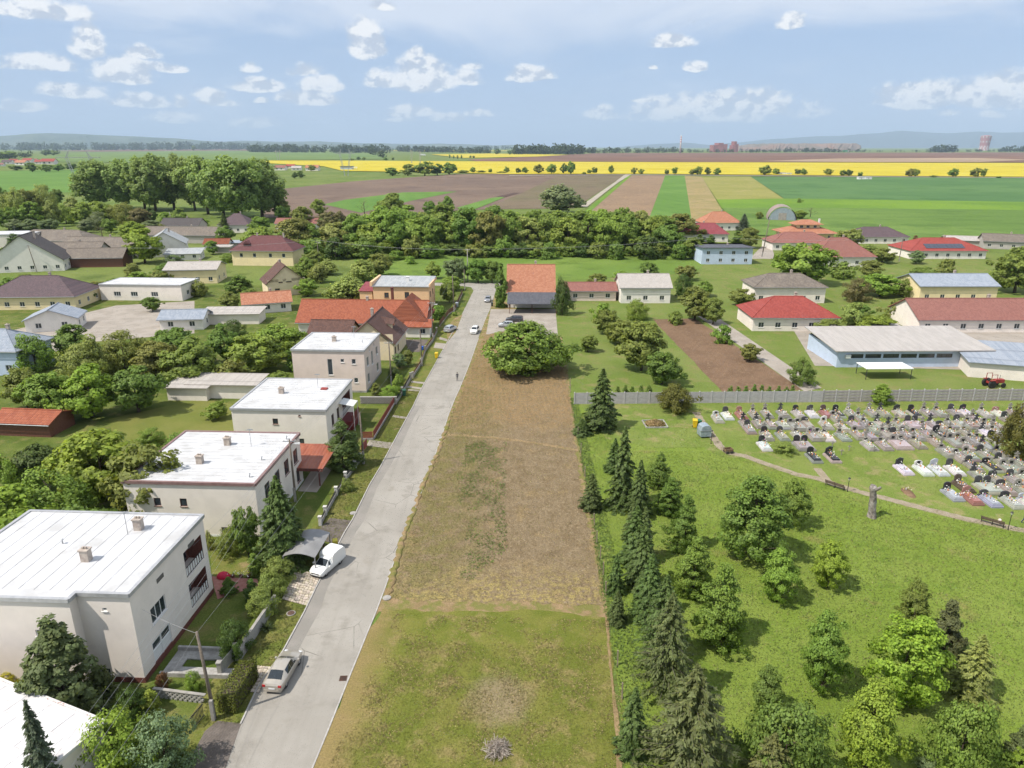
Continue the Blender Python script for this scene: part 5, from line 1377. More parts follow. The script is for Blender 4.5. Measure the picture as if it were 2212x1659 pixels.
T('round', 'small round tree in the garden beside the peach house', 'M', 1330, 300, 192, 140, 'bright')
T('round', 'lower garden tree beside the peach house', 'M', 1305, 385, 230, 130, 'green')
T('round', 'dark green tree right of the transformer pole', 'M', 1510, 245, 68, 170, 'deep')
T('round', 'dark green tree at the end of the cross street', 'M', 1610, 245, 80, 150, 'deep')
T('thuja', 'tall narrow hedge tree left of the terracotta house', 'M', 1672, 420, 110, 90, 'deep')
# --- blurred gardens, left
BL = 'trees in the left gardens'
bl = [(80, 800, 720, 90, 'green'), (165, 770, 702, 90, 'deep'), (190, 830, 728, 110, 'pale'), (270, 800, 715, 120, 'olive'), (300, 890, 790, 120, 'deep'), (340, 820, 735, 100, 'olive'), (380, 790, 705, 110, 'deep'), (420, 830, 730, 120, 'green'), (200, 900, 790, 130, 'gold'), (120, 905, 800, 110, 'green'),
      (560, 800, 715, 130, 'bright'), (490, 780, 700, 70, 'deep'), (510, 740, 690, 60, 'dark'), (600, 770, 700, 110, 'bright'), (60, 880, 790, 80, 'olive'), (230, 1080, 930, 200, 'gold'), (330, 1120, 960, 180, 'olive'), (130, 1150, 1020, 190, 'green'), (40, 1190, 1050, 170, 'gold'), (180, 1240, 1100, 170, 'deep'), (400, 1010, 930, 100, 'deep'), (330, 960, 925, 60, 'green'), (90, 1060, 960, 110, 'dark'), (20, 1080, 985, 90, 'bright')]
bl.sort(key=lambda q: q[0])
for i, (x, y, ty, w, c) in enumerate(bl):
    T('round' if i % 3 else 'bush', {'gold': 'yellow-green', 'olive': 'olive', 'green': 'mid-green', 'deep': 'dark green', 'dark': 'very dark', 'bright': 'bright green', 'pale': 'pale green'}[c] + ' garden tree behind the flat-roofed houses, ' + nth(i, 24), 'D', x, y, ty, w, c, name='garden_tree', cat='tree', group=BL)
# --- blurred gardens, right
br = [(1345, 745, 690, 80, 'olive'), (1310, 720, 665, 60, 'olive'), (1385, 800, 690, 110, 'olive'), (1430, 830, 760, 80, 'deep'), (1375, 690, 645, 50, 'bright'), (1215, 680, 600, 40, 'dark'), (1500, 690, 620, 80, 'olive'), (1475, 640, 590, 40, 'dark'), (1540, 700, 640, 50, 'olive'), (1850, 650, 600, 60, 'brown'), (1900, 640, 590, 90, 'bright'), (1960, 640, 595, 70, 'green'), (1790, 735, 690, 90, 'olive'), (1890, 728, 680, 100, 'gold'), (1840, 720, 650, 60, 'pale'), (1730, 830, 775, 60, 'deep')]
br.sort(key=lambda q: q[0])
for i, (x, y, ty, w, c) in enumerate(br):
    T('round' if i % 3 else 'bush', 'garden tree among the houses on the right, ' + nth(i, 16), 'D', x, y, ty, w, c, name='garden_tree', cat='tree', group='trees in the right gardens')
T('round', 'big round yellow-green tree in front of the dusty-red houses', 'C', 780, 1130, 838, 420, 'bright')
T('round', 'big olive tree cut by the right edge of the picture', 'C', 2150, 1180, 875, 330, 'olive')
T('round', 'yellow-green tree between villa and bungalow', 'C', 1070, 900, 752, 180, 'pale')
T('spruce', 'dark blue spruce beside the salmon-tiled house', 'C', 390, 775, 668, 105, 'bluesp')
T('round', 'olive tree beside the wine-red farmhouse', 'C', 430, 890, 748, 140, 'olive')
T('thuja', 'green cone tree in front of the wine-red farmhouse', 'C', 350, 865, 780, 90, 'deep')
T('thuja', 'second cone tree in front of the wine-red farmhouse', 'C', 105, 860, 800, 60, 'deep')
T('thuja', 'small cone tree right of the second cone tree', 'C', 180, 855, 805, 60, 'deep')
T('round', 'dark round tree below the wine-red farmhouse', 'C', 60, 960, 820, 170, 'green')
T('round', 'yellow-green hedge tree right of the dusty-red roof', 'C', 1190, 945, 860, 150, 'pale')
T('round', 'olive hedge tree below the bungalow wall', 'C', 1290, 985, 885, 160, 'olive')
T('round', 'grey-green tree beside the solar-panelled house', 'C', 1510, 990, 905, 110, 'grey')
T('bare', 'pinkish bare tree with white trunk by the hangar', 'C', 825, 695, 622, 80, 'brown')
T('round', 'green tree right of the arched hangar', 'C', 755, 705, 640, 85, 'bright')
T('round', 'small tree left of the arched hangar', 'C', 492, 705, 650, 55, 'olive')
T('shrub', 'small round shrub at the edge of the wheat field', 'C', 752, 598, 565, 40, 'green', cat='shrub')
T('shrub', 'purple-leaved shrub by the field fence', 'C', 1508, 838, 808, 32, 'red', cat='shrub')
T('willow', 'dark yellow shrub with leaning top by the field fence', 'C', 1705, 840, 800, 80, 'gold', cat='shrub')
# --- hedges and fruit trees between the gardens
ft = [(215, 640, 606, 50, 'olive'), (255, 628, 598, 44, 'green'), (300, 622, 588, 60, 'bright'), (345, 616, 585, 50, 'olive'), (520, 640, 596, 60, 'deep'), (545, 668, 622, 50, 'green'), (500, 668, 630, 46, 'olive'), (330, 672, 640, 40, 'deep'), (180, 650, 618, 46, 'dark'), (20, 640, 600, 60, 'green'), (60, 625, 590, 50, 'olive'), (430, 640, 606, 40, 'olive'), (665, 640, 600, 50, 'bright'), (690, 690, 650, 44, 'green'), (500, 830, 780, 70, 'olive'), (610, 850, 800, 60, 'green'), (650, 800, 752, 60, 'deep'), (580, 900, 850, 60, 'olive'), (470, 905, 868, 50, 'bright'), (110, 660, 630, 40, 'bright'), (400, 590, 565, 40, 'green'), (640, 610, 575, 50, 'olive'), (360, 598, 568, 50, 'deep'), (290, 600, 570, 46, 'olive')]
ft.sort(key=lambda q: q[0])
for i, (x, y, ty, w, c) in enumerate(ft):
    T('shrub' if i % 3 == 0 else 'round', 'small fruit tree or hedge bush in the left gardens, ' + nth(i, len(ft)), 'D', x, y, ty, w, c, name='fruit_tree', cat='tree', group='fruit trees in the left gardens')
fr_ = [(1250, 640, 610, 40, 'green'), (1290, 622, 590, 46, 'olive'), (1340, 612, 584, 40, 'bright'), (1400, 600, 566, 44, 'deep'), (1480, 605, 570, 50, 'olive'), (1520, 640, 606, 40, 'green'), (1600, 660, 622, 60, 'olive'), (1640, 640, 600, 60, 'deep'), (1670, 690, 655, 50, 'bright'), (1560, 740, 705, 50, 'green'), (1620, 780, 742, 50, 'olive'), (1860, 690, 655, 44, 'deep'), (1930, 690, 650, 50, 'olive'), (1990, 610, 575, 60, 'green'), (2040, 600, 562, 56, 'olive'), (2190, 610, 570, 60, 'deep'), (1300, 690, 656, 44, 'bright'), (1270, 760, 722, 44, 'green'), (1820, 600, 566, 60, 'green'), (1880, 600, 560, 56, 'olive'), (1730, 640, 604, 50, 'green'), (2000, 690, 660, 40, 'brown'), (1460, 700, 672, 36, 'green')]
fr_.sort(key=lambda q: q[0])
for i, (x, y, ty, w, c) in enumerate(fr_):
    T('shrub' if i % 3 == 0 else 'round', 'small fruit tree or hedge bush in the right gardens, ' + nth(i, len(fr_)), 'D', x, y, ty, w, c, name='fruit_tree', cat='tree', group='fruit trees in the right gardens')
# --- belt of trees across the middle
rb_ = random.Random(4)
BELT = 'belt of trees across the middle'
cols = ['bright', 'green', 'olive', 'green', 'bright', 'deep', 'pale', 'green', 'bright', 'green']
backx = list(range(830, 1475, 46))
for i, x in enumerate(backx):
    ty = 447 + rb_.uniform(-8, 10) + (14 if x > 1380 else 0)
    T('round', 'tree in the rear row of the tree belt, ' + nth(i, len(backx)), 'D', x + rb_.uniform(-8, 8), 520 + rb_.uniform(-3, 3), ty, 82 + rb_.uniform(-8, 16), cols[(i * 3) % 10], name='belt_tree', group=BELT)
frx = list(range(640, 1480, 42))
for i, x in enumerate(frx):
    ty = 470 + rb_.uniform(-14, 14) - (10 if 1000 < x < 1250 else 0)
    T('round', 'tree in the front row of the tree belt, ' + nth(i, len(frx)), 'D', x + rb_.uniform(-8, 8), 545 + rb_.uniform(-4, 5), ty, 80 + rb_.uniform(-10, 18), cols[(i * 7 + 2) % 10], name='belt_tree', group=BELT)
und = list(range(650, 1500, 34))
for i, x in enumerate(und):
    T('shrub', 'undergrowth shrub at the foot of the tree belt, ' + nth(i, len(und)), 'D', x + rb_.uniform(-8, 8), 553 + rb_.uniform(-4, 8), 518 + rb_.uniform(-8, 10), 55 + rb_.uniform(-10, 20), ['deep', 'green', 'dark', 'olive'][i % 4], name='belt_shrub', cat='shrub', group='undergrowth of the tree belt')
T('round', 'tall bright round tree rising above the left of the belt', 'B', 330, 740, 530, 215, 'green')
T('round', 'dark tree above the belt right of the tall bright one', 'B', 570, 690, 578, 100, 'deep')
T('round', 'taller dark tree above the belt, beside its twin', 'B', 685, 690, 550, 110, 'deep')
T('willow', 'grey-green willow standing in the field beyond the belt', 'B', 1410, 660, 472, 280, 'grey')
T('thuja', 'dark tree against the right side of the grey willow', 'B', 1535, 625, 545, 60, 'dark')
T('bare', 'dead bare tree at the left of the belt', 'B', 150, 690, 572, 90, 'brown')
# --- poplars and wood on the left
for i, (x, y, ty, w) in enumerate(sorted([(655, 640, 322, 300), (940, 640, 300, 240), (1010, 650, 285, 260), (1130, 640, 285, 250), (1265, 645, 305, 230), (1450, 690, 305, 280), (1560, 720, 298, 320), (1700, 700, 310, 310), (800, 640, 318, 220), (1350, 670, 300, 260)])):
    T('poplar', 'tall poplar in the poplar stand, ' + nth(i, 10), 'A', x, y, ty - 6, w * 1.22, 'poplar', group='stand of tall poplars on the left', vary=.06)
lw = [(0, 640, 440, 110, 'deep'), (60, 690, 520, 130, 'olive'), (130, 730, 500, 170, 'pale'), (190, 680, 490, 150, 'olive'), (290, 670, 472, 190, 'pale'), (220, 760, 590, 190, 'green'), (60, 770, 610, 170, 'green'), (380, 610, 500, 90, 'deep'), (350, 750, 575, 120, 'pale'), (430, 730, 600, 150, 'bright'), (480, 690, 560, 120, 'pale'), (560, 740, 590, 180, 'bright'), (650, 730, 585, 190, 'bright'), (640, 770, 650, 150, 'grey'),
      (760, 730, 600, 140, 'olive'), (830, 740, 590, 170, 'olive'), (910, 750, 625, 150, 'brown'), (985, 720, 625, 110, 'dark'), (110, 775, 700, 150, 'grey'), (200, 780, 700, 130, 'grey'), (310, 780, 695, 150, 'grey'), (560, 790, 700, 110, 'grey'), (990, 770, 705, 120, 'grey'), (1080, 740, 650, 90, 'bright'), (1180, 760, 630, 130, 'green'), (1300, 770, 690, 120, 'bright'), (1060, 790, 730, 80, 'olive'), (720, 790, 690, 110, 'green')]
lw.sort(key=lambda q: q[0])
for i, (x, y, ty, w, c) in enumerate(lw):
    T('round' if i % 4 else 'bush', 'tree in the thicket below the poplars, ' + nth(i, len(lw)), 'A', x, y, ty, w, c, name='thicket_tree', cat='tree', group='thicket below the poplars')
T('round', 'yellow-green walnut tree among the old grey roofs', 'A', 940, 985, 750, 260, 'gold', name='walnut_tree')
T('round', 'yellowish tree top just behind the walnut tree', 'A', 860, 850, 712, 180, 'gold')
T('thuja', 'dark conical tree beside the pale cube house', 'A', 115, 920, 795, 130, 'dark')
T('round', 'bright shrub tree at the left edge by the dark cone', 'A', 40, 965, 880, 110, 'bright')
T('bare', 'bare brown tree between walnut and barn roofs', 'A', 670, 850, 740, 130, 'brown')
mg = [(1460, 800, 665, 100, 'dark', 'spruce'), (1690, 790, 680, 150, 'green', 'round'), (1840, 720, 605, 110, 'deep', 'round'), (1830, 690, 555, 130, 'olive', 'round'), (1970, 760, 612, 140, 'olive', 'round'), (2070, 680, 566, 100, 'bright', 'round'), (2140, 790, 650, 160, 'brown', 'round'), (2200, 770, 650, 100, 'brown', 'round'), (1690, 935, 740, 250, 'bright', 'round'), (1460, 870, 740, 130, 'deep', 'round'), (1380, 930, 835, 90, 'green', 'round'), (1900, 850, 720, 170, 'green', 'round'),
      (1960, 920, 800, 190, 'bright', 'round'), (2080, 900, 780, 170, 'deep', 'round'), (2180, 920, 800, 150, 'brown', 'round'), (1850, 950, 830, 130, 'deep', 'bush'), (2040, 1000, 900, 150, 'olive', 'round'), (1560, 760, 700, 90, 'green', 'shrub'), (1660, 730, 680, 100, 'grey', 'shrub'), (2120, 1060, 970, 140, 'pale', 'willow'), (1480, 980, 920, 100, 'green', 'bush'), (1130, 990, 930, 120, 'grey', 'bush')]
mg.sort(key=lambda q: q[0])
for i, (x, y, ty, w, c, kd) in enumerate(mg):
    T(kd, 'tree around the houses left of the belt, ' + nth(i, len(mg)), 'A', x, y, ty, w, c, name='garden_tree', cat='tree', group='trees around the houses left of the belt')
# meadow shrubs beyond the cross street
for i, (x, y, ty, w, c) in enumerate([(930, 80, 20, 150, 'green'), (1030, 110, 60, 90, 'bright'), (850, 100, 40, 120, 'olive'), (760, 60, 10, 120, 'deep'), (1900, 70, 20, 120, 'green')]):
    T('shrub', 'shrub in the meadow beyond the cross street, ' + nth(i, 5), 'M', x, y, ty, w, c, name='meadow_shrub', cat='shrub', group='meadow shrubs')
# --- row of trees along the rapeseed
rowt = [('B', 330, 420, 368, 95), ('B', 430, 421, 345, 105), ('B', 540, 421, 330, 120), ('B', 620, 418, 345, 95), ('B', 700, 413, 338, 95), ('B', 790, 404, 384, 70), ('B', 850, 402, 365, 38), ('B', 905, 402, 386, 60), ('B', 965, 402, 375, 28), ('B', 1040, 404, 392, 70), ('B', 1070, 400, 362, 38), ('B', 1145, 405, 370, 38), ('B', 1190, 405, 366, 44), ('B', 1275, 407, 349, 64), ('B', 1360, 409, 346, 68), ('B', 1440, 407, 343, 50), ('B', 1486, 412, 329, 52), ('B', 1570, 413, 396, 28), ('B', 1605, 407, 380, 32), ('B', 1637, 407, 366, 42), ('B', 1745, 407, 354, 34), ('B', 1893, 410, 367, 42), ('B', 1940, 410, 376, 40), ('B', 2105, 413, 380, 32), ('B', 2160, 412, 366, 42)]
rowt2 = [('C', 95, 417, 362, 66), ('C', 55, 417, 380, 34), ('C', 160, 414, 367, 42), ('C', 220, 417, 371, 50), ('C', 531, 417, 356, 78), ('C', 600, 414, 374, 48), ('C', 740, 414, 377, 48), ('C', 782, 417, 375, 44), ('C', 940, 417, 375, 58), ('C', 1040, 422, 384, 52), ('C', 1075, 422, 382, 44), ('C', 1150, 427, 397, 34), ('C', 1468, 429, 375, 54), ('C', 1506, 427, 377, 48), ('C', 1625, 432, 418, 45), ('C', 1750, 430, 375, 64), ('C', 1893, 432, 371, 64), ('C', 1947, 430, 375, 44), ('C', 2050, 436, 424, 36)]
rowt += sorted(rowt2, key=lambda q: q[1])
for i, (k, x, y, ty, w) in enumerate(rowt):
    lab = 'tree along the rapeseed field, ' + (ORD[i] if i < 22 else ORD[len(rowt) - 1 - i]) + (' from the left' if i < 22 else ' from the right')
    T('farround', lab, k, x, y, ty, w * 1.05, ['deep', 'olive', 'green', 'dark'][i % 4], name='field_tree', cat='tree', group='trees along the rapeseed field')
# far scattered trees on the left plain
fl = [('A', 210, 395, 335, 80), ('A', 110, 385, 355, 90), ('A', 300, 395, 345, 90), ('A', 380, 390, 345, 80), ('A', 460, 385, 340, 80), ('A', 600, 335, 308, 34), ('A', 775, 335, 312, 34), ('A', 1312, 318, 300, 24), ('A', 1255, 258, 225, 30), ('A', 60, 310, 262, 120), ('A', 300, 290, 255, 60), ('A', 350, 288, 258, 60), ('A', 1950, 435, 388, 60), ('A', 1910, 438, 398, 40), ('A', 2020, 392, 350, 50), ('A', 1640, 350, 330, 40), ('B', 110, 318, 298, 26), ('B', 145, 320, 300, 26), ('B', 285, 322, 300, 30), ('B', 335, 320, 302, 20), ('B', 65, 322, 308, 40), ('B', 1090, 284, 255, 36), ('B', 1010, 282, 246, 44), ('B', 700, 310, 282, 12), ('B', 726, 311, 288, 12), ('B', 752, 312, 287, 12), ('B', 778, 312, 285, 12), ('B', 835, 305, 290, 18), ('B', 855, 306, 291, 18)]
for i, (k, x, y, ty, w) in enumerate(fl):
    T('farround', 'lone tree on the far plain, ' + nth(i, 29), k, x, y, ty, w, ['deep', 'dark', 'green'][i % 3], name='plain_tree', cat='tree', group='lone trees on the far plain')

# --- far woods along the horizon: nobody could count these
def wood(name, segs, seed, label=None, tint=(.05, .075, .028)):
    rs = np.random.RandomState(seed); C = []; N = []; S = []
    for (x0, yb0, x1, yb1, hpx, n, dep) in segs:
        for i in range(n):
            f = rs.rand(); x = x0 + (x1 - x0) * f; yb = yb0 + (yb1 - yb0) * f
            b = g('D', x, yb); b = b * (1 + rs.uniform(0, dep))
            h = hpx * mpp('D', b) * rs.uniform(.45, 1.1); r = h * rs.uniform(.35, .6)
            m = 34
            d = sph(rs, m)
            C.append(np.array([b.x, b.y, h * .52]) + d * np.array([r, r, h * .5]) * rs.uniform(.75, 1.05, (m, 1))); N.append(d + np.array([0, 0, .3]) + rs.randn(m, 3) * .4); S.append(np.full(m, r * .62))
    C = np.concatenate(C); N = np.concatenate(N); S = np.concatenate(S)
    me = leaf_mesh(name, C, N, S * rs.uniform(.7, 1.3, len(S)), S * .7, rs)
    o = struct(link(name, me, color=tint), 'stuff'); o['label'] = label or 'dark woods along the horizon'
    return o
wood('far_woods', [(1110, 334, 1260, 334, 20, 90, .1), (1150, 333, 1480, 330, 12, 120, .15), (1480, 330, 1880, 329, 7, 140, .1), (1880, 329, 2300, 328, 6, 90, .1), (2010, 329, 2060, 329, 15, 24, .03), (2160, 328.5, 2260, 328, 12, 40, .05), (1690, 329, 1760, 329, 9, 20, .03), (1740, 329, 1800, 329, 10, 14, .02)], 1)
wood('left_horizon_woods', [(0, 326, 560, 324, 16, 260, .25), (540, 329, 840, 331, 17, 150, .06), (800, 333, 830, 343, 14, 14, .05), (860, 328, 1060, 332, 13, 120, .1), (740, 328, 1110, 324, 9, 120, .2), (0, 344, 70, 340, 14, 30, .1), (90, 333, 130, 332, 9, 16, .05)], 2)
# ================================================================ cemetery
m_stone = mat('grave_stone', (1, 1, 1), (.82, .82, .80), 2.5, .55, .004, 22, c3=(.7, .69, .66), scale3=1.2, tint=True, spec=.4)
m_polish = mat('polished_stone', (1, 1, 1), (.86, .86, .86), 6, .18, tint=True, spec=.5)
def flowermat():
    m, t, b = newmat('grave_flowers')
    r = t.new('ShaderNodeNewGeometry').outputs['Random Per Island']
    cr = t.new('ShaderNodeValToRGB'); cr.color_ramp.interpolation = 'CONSTANT'
    els = cr.color_ramp.elements
    els[0].color = (.75, .73, .68, 1); els[1].position = .3; els[1].color = (.05, .10, .02, 1)
    for p, c in ((.55, (.7, .5, .03, 1)), (.66, (.6, .05, .04, 1)), (.74, (.5, .4, .36, 1)), (.8, (.8, .78, .74, 1)), (.96, (.35, .08, .3, 1))):
        e = els.new(p); e.color = c
    t.l.new(r, cr.inputs[0]); t.l.new(cr.outputs[0], b.inputs['Base Color']); b.inputs['Roughness'].default_value = .7
    return m
m_flower = flowermat()
def flower_mesh(seed, n, sx, sy, h):
    rs = np.random.RandomState(seed)
    C = np.stack([rs.randn(n) * sx * .45, rs.randn(n) * sy * .45, np.abs(rs.randn(n)) * h * .5 + .03], 1)
    me = leaf_mesh('flowers', C, rs.randn(n, 3) * .6 + np.array([0, 0, 1.0]), np.full(n, .16) * rs.uniform(.6, 1.4, n), np.full(n, .14), rs)
    me.materials.clear(); me.materials.append(m_flower)
    return me
FLOW = [flower_mesh(i, 26, .55, .35, .4) for i in range(5)]
FLOWB = [flower_mesh(20 + i, 44, .7, 1.1, .3) for i in range(3)]
def slabmesh(w, l):
    b = MB().box(-w / 2, w / 2, -l, .12, 0, .22).box(-w / 2 + .1, w / 2 - .1, -l + .1, .02, .22, .34)
    return b.mesh('surround', m_stone)
def covermesh(w, l):
    return MB().box(-w / 2 + .2, w / 2 - .2, -l + .2, -.22, .34, .46).box(-w / 2 + .28, w / 2 - .28, -l + .28, -.3, .46, .50).mesh('cover_slab', m_polish)
SUR = {1: slabmesh(1.35, 2.6), 2: slabmesh(2.3, 2.7)}
COV = {1: covermesh(1.35, 2.6), 2: covermesh(2.3, 2.7)}
def hs_arch(w, h):
    p = [(-w / 2, .3), (w / 2, .3), (w / 2, .3 + h * .75), (w * .3, .3 + h * .95), (0, .3 + h), (-w * .3, .3 + h * .95), (-w / 2, .3 + h * .75)]
    n = len(p)
    mb = MB(); vs = [(x, -.09, z) for x, z in p] + [(x, .07, z) for x, z in p]
    mb.add(vs, [tuple(range(n)), tuple(range(2 * n - 1, n - 1, -1))] + [(i, n + i, n + (i + 1) % n, (i + 1) % n) for i in range(n)])
    mb.box(-w / 2 - .12, w / 2 + .12, -.16, .14, .22, .36)
    return mb.mesh('headstone', m_polish)
def hs_cross(h):
    mb = MB().box(-.35, .35, -.16, .14, .2, .62).box(-.24, .24, -.12, .1, .62, .95).box(-.09, .09, -.08, .06, .95, .3 + h).box(-.32, .32, -.075, .055, .3 + h * .68, .3 + h * .68 + .17)
    return mb.mesh('headstone', m_stone)
def hs_slant(w, h):
    p = [(-w / 2, .3), (w / 2, .3), (w * .55, .3 + h * .9), (w * .1, .3 + h), (-w * .45, .3 + h * .7)]
    n = len(p); mb = MB(); vs = [(x, -.09, z) for x, z in p] + [(x, .07, z) for x, z in p]
    mb.add(vs, [tuple(range(n)), tuple(range(2 * n - 1, n - 1, -1))] + [(i, n + i, n + (i + 1) % n, (i + 1) % n) for i in range(n)]).box(-w / 2 - .1, w / 2 + .1, -.16, .14, .22, .36)
    return mb.mesh('headstone', m_polish)
HEAD = {'arch': hs_arch(.8, .95), 'slant': hs_slant(.85, .95), 'cross': hs_cross(1.25), 'low': hs_arch(.95, .7), 'tall': hs_cross(1.9)}
PLAQ = MB().box(-.2, .2, -.105, -.092, .6, .95).mesh('inscription_plate', mat('black_plate', (.02, .02, .02), None, rough=.2))
LANT = MB().lathe([(.05, 0), (.06, .02), (.05, .18), (.07, .2), (.01, .28)], 7).mesh('lantern', mat('lantern_glass', (.5, .08, .06), (.6, .45, .1), 3, .3))
SC = {'grey': (.30, .28, .25), 'pale': (.40, .38, .35), 'white': (.60, .59, .57), 'dark': (.06, .06, .065), 'black': (.03, .03, .034), 'red': (.32, .17, .14), 'brown': (.11, .08, .07), 'blue': (.36, .38, .42)}
SW = {'grey': 'weathered grey', 'pale': 'pale stone', 'white': 'white stone', 'dark': 'dark granite', 'black': 'black polished', 'red': 'reddish granite', 'brown': 'dark brown', 'blue': 'blue-grey granite'}
HW = {'arch': 'arched', 'slant': 'slanted', 'cross': 'cross-topped', 'low': 'low', 'tall': 'tall cross-topped'}
gr = random.Random(12)
def grave(k, x, y, label, bed='grey', head='grey', kind='arch', wide=1, planted=False):
    b = g(k, x, y)
    t = thing('grave', label, 'grave', b, gr.uniform(-.03, .03), 'graves in the cemetery')
    link('surround', SUR[wide], t, color=[c * gr.uniform(.88, 1.08) for c in SC[bed if bed not in ('black', 'dark') else ('pale' if gr.random() < .6 else 'grey')]])
    if not planted:
        link('cover_slab', COV[wide], t, color=[c * gr.uniform(.9, 1.1) for c in SC[bed]])
    for i in range(wide if kind != 'tall' else 1):
        ox = 0 if wide == 1 else (-.5 + i * 1.0)
        ho = link('headstone', HEAD[kind], t, (ox, 0, 0), color=SC[head])
        if head in ('grey', 'pale', 'white'):
            link('inscription_plate', PLAQ, ho, (0, 0, -.18 if kind in ('cross', 'tall') else 0) if kind not in ('cross', 'tall') else (0, -.05, -.1))
    z = .45
    link('flowers', FLOW[gr.randrange(5)], t, (gr.uniform(-.25, .25) * wide, -.55, z), gr.uniform(0, 6))
    if gr.random() < .8:
        link('flowers', FLOW[gr.randrange(5)], t, (gr.uniform(-.3, .3) * wide, -1.7, z), gr.uniform(0, 6))
    if planted:
        link('planting', FLOWB[gr.randrange(3)], t, (0, -1.4, .25))
    for _ in range(gr.randrange(1, 3)):
        link('lantern', LANT, t, (gr.uniform(-.4, .4) * wide, -gr.uniform(.6, 2.1), z + .04))
    for c_ in t.children:
        if c_.name.startswith(('flowers', 'planting')):
            c_['kind'] = 'stuff'
    t.scale = (1.12, 1.12, 1.12)
    return t
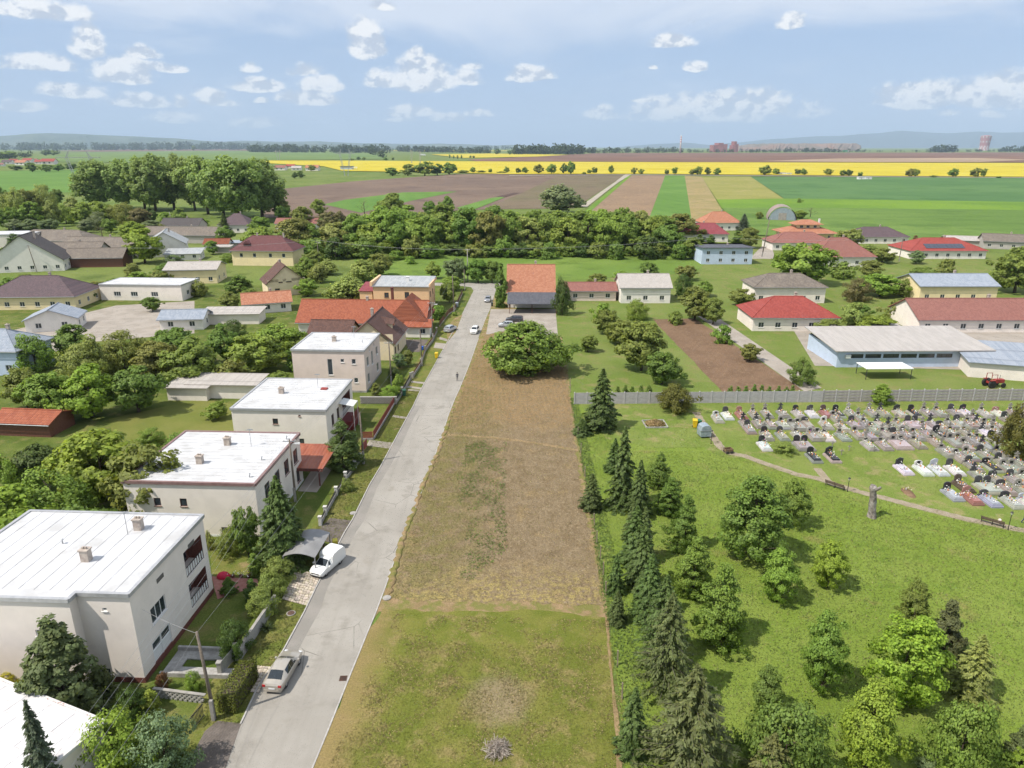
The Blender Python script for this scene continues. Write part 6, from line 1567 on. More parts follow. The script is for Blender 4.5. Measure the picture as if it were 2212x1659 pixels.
rows = [
 ('back row by the wall', [('K', 1460, 365, 'pale', 'white', 'low'), ('K', 1546, 338, 'white', 'dark', 'arch'), ('K', 1670, 335, 'red', 'red', 'arch'), ('K', 1792, 330, 'grey', 'grey', 'cross'), ('G', 85, 292, 'grey', 'grey', 'cross'), ('G', 212, 290, 'grey', 'dark', 'cross'), ('G', 335, 292, 'pale', 'black', 'arch'), ('G', 450, 290, 'white', 'dark', 'slant'), ('G', 560, 290, 'red', 'brown', 'arch'), ('G', 662, 290, 'dark', 'black', 'arch'), ('G', 765, 288, 'grey', 'pale', 'cross'), ('G', 935, 286, 'grey', 'grey', 'cross'), ('G', 1028, 286, 'grey', 'dark', 'cross'), ('G', 1160, 288, 'pale', 'black', 'slant'), ('G', 1278, 288, 'black', 'black', 'arch'), ('G', 1382, 284, 'grey', 'grey', 'cross'), ('G', 1482, 284, 'grey', 'grey', 'cross'), ('G', 1605, 282, 'grey', 'dark', 'arch'), ('G', 1700, 284, 'white', 'black', 'slant'), ('G', 1852, 290, 'pale', 'grey', 'cross'), ('G', 1972, 292, 'white', 'red', 'low'), ('G', 2088, 290, 'grey', 'grey', 'cross'), ('G', 2190, 288, 'grey', 'grey', 'cross')]),
 ('second row from the wall', [('K', 1705, 412, 'grey', 'black', 'cross'), ('K', 1825, 412, 'grey', 'dark', 'cross'), ('G', 110, 378, 'grey', 'dark', 'cross'), ('G', 215, 380, 'pale', 'grey', 'arch'), ('G', 320, 392, 'grey', 'grey', 'low'), ('G', 412, 376, 'grey', 'dark', 'low'), ('G', 562, 382, 'pale', 'white', 'slant'), ('G', 790, 380, 'grey', 'dark', 'arch'), ('G', 885, 382, 'grey', 'grey', 'cross'), ('G', 1000, 382, 'pale', 'dark', 'cross'), ('G', 1155, 380, 'grey', 'grey', 'cross'), ('G', 1280, 378, 'pale', 'dark', 'arch'), ('G', 1435, 380, 'grey', 'dark', 'cross'), ('G', 1575, 382, 'grey', 'grey', 'cross'), ('G', 1650, 372, 'pale', 'dark', 'arch'), ('G', 1735, 378, 'grey', 'grey', 'cross'), ('G', 1812, 382, 'grey', 'dark', 'cross'), ('G', 1872, 388, 'pale', 'grey', 'low'), ('G', 1950, 390, 'grey', 'grey', 'cross')]),
 ('third row from the wall', [('G', 78, 470, 'grey', 'black', 'arch'), ('G', 205, 470, 'grey', 'dark', 'arch'), ('G', 335, 468, 'pale', 'grey', 'cross'), ('G', 452, 472, 'grey', 'pale', 'arch'), ('G', 568, 474, 'white', 'grey', 'cross'), ('G', 692, 472, 'grey', 'grey', 'cross'), ('G', 815, 462, 'grey', 'grey', 'arch'), ('G', 1070, 462, 'grey', 'grey', 'cross'), ('G', 1205, 462, 'grey', 'grey', 'arch'), ('G', 1290, 470, 'grey', 'grey', 'low'), ('G', 1372, 458, 'grey', 'grey', 'cross'), ('G', 1482, 458, 'black', 'black', 'slant'), ('G', 1592, 452, 'grey', 'grey', 'cross'), ('G', 1705, 452, 'grey', 'pale', 'cross'), ('G', 1862, 448, 'white', 'dark', 'cross'), ('G', 1938, 446, 'grey', 'grey', 'cross')]),
 ('fourth row from the wall', [('G', 58, 548, 'white', 'black', 'arch'), ('G', 375, 545, 'grey', 'black', 'arch'), ('G', 905, 545, 'pale', 'grey', 'tall'), ('G', 1025, 545, 'grey', 'grey', 'cross'), ('G', 1160, 535, 'pale', 'grey', 'arch'), ('G', 1295, 532, 'grey', 'grey', 'cross'), ('G', 1625, 520, 'grey', 'grey', 'arch'), ('G', 1780, 512, 'grey', 'grey', 'cross'), ('G', 1930, 505, 'dark', 'black', 'arch')]),
 ('fifth row from the wall', [('G', 455, 642, 'black', 'black', 'arch'), ('G', 606, 640, 'black', 'black', 'slant'), ('G', 1552, 600, 'grey', 'grey', 'tall'), ('G', 1722, 632, 'grey', 'grey', 'arch'), ('G', 1842, 625, 'grey', 'dark', 'arch'), ('G', 1975, 615, 'grey', 'grey', 'tall')]),
 ('white-grave row', [('G', 1180, 735, 'white', 'black', 'slant'), ('G', 1338, 742, 'white', 'white', 'low'), ('G', 1462, 742, 'white', 'blue', 'slant'), ('G', 1592, 742, 'white', 'dark', 'arch'), ('G', 1748, 716, 'grey', 'dark', 'arch'), ('G', 1892, 718, 'dark', 'black', 'low'), ('G', 2062, 740, 'grey', 'grey', 'arch')]),
 ('second row above path', [('G', 1660, 872, 'brown', 'brown', 'arch'), ('G', 1862, 885, 'pale', 'dark', 'arch'), ('G', 1945, 826, 'grey', 'dark', 'low'), ('G', 2085, 830, 'grey', 'dark', 'arch')]),
 ('row nearest the path', [('G', 1572, 938, 'blue', 'black', 'arch'), ('G', 1726, 968, 'red', 'red', 'slant'), ('G', 1872, 985, 'blue', 'dark', 'low'), ('G', 2045, 998, 'pale', 'black', 'low'), ('G', 2190, 1015, 'white', 'blue', 'low')]),
]
rows.append(('smaller plots between the rows', [('K', 1895, 505, 'grey', 'grey', 'cross'), ('G', -60, 415, 'grey', 'dark', 'arch'), ('G', 640, 330, 'grey', 'grey', 'low'), ('G', 845, 330, 'grey', 'grey', 'cross'), ('G', 690, 400, 'pale', 'grey', 'cross'), ('G', 945, 420, 'grey', 'grey', 'low'), ('G', 1090, 410, 'grey', 'dark', 'cross'), ('G', 1370, 405, 'pale', 'grey', 'cross'), ('G', 1510, 410, 'grey', 'dark', 'low'), ('G', 915, 470, 'grey', 'grey', 'cross'), ('G', 1130, 478, 'pale', 'dark', 'arch'), ('G', 1440, 520, 'grey', 'grey', 'cross'), ('G', 1700, 560, 'grey', 'grey', 'arch'), ('G', 1860, 560, 'grey', 'dark', 'cross'), ('G', 1640, 645, 'grey', 'grey', 'low'), ('G', 1990, 690, 'grey', 'dark', 'arch'), ('G', 2140, 700, 'grey', 'grey', 'cross'), ('G', 1790, 790, 'grey', 'dark', 'cross'), ('G', 2180, 820, 'pale', 'grey', 'arch'), ('G', 2010, 900, 'grey', 'dark', 'low'), ('G', 2150, 910, 'grey', 'grey', 'arch'), ('G', 510, 470, 'grey', 'grey', 'low'), ('G', 1780, 340, 'grey', 'grey', 'cross'), ('G', 2040, 345, 'grey', 'dark', 'arch'), ('G', 2150, 380, 'grey', 'grey', 'cross')]))
WIDE = {(375, 545), (1160, 535), (1552, 600), (1280, 378), (1625, 520), (1862, 885), (2062, 740), (1780, 512), (320, 392), (1070, 462)}
for rname, lst in rows:
    for i, (k, x, y, bed, head, kind) in enumerate(lst):
        lab = '%s grave, %s %s headstone, %s, %s' % (SW[bed], SW[head].split()[-1] if False else {'grey': 'grey', 'pale': 'pale', 'white': 'white', 'dark': 'dark', 'black': 'black', 'red': 'red', 'brown': 'brown', 'blue': 'blue-grey'}[head], HW[kind], ORD[i] + ' from the left', rname)
        grave(k, x, y, lab, bed, head, kind, 2 if (x, y) in WIDE else 1, planted=(x, y) in {(692, 472), (885, 382), (1155, 380)})
# a fresh grave mound, small plank crosses
fm_ = g('G', 1265, 950)
mo = thing('grave_mound', 'fresh oval earth grave mound with a few flowers', 'grave', fm_)
mb = MB(); rs = np.random.RandomState(2)
ring = 14
vs = [(0, 0, .32)]
for rr_, zz in ((.35, .28), (.7, .16), (1.0, .0)):
    for j in range(ring):
        a = 2 * math.pi * j / ring; vs.append((.65 * rr_ * math.cos(a) * rs.uniform(.93, 1.07), 1.45 * rr_ * math.sin(a) * rs.uniform(.93, 1.07), zz + rs.uniform(-.02, .03)))
fs = [(0, 1 + j, 1 + (j + 1) % ring) for j in range(ring)] + [(1 + r_ * ring + j, 1 + (r_ + 1) * ring + j, 1 + (r_ + 1) * ring + (j + 1) % ring, 1 + r_ * ring + (j + 1) % ring) for r_ in range(2) for j in range(ring)]
mb.add(vs, fs).build('earth', m_dig, mo, smooth=True)
link('flowers', FLOW[1], mo, (0, .3, .28))
for i, (x, y) in enumerate([(715, 640), (778, 605), (640, 575), (980, 612)]):
    c = thing('grave_cross', 'small grey cross standing in the grass, ' + nth(i, 4), 'cross', g('G', x, y), gr.uniform(-.3, .3), 'small crosses in the grass')
    MB().box(-.05, .05, -.04, .04, 0, .95).build('post', mat('grey_wood', (.3, .27, .24), (.2, .18, .16), 4, .9), c)
    MB().box(-.26, .26, -.035, .035, .62, .72).build('crossbar', MATS['grey_wood'], c)

# --- lamps, benches, stump, bins
m_iron = mat('black_iron', (.025, .024, .022), (.04, .038, .035), 6, .5)
def park_lamp(k, x, y, ty, label):
    b = g(k, x, y); h = hgt(k, x, ty, b)
    t = thing('park_lamp', label, 'lamp', b, 0, 'cemetery path lamps')
    MB().tube([(0, 0, 0), (0, 0, .3), (0, 0, h - .35)], [.07, .045, .035], 8).build('post', m_iron, t)
    MB().lathe([(.06, 0), (.15, .22), (.17, .26), (.03, .42)], 6, (0, 0, h - .38)).build('lantern_head', mat('milk_glass', (.62, .6, .55), None, rough=.3), t)
    MB().lathe([(.19, 0), (.02, .16)], 6, (0, 0, h - .1)).build('lantern_cap', m_iron, t)
park_lamp('G', 765, 940, 825, 'black lamp post beside the first bench by the path')
park_lamp('G', 2080, 1252, 1105, 'black lamp post beside the second bench at the right edge')
park_lamp('K', 1420, 605, 485, 'black lamp post near the grey waste container')
m_bwood = mat('bench_wood', (.12, .085, .06), (.08, .055, .04), 6, .7)
def bench(k, a, b, label):
    p, q = g(k, *a), g(k, *b); L = (q - p).length; rz = math.atan2(q.y - p.y, q.x - p.x)
    t = thing('park_bench', label, 'bench', p, rz, 'cemetery benches')
    slat = MB().box(0, L, -.045, .045, -.018, .018).mesh('slat', m_bwood)
    for i in range(4):
        link('slat', slat, t, (0, .08 + i * .11, .44))
    for i in range(3):
        o = link('slat', slat, t, (0, -.06 - i * .03, .56 + i * .13)); o.rotation_euler = (1.35, 0, 0)
    for x_ in (.08, L / 2, L - .08):
        f = MB().bar((x_, 0, 0), (x_, 0, .45), .06).bar((x_, .42, 0), (x_, .42, .43), .06).bar((x_, -.02, .45), (x_, -.14, .9), .05).bar((x_, 0, .42), (x_, .44, .42), .05, .04)
        f.build('leg', m_iron, t)
    return t
bench('G', (580, 885), (735, 935), 'dark slatted bench by the path left of the tree stump')
bn = bench('G', (1852, 1185), (2045, 1240), 'dark slatted bench at the right edge with a white bag on it')
bg_ = MB().lathe([(.16, 0), (.2, .1), (.16, .24), (.05, .32)], 8).build('bag', mat('white_orange_bag', (.7, .66, .62), (.7, .2, .08), 5, .6, lo=.5, hi=.56), None, loc=g('G', 2005, 1215) + Vector((.1, .15, .46)))
tag(bg_, 'white and orange bag lying on the bench', 'bag')
sb = g('G', 968, 1148); shh = hgt('G', 955, 890, sb)
st = thing('dead_tree_stump', 'tall grey dead tree trunk with knobbly top below the path', 'tree stump', sb)
def trunkmesh(h):
    rs = np.random.RandomState(8); mb = MB(); vs = []; n = 14; m = 12
    for i in range(m + 1):
        f = i / m
        r = (.43 - .08 * f + .1 * math.exp(-f * 9) + (.1 if f > .86 else 0)) * (1 if f < 1 else .72)
        for j in range(n):
            a = 2 * math.pi * j / n
            rr_ = r * (1 + .1 * math.sin(3 * a + f * 4) + .06 * rs.randn())
            vs.append((rr_ * math.cos(a) - .55 * f, rr_ * math.sin(a), h * f + (.05 * rs.randn() if f == 1 else 0)))
    fs = [(i * n + j, i * n + (j + 1) % n, (i + 1) * n + (j + 1) % n, (i + 1) * n + j) for i in range(m) for j in range(n)] + [tuple(m * n + j for j in range(n))]
    return mb.add(vs, fs)
trunkmesh(shh).build('trunk', mat('weathered_bark', (.32, .28, .25), (.12, .10, .09), 2.2, .95, .12, 5, c3=(.45, .42, .39), scale3=1.3), st, smooth=True)
MB().tube([(-.3, -.2, shh * .88), (-.05, -.5, shh * .97), (.05, -.6, shh * 1.02)], [.2, .17, .13], 8).build('branch_stub', MATS['weathered_bark'], st, smooth=True)
def wheelie(k, x, y, ty, col, label):
    b = g(k, x, y); h = hgt(k, x, ty, b); s = h / 1.05
    t = thing('wheelie_bin', label, 'bin', b, gr.uniform(-.3, .3)); t.scale = (s, s, s)
    m = mat('bin_' + label[:8], col, tuple(c * .85 for c in col), 3, .5)
    MB().add([(-.2, -.24, .08), (.2, -.24, .08), (.2, .22, .08), (-.2, .22, .08), (-.28, -.32, .95), (.28, -.32, .95), (.28, .3, .95), (-.28, .3, .95)], [(3, 2, 1, 0), (4, 5, 6, 7), (0, 1, 5, 4), (1, 2, 6, 5), (2, 3, 7, 6), (3, 0, 4, 7)]).build('body', m, t)
    MB().add([(-.3, -.35, .955), (.3, -.35, .955), (.3, .34, .955), (-.3, .34, .955), (-.26, -.3, 1.03), (.26, -.3, 1.03), (.26, .3, 1.06), (-.26, .3, 1.06)], [(3, 2, 1, 0), (4, 5, 6, 7), (0, 1, 5, 4), (1, 2, 6, 5), (2, 3, 7, 6), (3, 0, 4, 7)]).build('lid', m, t)
    for sx in (-.22, .22):
        MB().tube([(sx - .03, .24, .1), (sx + .03, .24, .1)], .1, 10).build('wheel', m_darkm, t)
wheelie('K', 1272, 458, 385, (.72, .48, .02), 'yellow wheelie bin beside the cemetery path')
wheelie('K', 1308, 452, 388, (.03, .14, .07), 'green wheelie bin next to the yellow one')
wb = g('K', 1355, 538); wh = hgt('K', 1355, 428, wb)
wc = thing('waste_container', 'pale blue-grey dome-topped waste container by the cemetery path', 'container', wb, .15)
prf = [(-.95, .25), (.95, .25), (1.0, wh * .6), (.8, wh * .9), (.4, wh), (-.4, wh), (-.8, wh * .9), (-1.0, wh * .6)]
n = len(prf); mbc = MB(); mbc.add([(x * .85, -.8, z) for x, z in prf] + [(x * .85, .8, z) for x, z in prf], [tuple(range(n)), tuple(range(2 * n - 1, n - 1, -1))] + [(i, n + i, n + (i + 1) % n, (i + 1) % n) for i in range(n)])
mbc.build('body', mat('galvanised_blue', (.36, .42, .46), (.26, .32, .36), 3, .45, .02, 5, metal=.3), wc)
for sx in (-.6, .6):
    for sy in (-.55, .55):
        MB().tube([(sx - .04, sy, .13), (sx + .04, sy, .13)], .13, 9).build('wheel', m_darkm, wc)
MB().bar((-.95, -.83, wh * .62), (.95, -.83, wh * .62), .06).build('rim', m_steel, wc)
ct = thing('wooden_handcart', 'small wooden handcart standing on the path bend', 'cart', g('K', 1575, 688), .2)
for i in range(4):
    MB().box(-.55, .55, -.4 + i * .2 + .01, -.4 + (i + 1) * .2 - .01, .35, .38).build('plank', m_bwood, ct)
mw = mat('cart_wood', (.22, .14, .08), (.15, .1, .06), 5, .85)
for sy in (-.42, .42):
    MB().box(-.55, .55, sy - .02, sy + .02, .35, .7).build('side_board', mw, ct)
for sx in (-.57, .57):
    MB().box(sx - .02, sx + .02, -.4, .4, .35, .7).build('end_board', mw, ct)
MB().bar((-.56, 0, .6), (-1.1, .1, 1.3), .05).build('handle', m_steel, ct)
for sx in (-.35, .35):
    for sy in (-.48, .48):
        MB().tube([(sx, sy - .03, .22), (sx, sy + .03, .22)], .22, 12).build('wheel', m_darkm, ct)
# compost heap inside a stone edging
cpq = [g('K', 795, 400), g('K', 835, 465), g('K', 1030, 462), g('K', 985, 395)]
ch = thing('compost_heap', 'heap of dry garden waste inside a stone edging on the lawn', 'compost heap', (cpq[0] + cpq[2]) / 2)
oc = ch.location
for i in range(4):
    a, b = cpq[i] - oc, cpq[(i + 1) % 4] - oc
    MB().bar(a + Vector((0, 0, .1)), b + Vector((0, 0, .1)), .14, .22).build('edging', m_conc_b, ch)
rs = np.random.RandomState(5); nn = 900
rx, ry = (cpq[3] - cpq[0]).length * .46, abs(cpq[1].y - cpq[0].y) * .42
aa = rs.uniform(0, 6.28, nn); q_ = np.sqrt(rs.rand(nn))
C = np.stack([np.cos(aa) * q_ * rx, np.sin(aa) * q_ * ry, (1 - q_) * .75 + .08 + rs.rand(nn) * .12], 1)
me = leaf_mesh('dry_waste', C, rs.randn(nn, 3) * .7 + np.array([0, 0, 1]), np.full(nn, .42), np.full(nn, .16), rs)
o = link('dry_waste', me, ch, color=(.36, .27, .15)); o['kind'] = 'stuff'
mbx = MB(); mbx.lathe([(1.0, 0), (.75, .35), (.4, .62), (.05, .75)], 14); hb = mbx.build('heap_core', m_dig, ch, smooth=True); hb.scale = (rx * .95, ry * .95, 1)

# --- cemetery wall: concrete panels between posts
m_panel = mat('concrete_panel', (.44, .42, .42), (.36, .345, .345), 2, .9, .015, 14, c3=(.3, .29, .28), scale3=.5)
m_rpanel = mat('worn_panel', (.40, .37, .36), (.30, .27, .27), 1.6, .9, .015, 12, c3=(.22, .19, .19), scale3=.7)
m_post = mat('concrete_post', (.5, .48, .47), (.42, .4, .4), 3, .9)
wa, wm_, we = g('K', 180, 246), g('R', 560, 1477), g('R', 2400, 1462)
def panel_wall(name, label, a, b, n, h, rows_, mpan, gap):
    L = (b - a).length; rz = math.atan2(b.y - a.y, b.x - a.x)
    t = thing(name, label, 'wall', a, rz)
    w = L / n
    post = MB().box(-.08, .08, -.09, .09, 0, h + .12).mesh('post', m_post)
    ph = (h - .02) / rows_
    pan = MB().box(.085, w - .085, -.035, .035, gap / 2, ph - gap / 2)
    if rows_ > 2:
        pan.box(.085, w - .085, -.05, .05, ph * .35, ph * .65)
    pan = pan.mesh('panel', mpan)
    for i in range(n + 1):
        link('post', post, t, (i * w, 0, 0))
        if i < n:
            for j in range(rows_):
                link('panel', pan, t, (i * w, gr.uniform(-.006, .006), .01 + j * ph))
panel_wall('cemetery_wall', 'grey concrete panel wall between posts, behind the graves', wa, wm_, 20, 2.05, 2, m_panel, .012)
panel_wall('railed_wall', 'worn concrete wall of stacked rails in front of the blue hall', wm_, we, 18, 2.15, 4, m_rpanel, .07)
# little thujas in a line behind the wall
THJ = 'small thujas planted behind the cemetery wall'
tx = [(K_, x) for K_, x in [('K', 570), ('K', 640), ('K', 700), ('K', 780), ('K', 855), ('K', 1590), ('K', 1660), ('K', 1730), ('K', 1805), ('K', 1870), ('K', 1940), ('K', 2025), ('K', 2095), ('K', 2150)]]
for i, (k, x) in enumerate(tx):
    b = g(k, x, 205)
    tree('thuja', 'small thuja behind the cemetery wall, ' + nth(i, 14), b, 2.35 + gr.uniform(0, .5), 1.3, 'deep', name='small_thuja', cat='shrub', group=THJ)
# ================================================================ street: vehicles, poles, walls, fences
def carpaint(name, c, metal=.35):
    m, t, b = newmat(name)
    b.inputs['Base Color'].default_value = (*c, 1); b.inputs['Metallic'].default_value = metal; b.inputs['Roughness'].default_value = .32
    b.inputs['Coat Weight'].default_value = .6; b.inputs['Coat Roughness'].default_value = .08
    return m
m_tyre = mat('tyre_rubber', (.02, .02, .02), (.035, .033, .03), 8, .85)
m_rim = mat('alloy_rim', (.45, .45, .46), None, rough=.3, metal=.7)
m_carglass = mat('car_glass', (.018, .024, .028), None, rough=.04, spec=.8)
m_lampg = mat('headlamp', (.6, .62, .64), None, rough=.1)
m_tail = mat('tail_lamp', (.35, .02, .02), None, rough=.2)
m_plate = mat('number_plate', (.7, .7, .7), None, rough=.5)
m_blackp = mat('black_plastic', (.03, .03, .03), None, rough=.6)
CARS = {
 # stations: x, z_low, z_belt, z_top, w_mid, w_top   (x forward)
 'liftback': (4.57, 1.77, [(-2.28, .38, .80, .84, .70, .62), (-2.18, .24, .93, .98, .82, .66), (-1.75, .22, .95, 1.02, .87, .66), (-.95, .22, .95, 1.40, .885, .58), (-.2, .22, .94, 1.46, .885, .60), (.35, .22, .93, 1.43, .885, .59), (1.12, .22, .92, .98, .88, .70), (1.75, .22, .84, .88, .87, .66), (2.15, .26, .70, .74, .80, .60), (2.28, .34, .58, .62, .66, .5)], (3, 5), (2, 3), (5, 6)),
 'wagon': (4.4, 1.75, [(-2.2, .36, .84, .90, .74, .62), (-2.12, .24, .94, 1.25, .84, .56), (-1.8, .22, .95, 1.46, .87, .6), (-.9, .22, .95, 1.5, .875, .6), (-.1, .22, .94, 1.5, .875, .6), (.4, .22, .93, 1.46, .875, .59), (1.15, .22, .92, .98, .87, .7), (1.7, .22, .86, .9, .86, .66), (2.08, .26, .72, .76, .79, .6), (2.2, .34, .6, .64, .66, .5)], (2, 5), (1, 2), (5, 6)),
 'hatch': (4.0, 1.7, [(-2.0, .36, .84, .88, .72, .6), (-1.93, .24, .95, 1.12, .82, .58), (-1.5, .22, .96, 1.44, .85, .57), (-.8, .22, .95, 1.49, .855, .58), (-.1, .22, .94, 1.48, .855, .58), (.35, .22, .93, 1.44, .855, .57), (1.1, .22, .93, .99, .85, .68), (1.55, .22, .87, .91, .84, .64), (1.88, .26, .72, .76, .77, .58), (2.0, .34, .6, .64, .64, .48)], (2, 5), (1, 2), (5, 6)),
}
def car(label, kind, loc, head, paint, box=False, name='parked_car'):
    Ln, Wd, S, cab, rear, front = CARS[kind]
    t = thing(name, label, 'car', loc, head)
    def sec(q):
        x, zl, zb, zt, wm, wt = q
        return [(x, 0, zl), (x, wm * .86, zl), (x, wm * .97, zl + .12), (x, wm, (zl + zb) / 2), (x, wm * .975, zb - .03), (x, wm * .94, zb), (x, wt, zt - .035), (x, wt * .82, zt), (x, 0, zt + .025)]
    secs = [sec(q) for q in S]; m = 9
    mb = MB(); vs = []
    for sgn in (1, -1):
        base = len(vs)
        for s in secs:
            vs += [(x, sgn * y, z) for x, y, z in s]
    fs = []
    n = len(secs)
    for si, sgn in enumerate((1, -1)):
        o = si * n * m
        for i in range(n - 1):
            for j in range(m - 1):
                f = (o + i * m + j, o + (i + 1) * m + j, o + (i + 1) * m + j + 1, o + i * m + j + 1)
                fs.append(f if sgn > 0 else f[::-1])
        for i, rv in ((0, False), (n - 1, True)):
            f = tuple(o + i * m + j for j in range(m))
            fs.append(f if (rv == (sgn > 0)) else f[::-1])
    mb.add(vs, fs)
    body = mb.build('body', paint, t, smooth=True)
    md = body.modifiers.new('edge', 'EDGE_SPLIT'); md.split_angle = math.radians(38)
    def gl(nm, quads, off=.012):
        b = MB()
        for q in quads:
            q = [Vector(p) for p in q]
            nn = (q[1] - q[0]).cross(q[2] - q[0]).normalized()
            c = sum(q, Vector()) / 4
            if nn.dot(c - Vector((0, 0, .8))) < 0: nn = -nn
            q = [p.lerp(c, .07) + nn * off for p in q]
            b.add(q, [(0, 1, 2, 3)])
        b.build(nm, m_carglass, t)
    for sgn in (1, -1):
        mid = (cab[0] + cab[1]) // 2
        mir = lambda p: (p[0], p[1] * sgn, p[2])
        for (a, b) in ((cab[0], mid), (mid, cab[1])):
            if a == b: continue
            if box and a < cab[1] - 1: continue
            gl('side_window', [[mir(secs[a][5]), mir(secs[b][5]), mir(secs[b][6]), mir(secs[a][6])]])
        gl('quarter_window', [[mir(secs[front[0]][5]), mir(Vector(secs[front[0]][5]).lerp(Vector(secs[front[1]][5]), .55)), mir(Vector(secs[front[0]][6]).lerp(Vector(secs[front[1]][6]), .3)), mir(secs[front[0]][6])]])
    def pane(nm, i, j):
        mb_ = MB(); rows_ = []
        for f in (.06, .5, .93):
            row = []
            for jj, sg in ((6, -1), (7, -1), (8, 1), (7, 1), (6, 1)):
                q_ = Vector(secs[i][jj]).lerp(Vector(secs[j][jj]), f); row.append(Vector((q_.x, q_.y * sg * .93, q_.z)))
            rows_ += row
        d_ = (Vector(secs[j][8]) - Vector(secs[i][8])); nn = Vector((-d_.z, 0, d_.x)); nn = (nn if nn.z > 0 else -nn).normalized()
        mb_.add([q_ + nn * .014 for q_ in rows_], [(r_ * 5 + c_, r_ * 5 + c_ + 1, r_ * 5 + c_ + 6, r_ * 5 + c_ + 5) for r_ in range(2) for c_ in range(4)])
        mb_.build(nm, m_carglass, t)
    pane('windscreen', *front)
    if not box:
        pane('rear_window', *rear)
    wx = Ln * .295
    tm = MB().lathe([(.18, -.1), (.29, -.1), (.31, -.07), (.31, .07), (.29, .1), (.18, .1)], 18).mesh('wheel', m_tyre)
    rm = MB().lathe([(.02, -.1), (.19, -.09), (.2, .09), (.02, .115)], 14).mesh('rim', m_rim)
    for sx in (-wx - .02, wx + .02):
        for sy in (-1, 1):
            w = link('wheel', tm, t, (sx, sy * (Wd / 2 - .13), .31)); w.rotation_euler = (-math.pi / 2 * sy, 0, 0)
            link('rim', rm, w)
            MB().lathe([(.37, -.004), (.37, .004)], 18).mesh('x', m_blackp) if False else None
    for sy in (-1, 1):
        MB().box(Ln / 2 - .22, Ln / 2 - .07, sy * .62 - .14, sy * .62 + .14, .6, .73).build('headlight', m_lampg, t)
        MB().box(-Ln / 2 + .0, -Ln / 2 + .16, sy * .66 - .13, sy * .66 + .13, .72, .9).build('tail_light', m_tail, t)
        MB().box(.75, .93, sy * .98 - .09, sy * .98 + .05, .93, 1.05).build('mirror', paint, t)
    MB().box(-Ln / 2 - .035, -Ln / 2 - .005, -.26, .26, .55, .67).build('number_plate', m_plate, t)
    MB().box(Ln / 2 - .02, Ln / 2 + .03, -.26, .26, .38, .49).build('number_plate', m_plate, t)
    MB().box(Ln / 2 - .16, Ln / 2 + .012, -.5, .5, .5, .6).build('grille', m_blackp, t)
    MB().box(-Ln / 2 - .02, -Ln / 2 + .2, -.72, .72, .3, .45).build('bumper', paint if not box else m_blackp, t)
    MB().box(Ln / 2 - .25, Ln / 2 + .02, -.68, .68, .24, .37).build('bumper', paint if not box else m_blackp, t)
    return t
p_beige = carpaint('beige_metallic', (.44, .40, .34)); p_white = carpaint('white_paint', (.72, .72, .70), 0.0); p_silver = carpaint('silver_paint', (.46, .48, .5)); p_grey = carpaint('grey_paint', (.3, .31, .33)); p_redc = carpaint('red_paint_car', (.45, .04, .05), 0)
a_, b_ = g('N', 868, 1215), g('N', 925, 1000)
dr_ = (g('N', 960, 1010) - g('N', 830, 1235)); 
car('beige metallic liftback car parked half on the paved driveway', 'liftback', g('N', 893, 1108) + Vector((0, 0, .012)), math.radians(84), p_beige)
vn = car('white box van with curved cargo body parked by the carport', 'hatch', g('N', 1150, 478) + Vector((0, 0, .012)), math.radians(248), p_white, box=True, name='parked_van')
vn['category'] = 'van'
# tall rounded cargo body behind the cab
prof = [(-2.15, .45), (-2.2, .9), (-2.12, 1.55), (-1.9, 1.78), (-.9, 1.86), (-.2, 1.82), (.05, 1.62), (.1, .95), (.1, .45)]
cb = MB()
for wv_, zo in ((.84, 0), (.62, .05)):
    pass
n = len(prof)
vs = []
for sy, sc_, zt in ((-.84, 1, 0), (-.6, 1, .07), (.6, 1, .07), (.84, 1, 0)):
    vs += [(x, sy, z + (zt if z > 1.5 else 0)) for x, z in prof]
fs = [(r_ * n + i, r_ * n + (i + 1) % n, (r_ + 1) * n + (i + 1) % n, (r_ + 1) * n + i) for r_ in range(3) for i in range(n)] + [tuple(range(n)), tuple(range(4 * n - 1, 3 * n - 1, -1))]
cb.add(vs, fs)
o = cb.build('cargo_body', p_white, vn, smooth=True); o.modifiers.new('edge', 'EDGE_SPLIT').split_angle = math.radians(40)
car('silver estate car parked on the verge near the orange-roofed house', 'wagon', g('M', 1313, 588) + Vector((0, 0, .012)), math.radians(70), p_silver)
car('white car driving towards the camera on the street', 'hatch', g('M', 1487, 600) + Vector((0, 0, .012)), math.radians(262), p_white, name='driving_car')
car('silver-grey car far up the street near the crossing', 'hatch', g('M', 1580, 378) + Vector((0, 0, .012)), math.radians(266), p_grey, name='driving_car')
car('silver car parked in front of the terracotta house', 'hatch', g('M', 1712, 560) + Vector((0, 0, .02)), math.radians(175), p_silver)
car('dark car under the lean-to behind the silver car', 'wagon', g('M', 1770, 520) + Vector((0, 0, .02)), math.radians(175), carpaint('dark_paint', (.06, .06, .07)))
car('small red car in the yard behind the blue hall', 'hatch', g('D', 2068, 775) + Vector((0, 0, .02)), math.radians(200), p_redc)

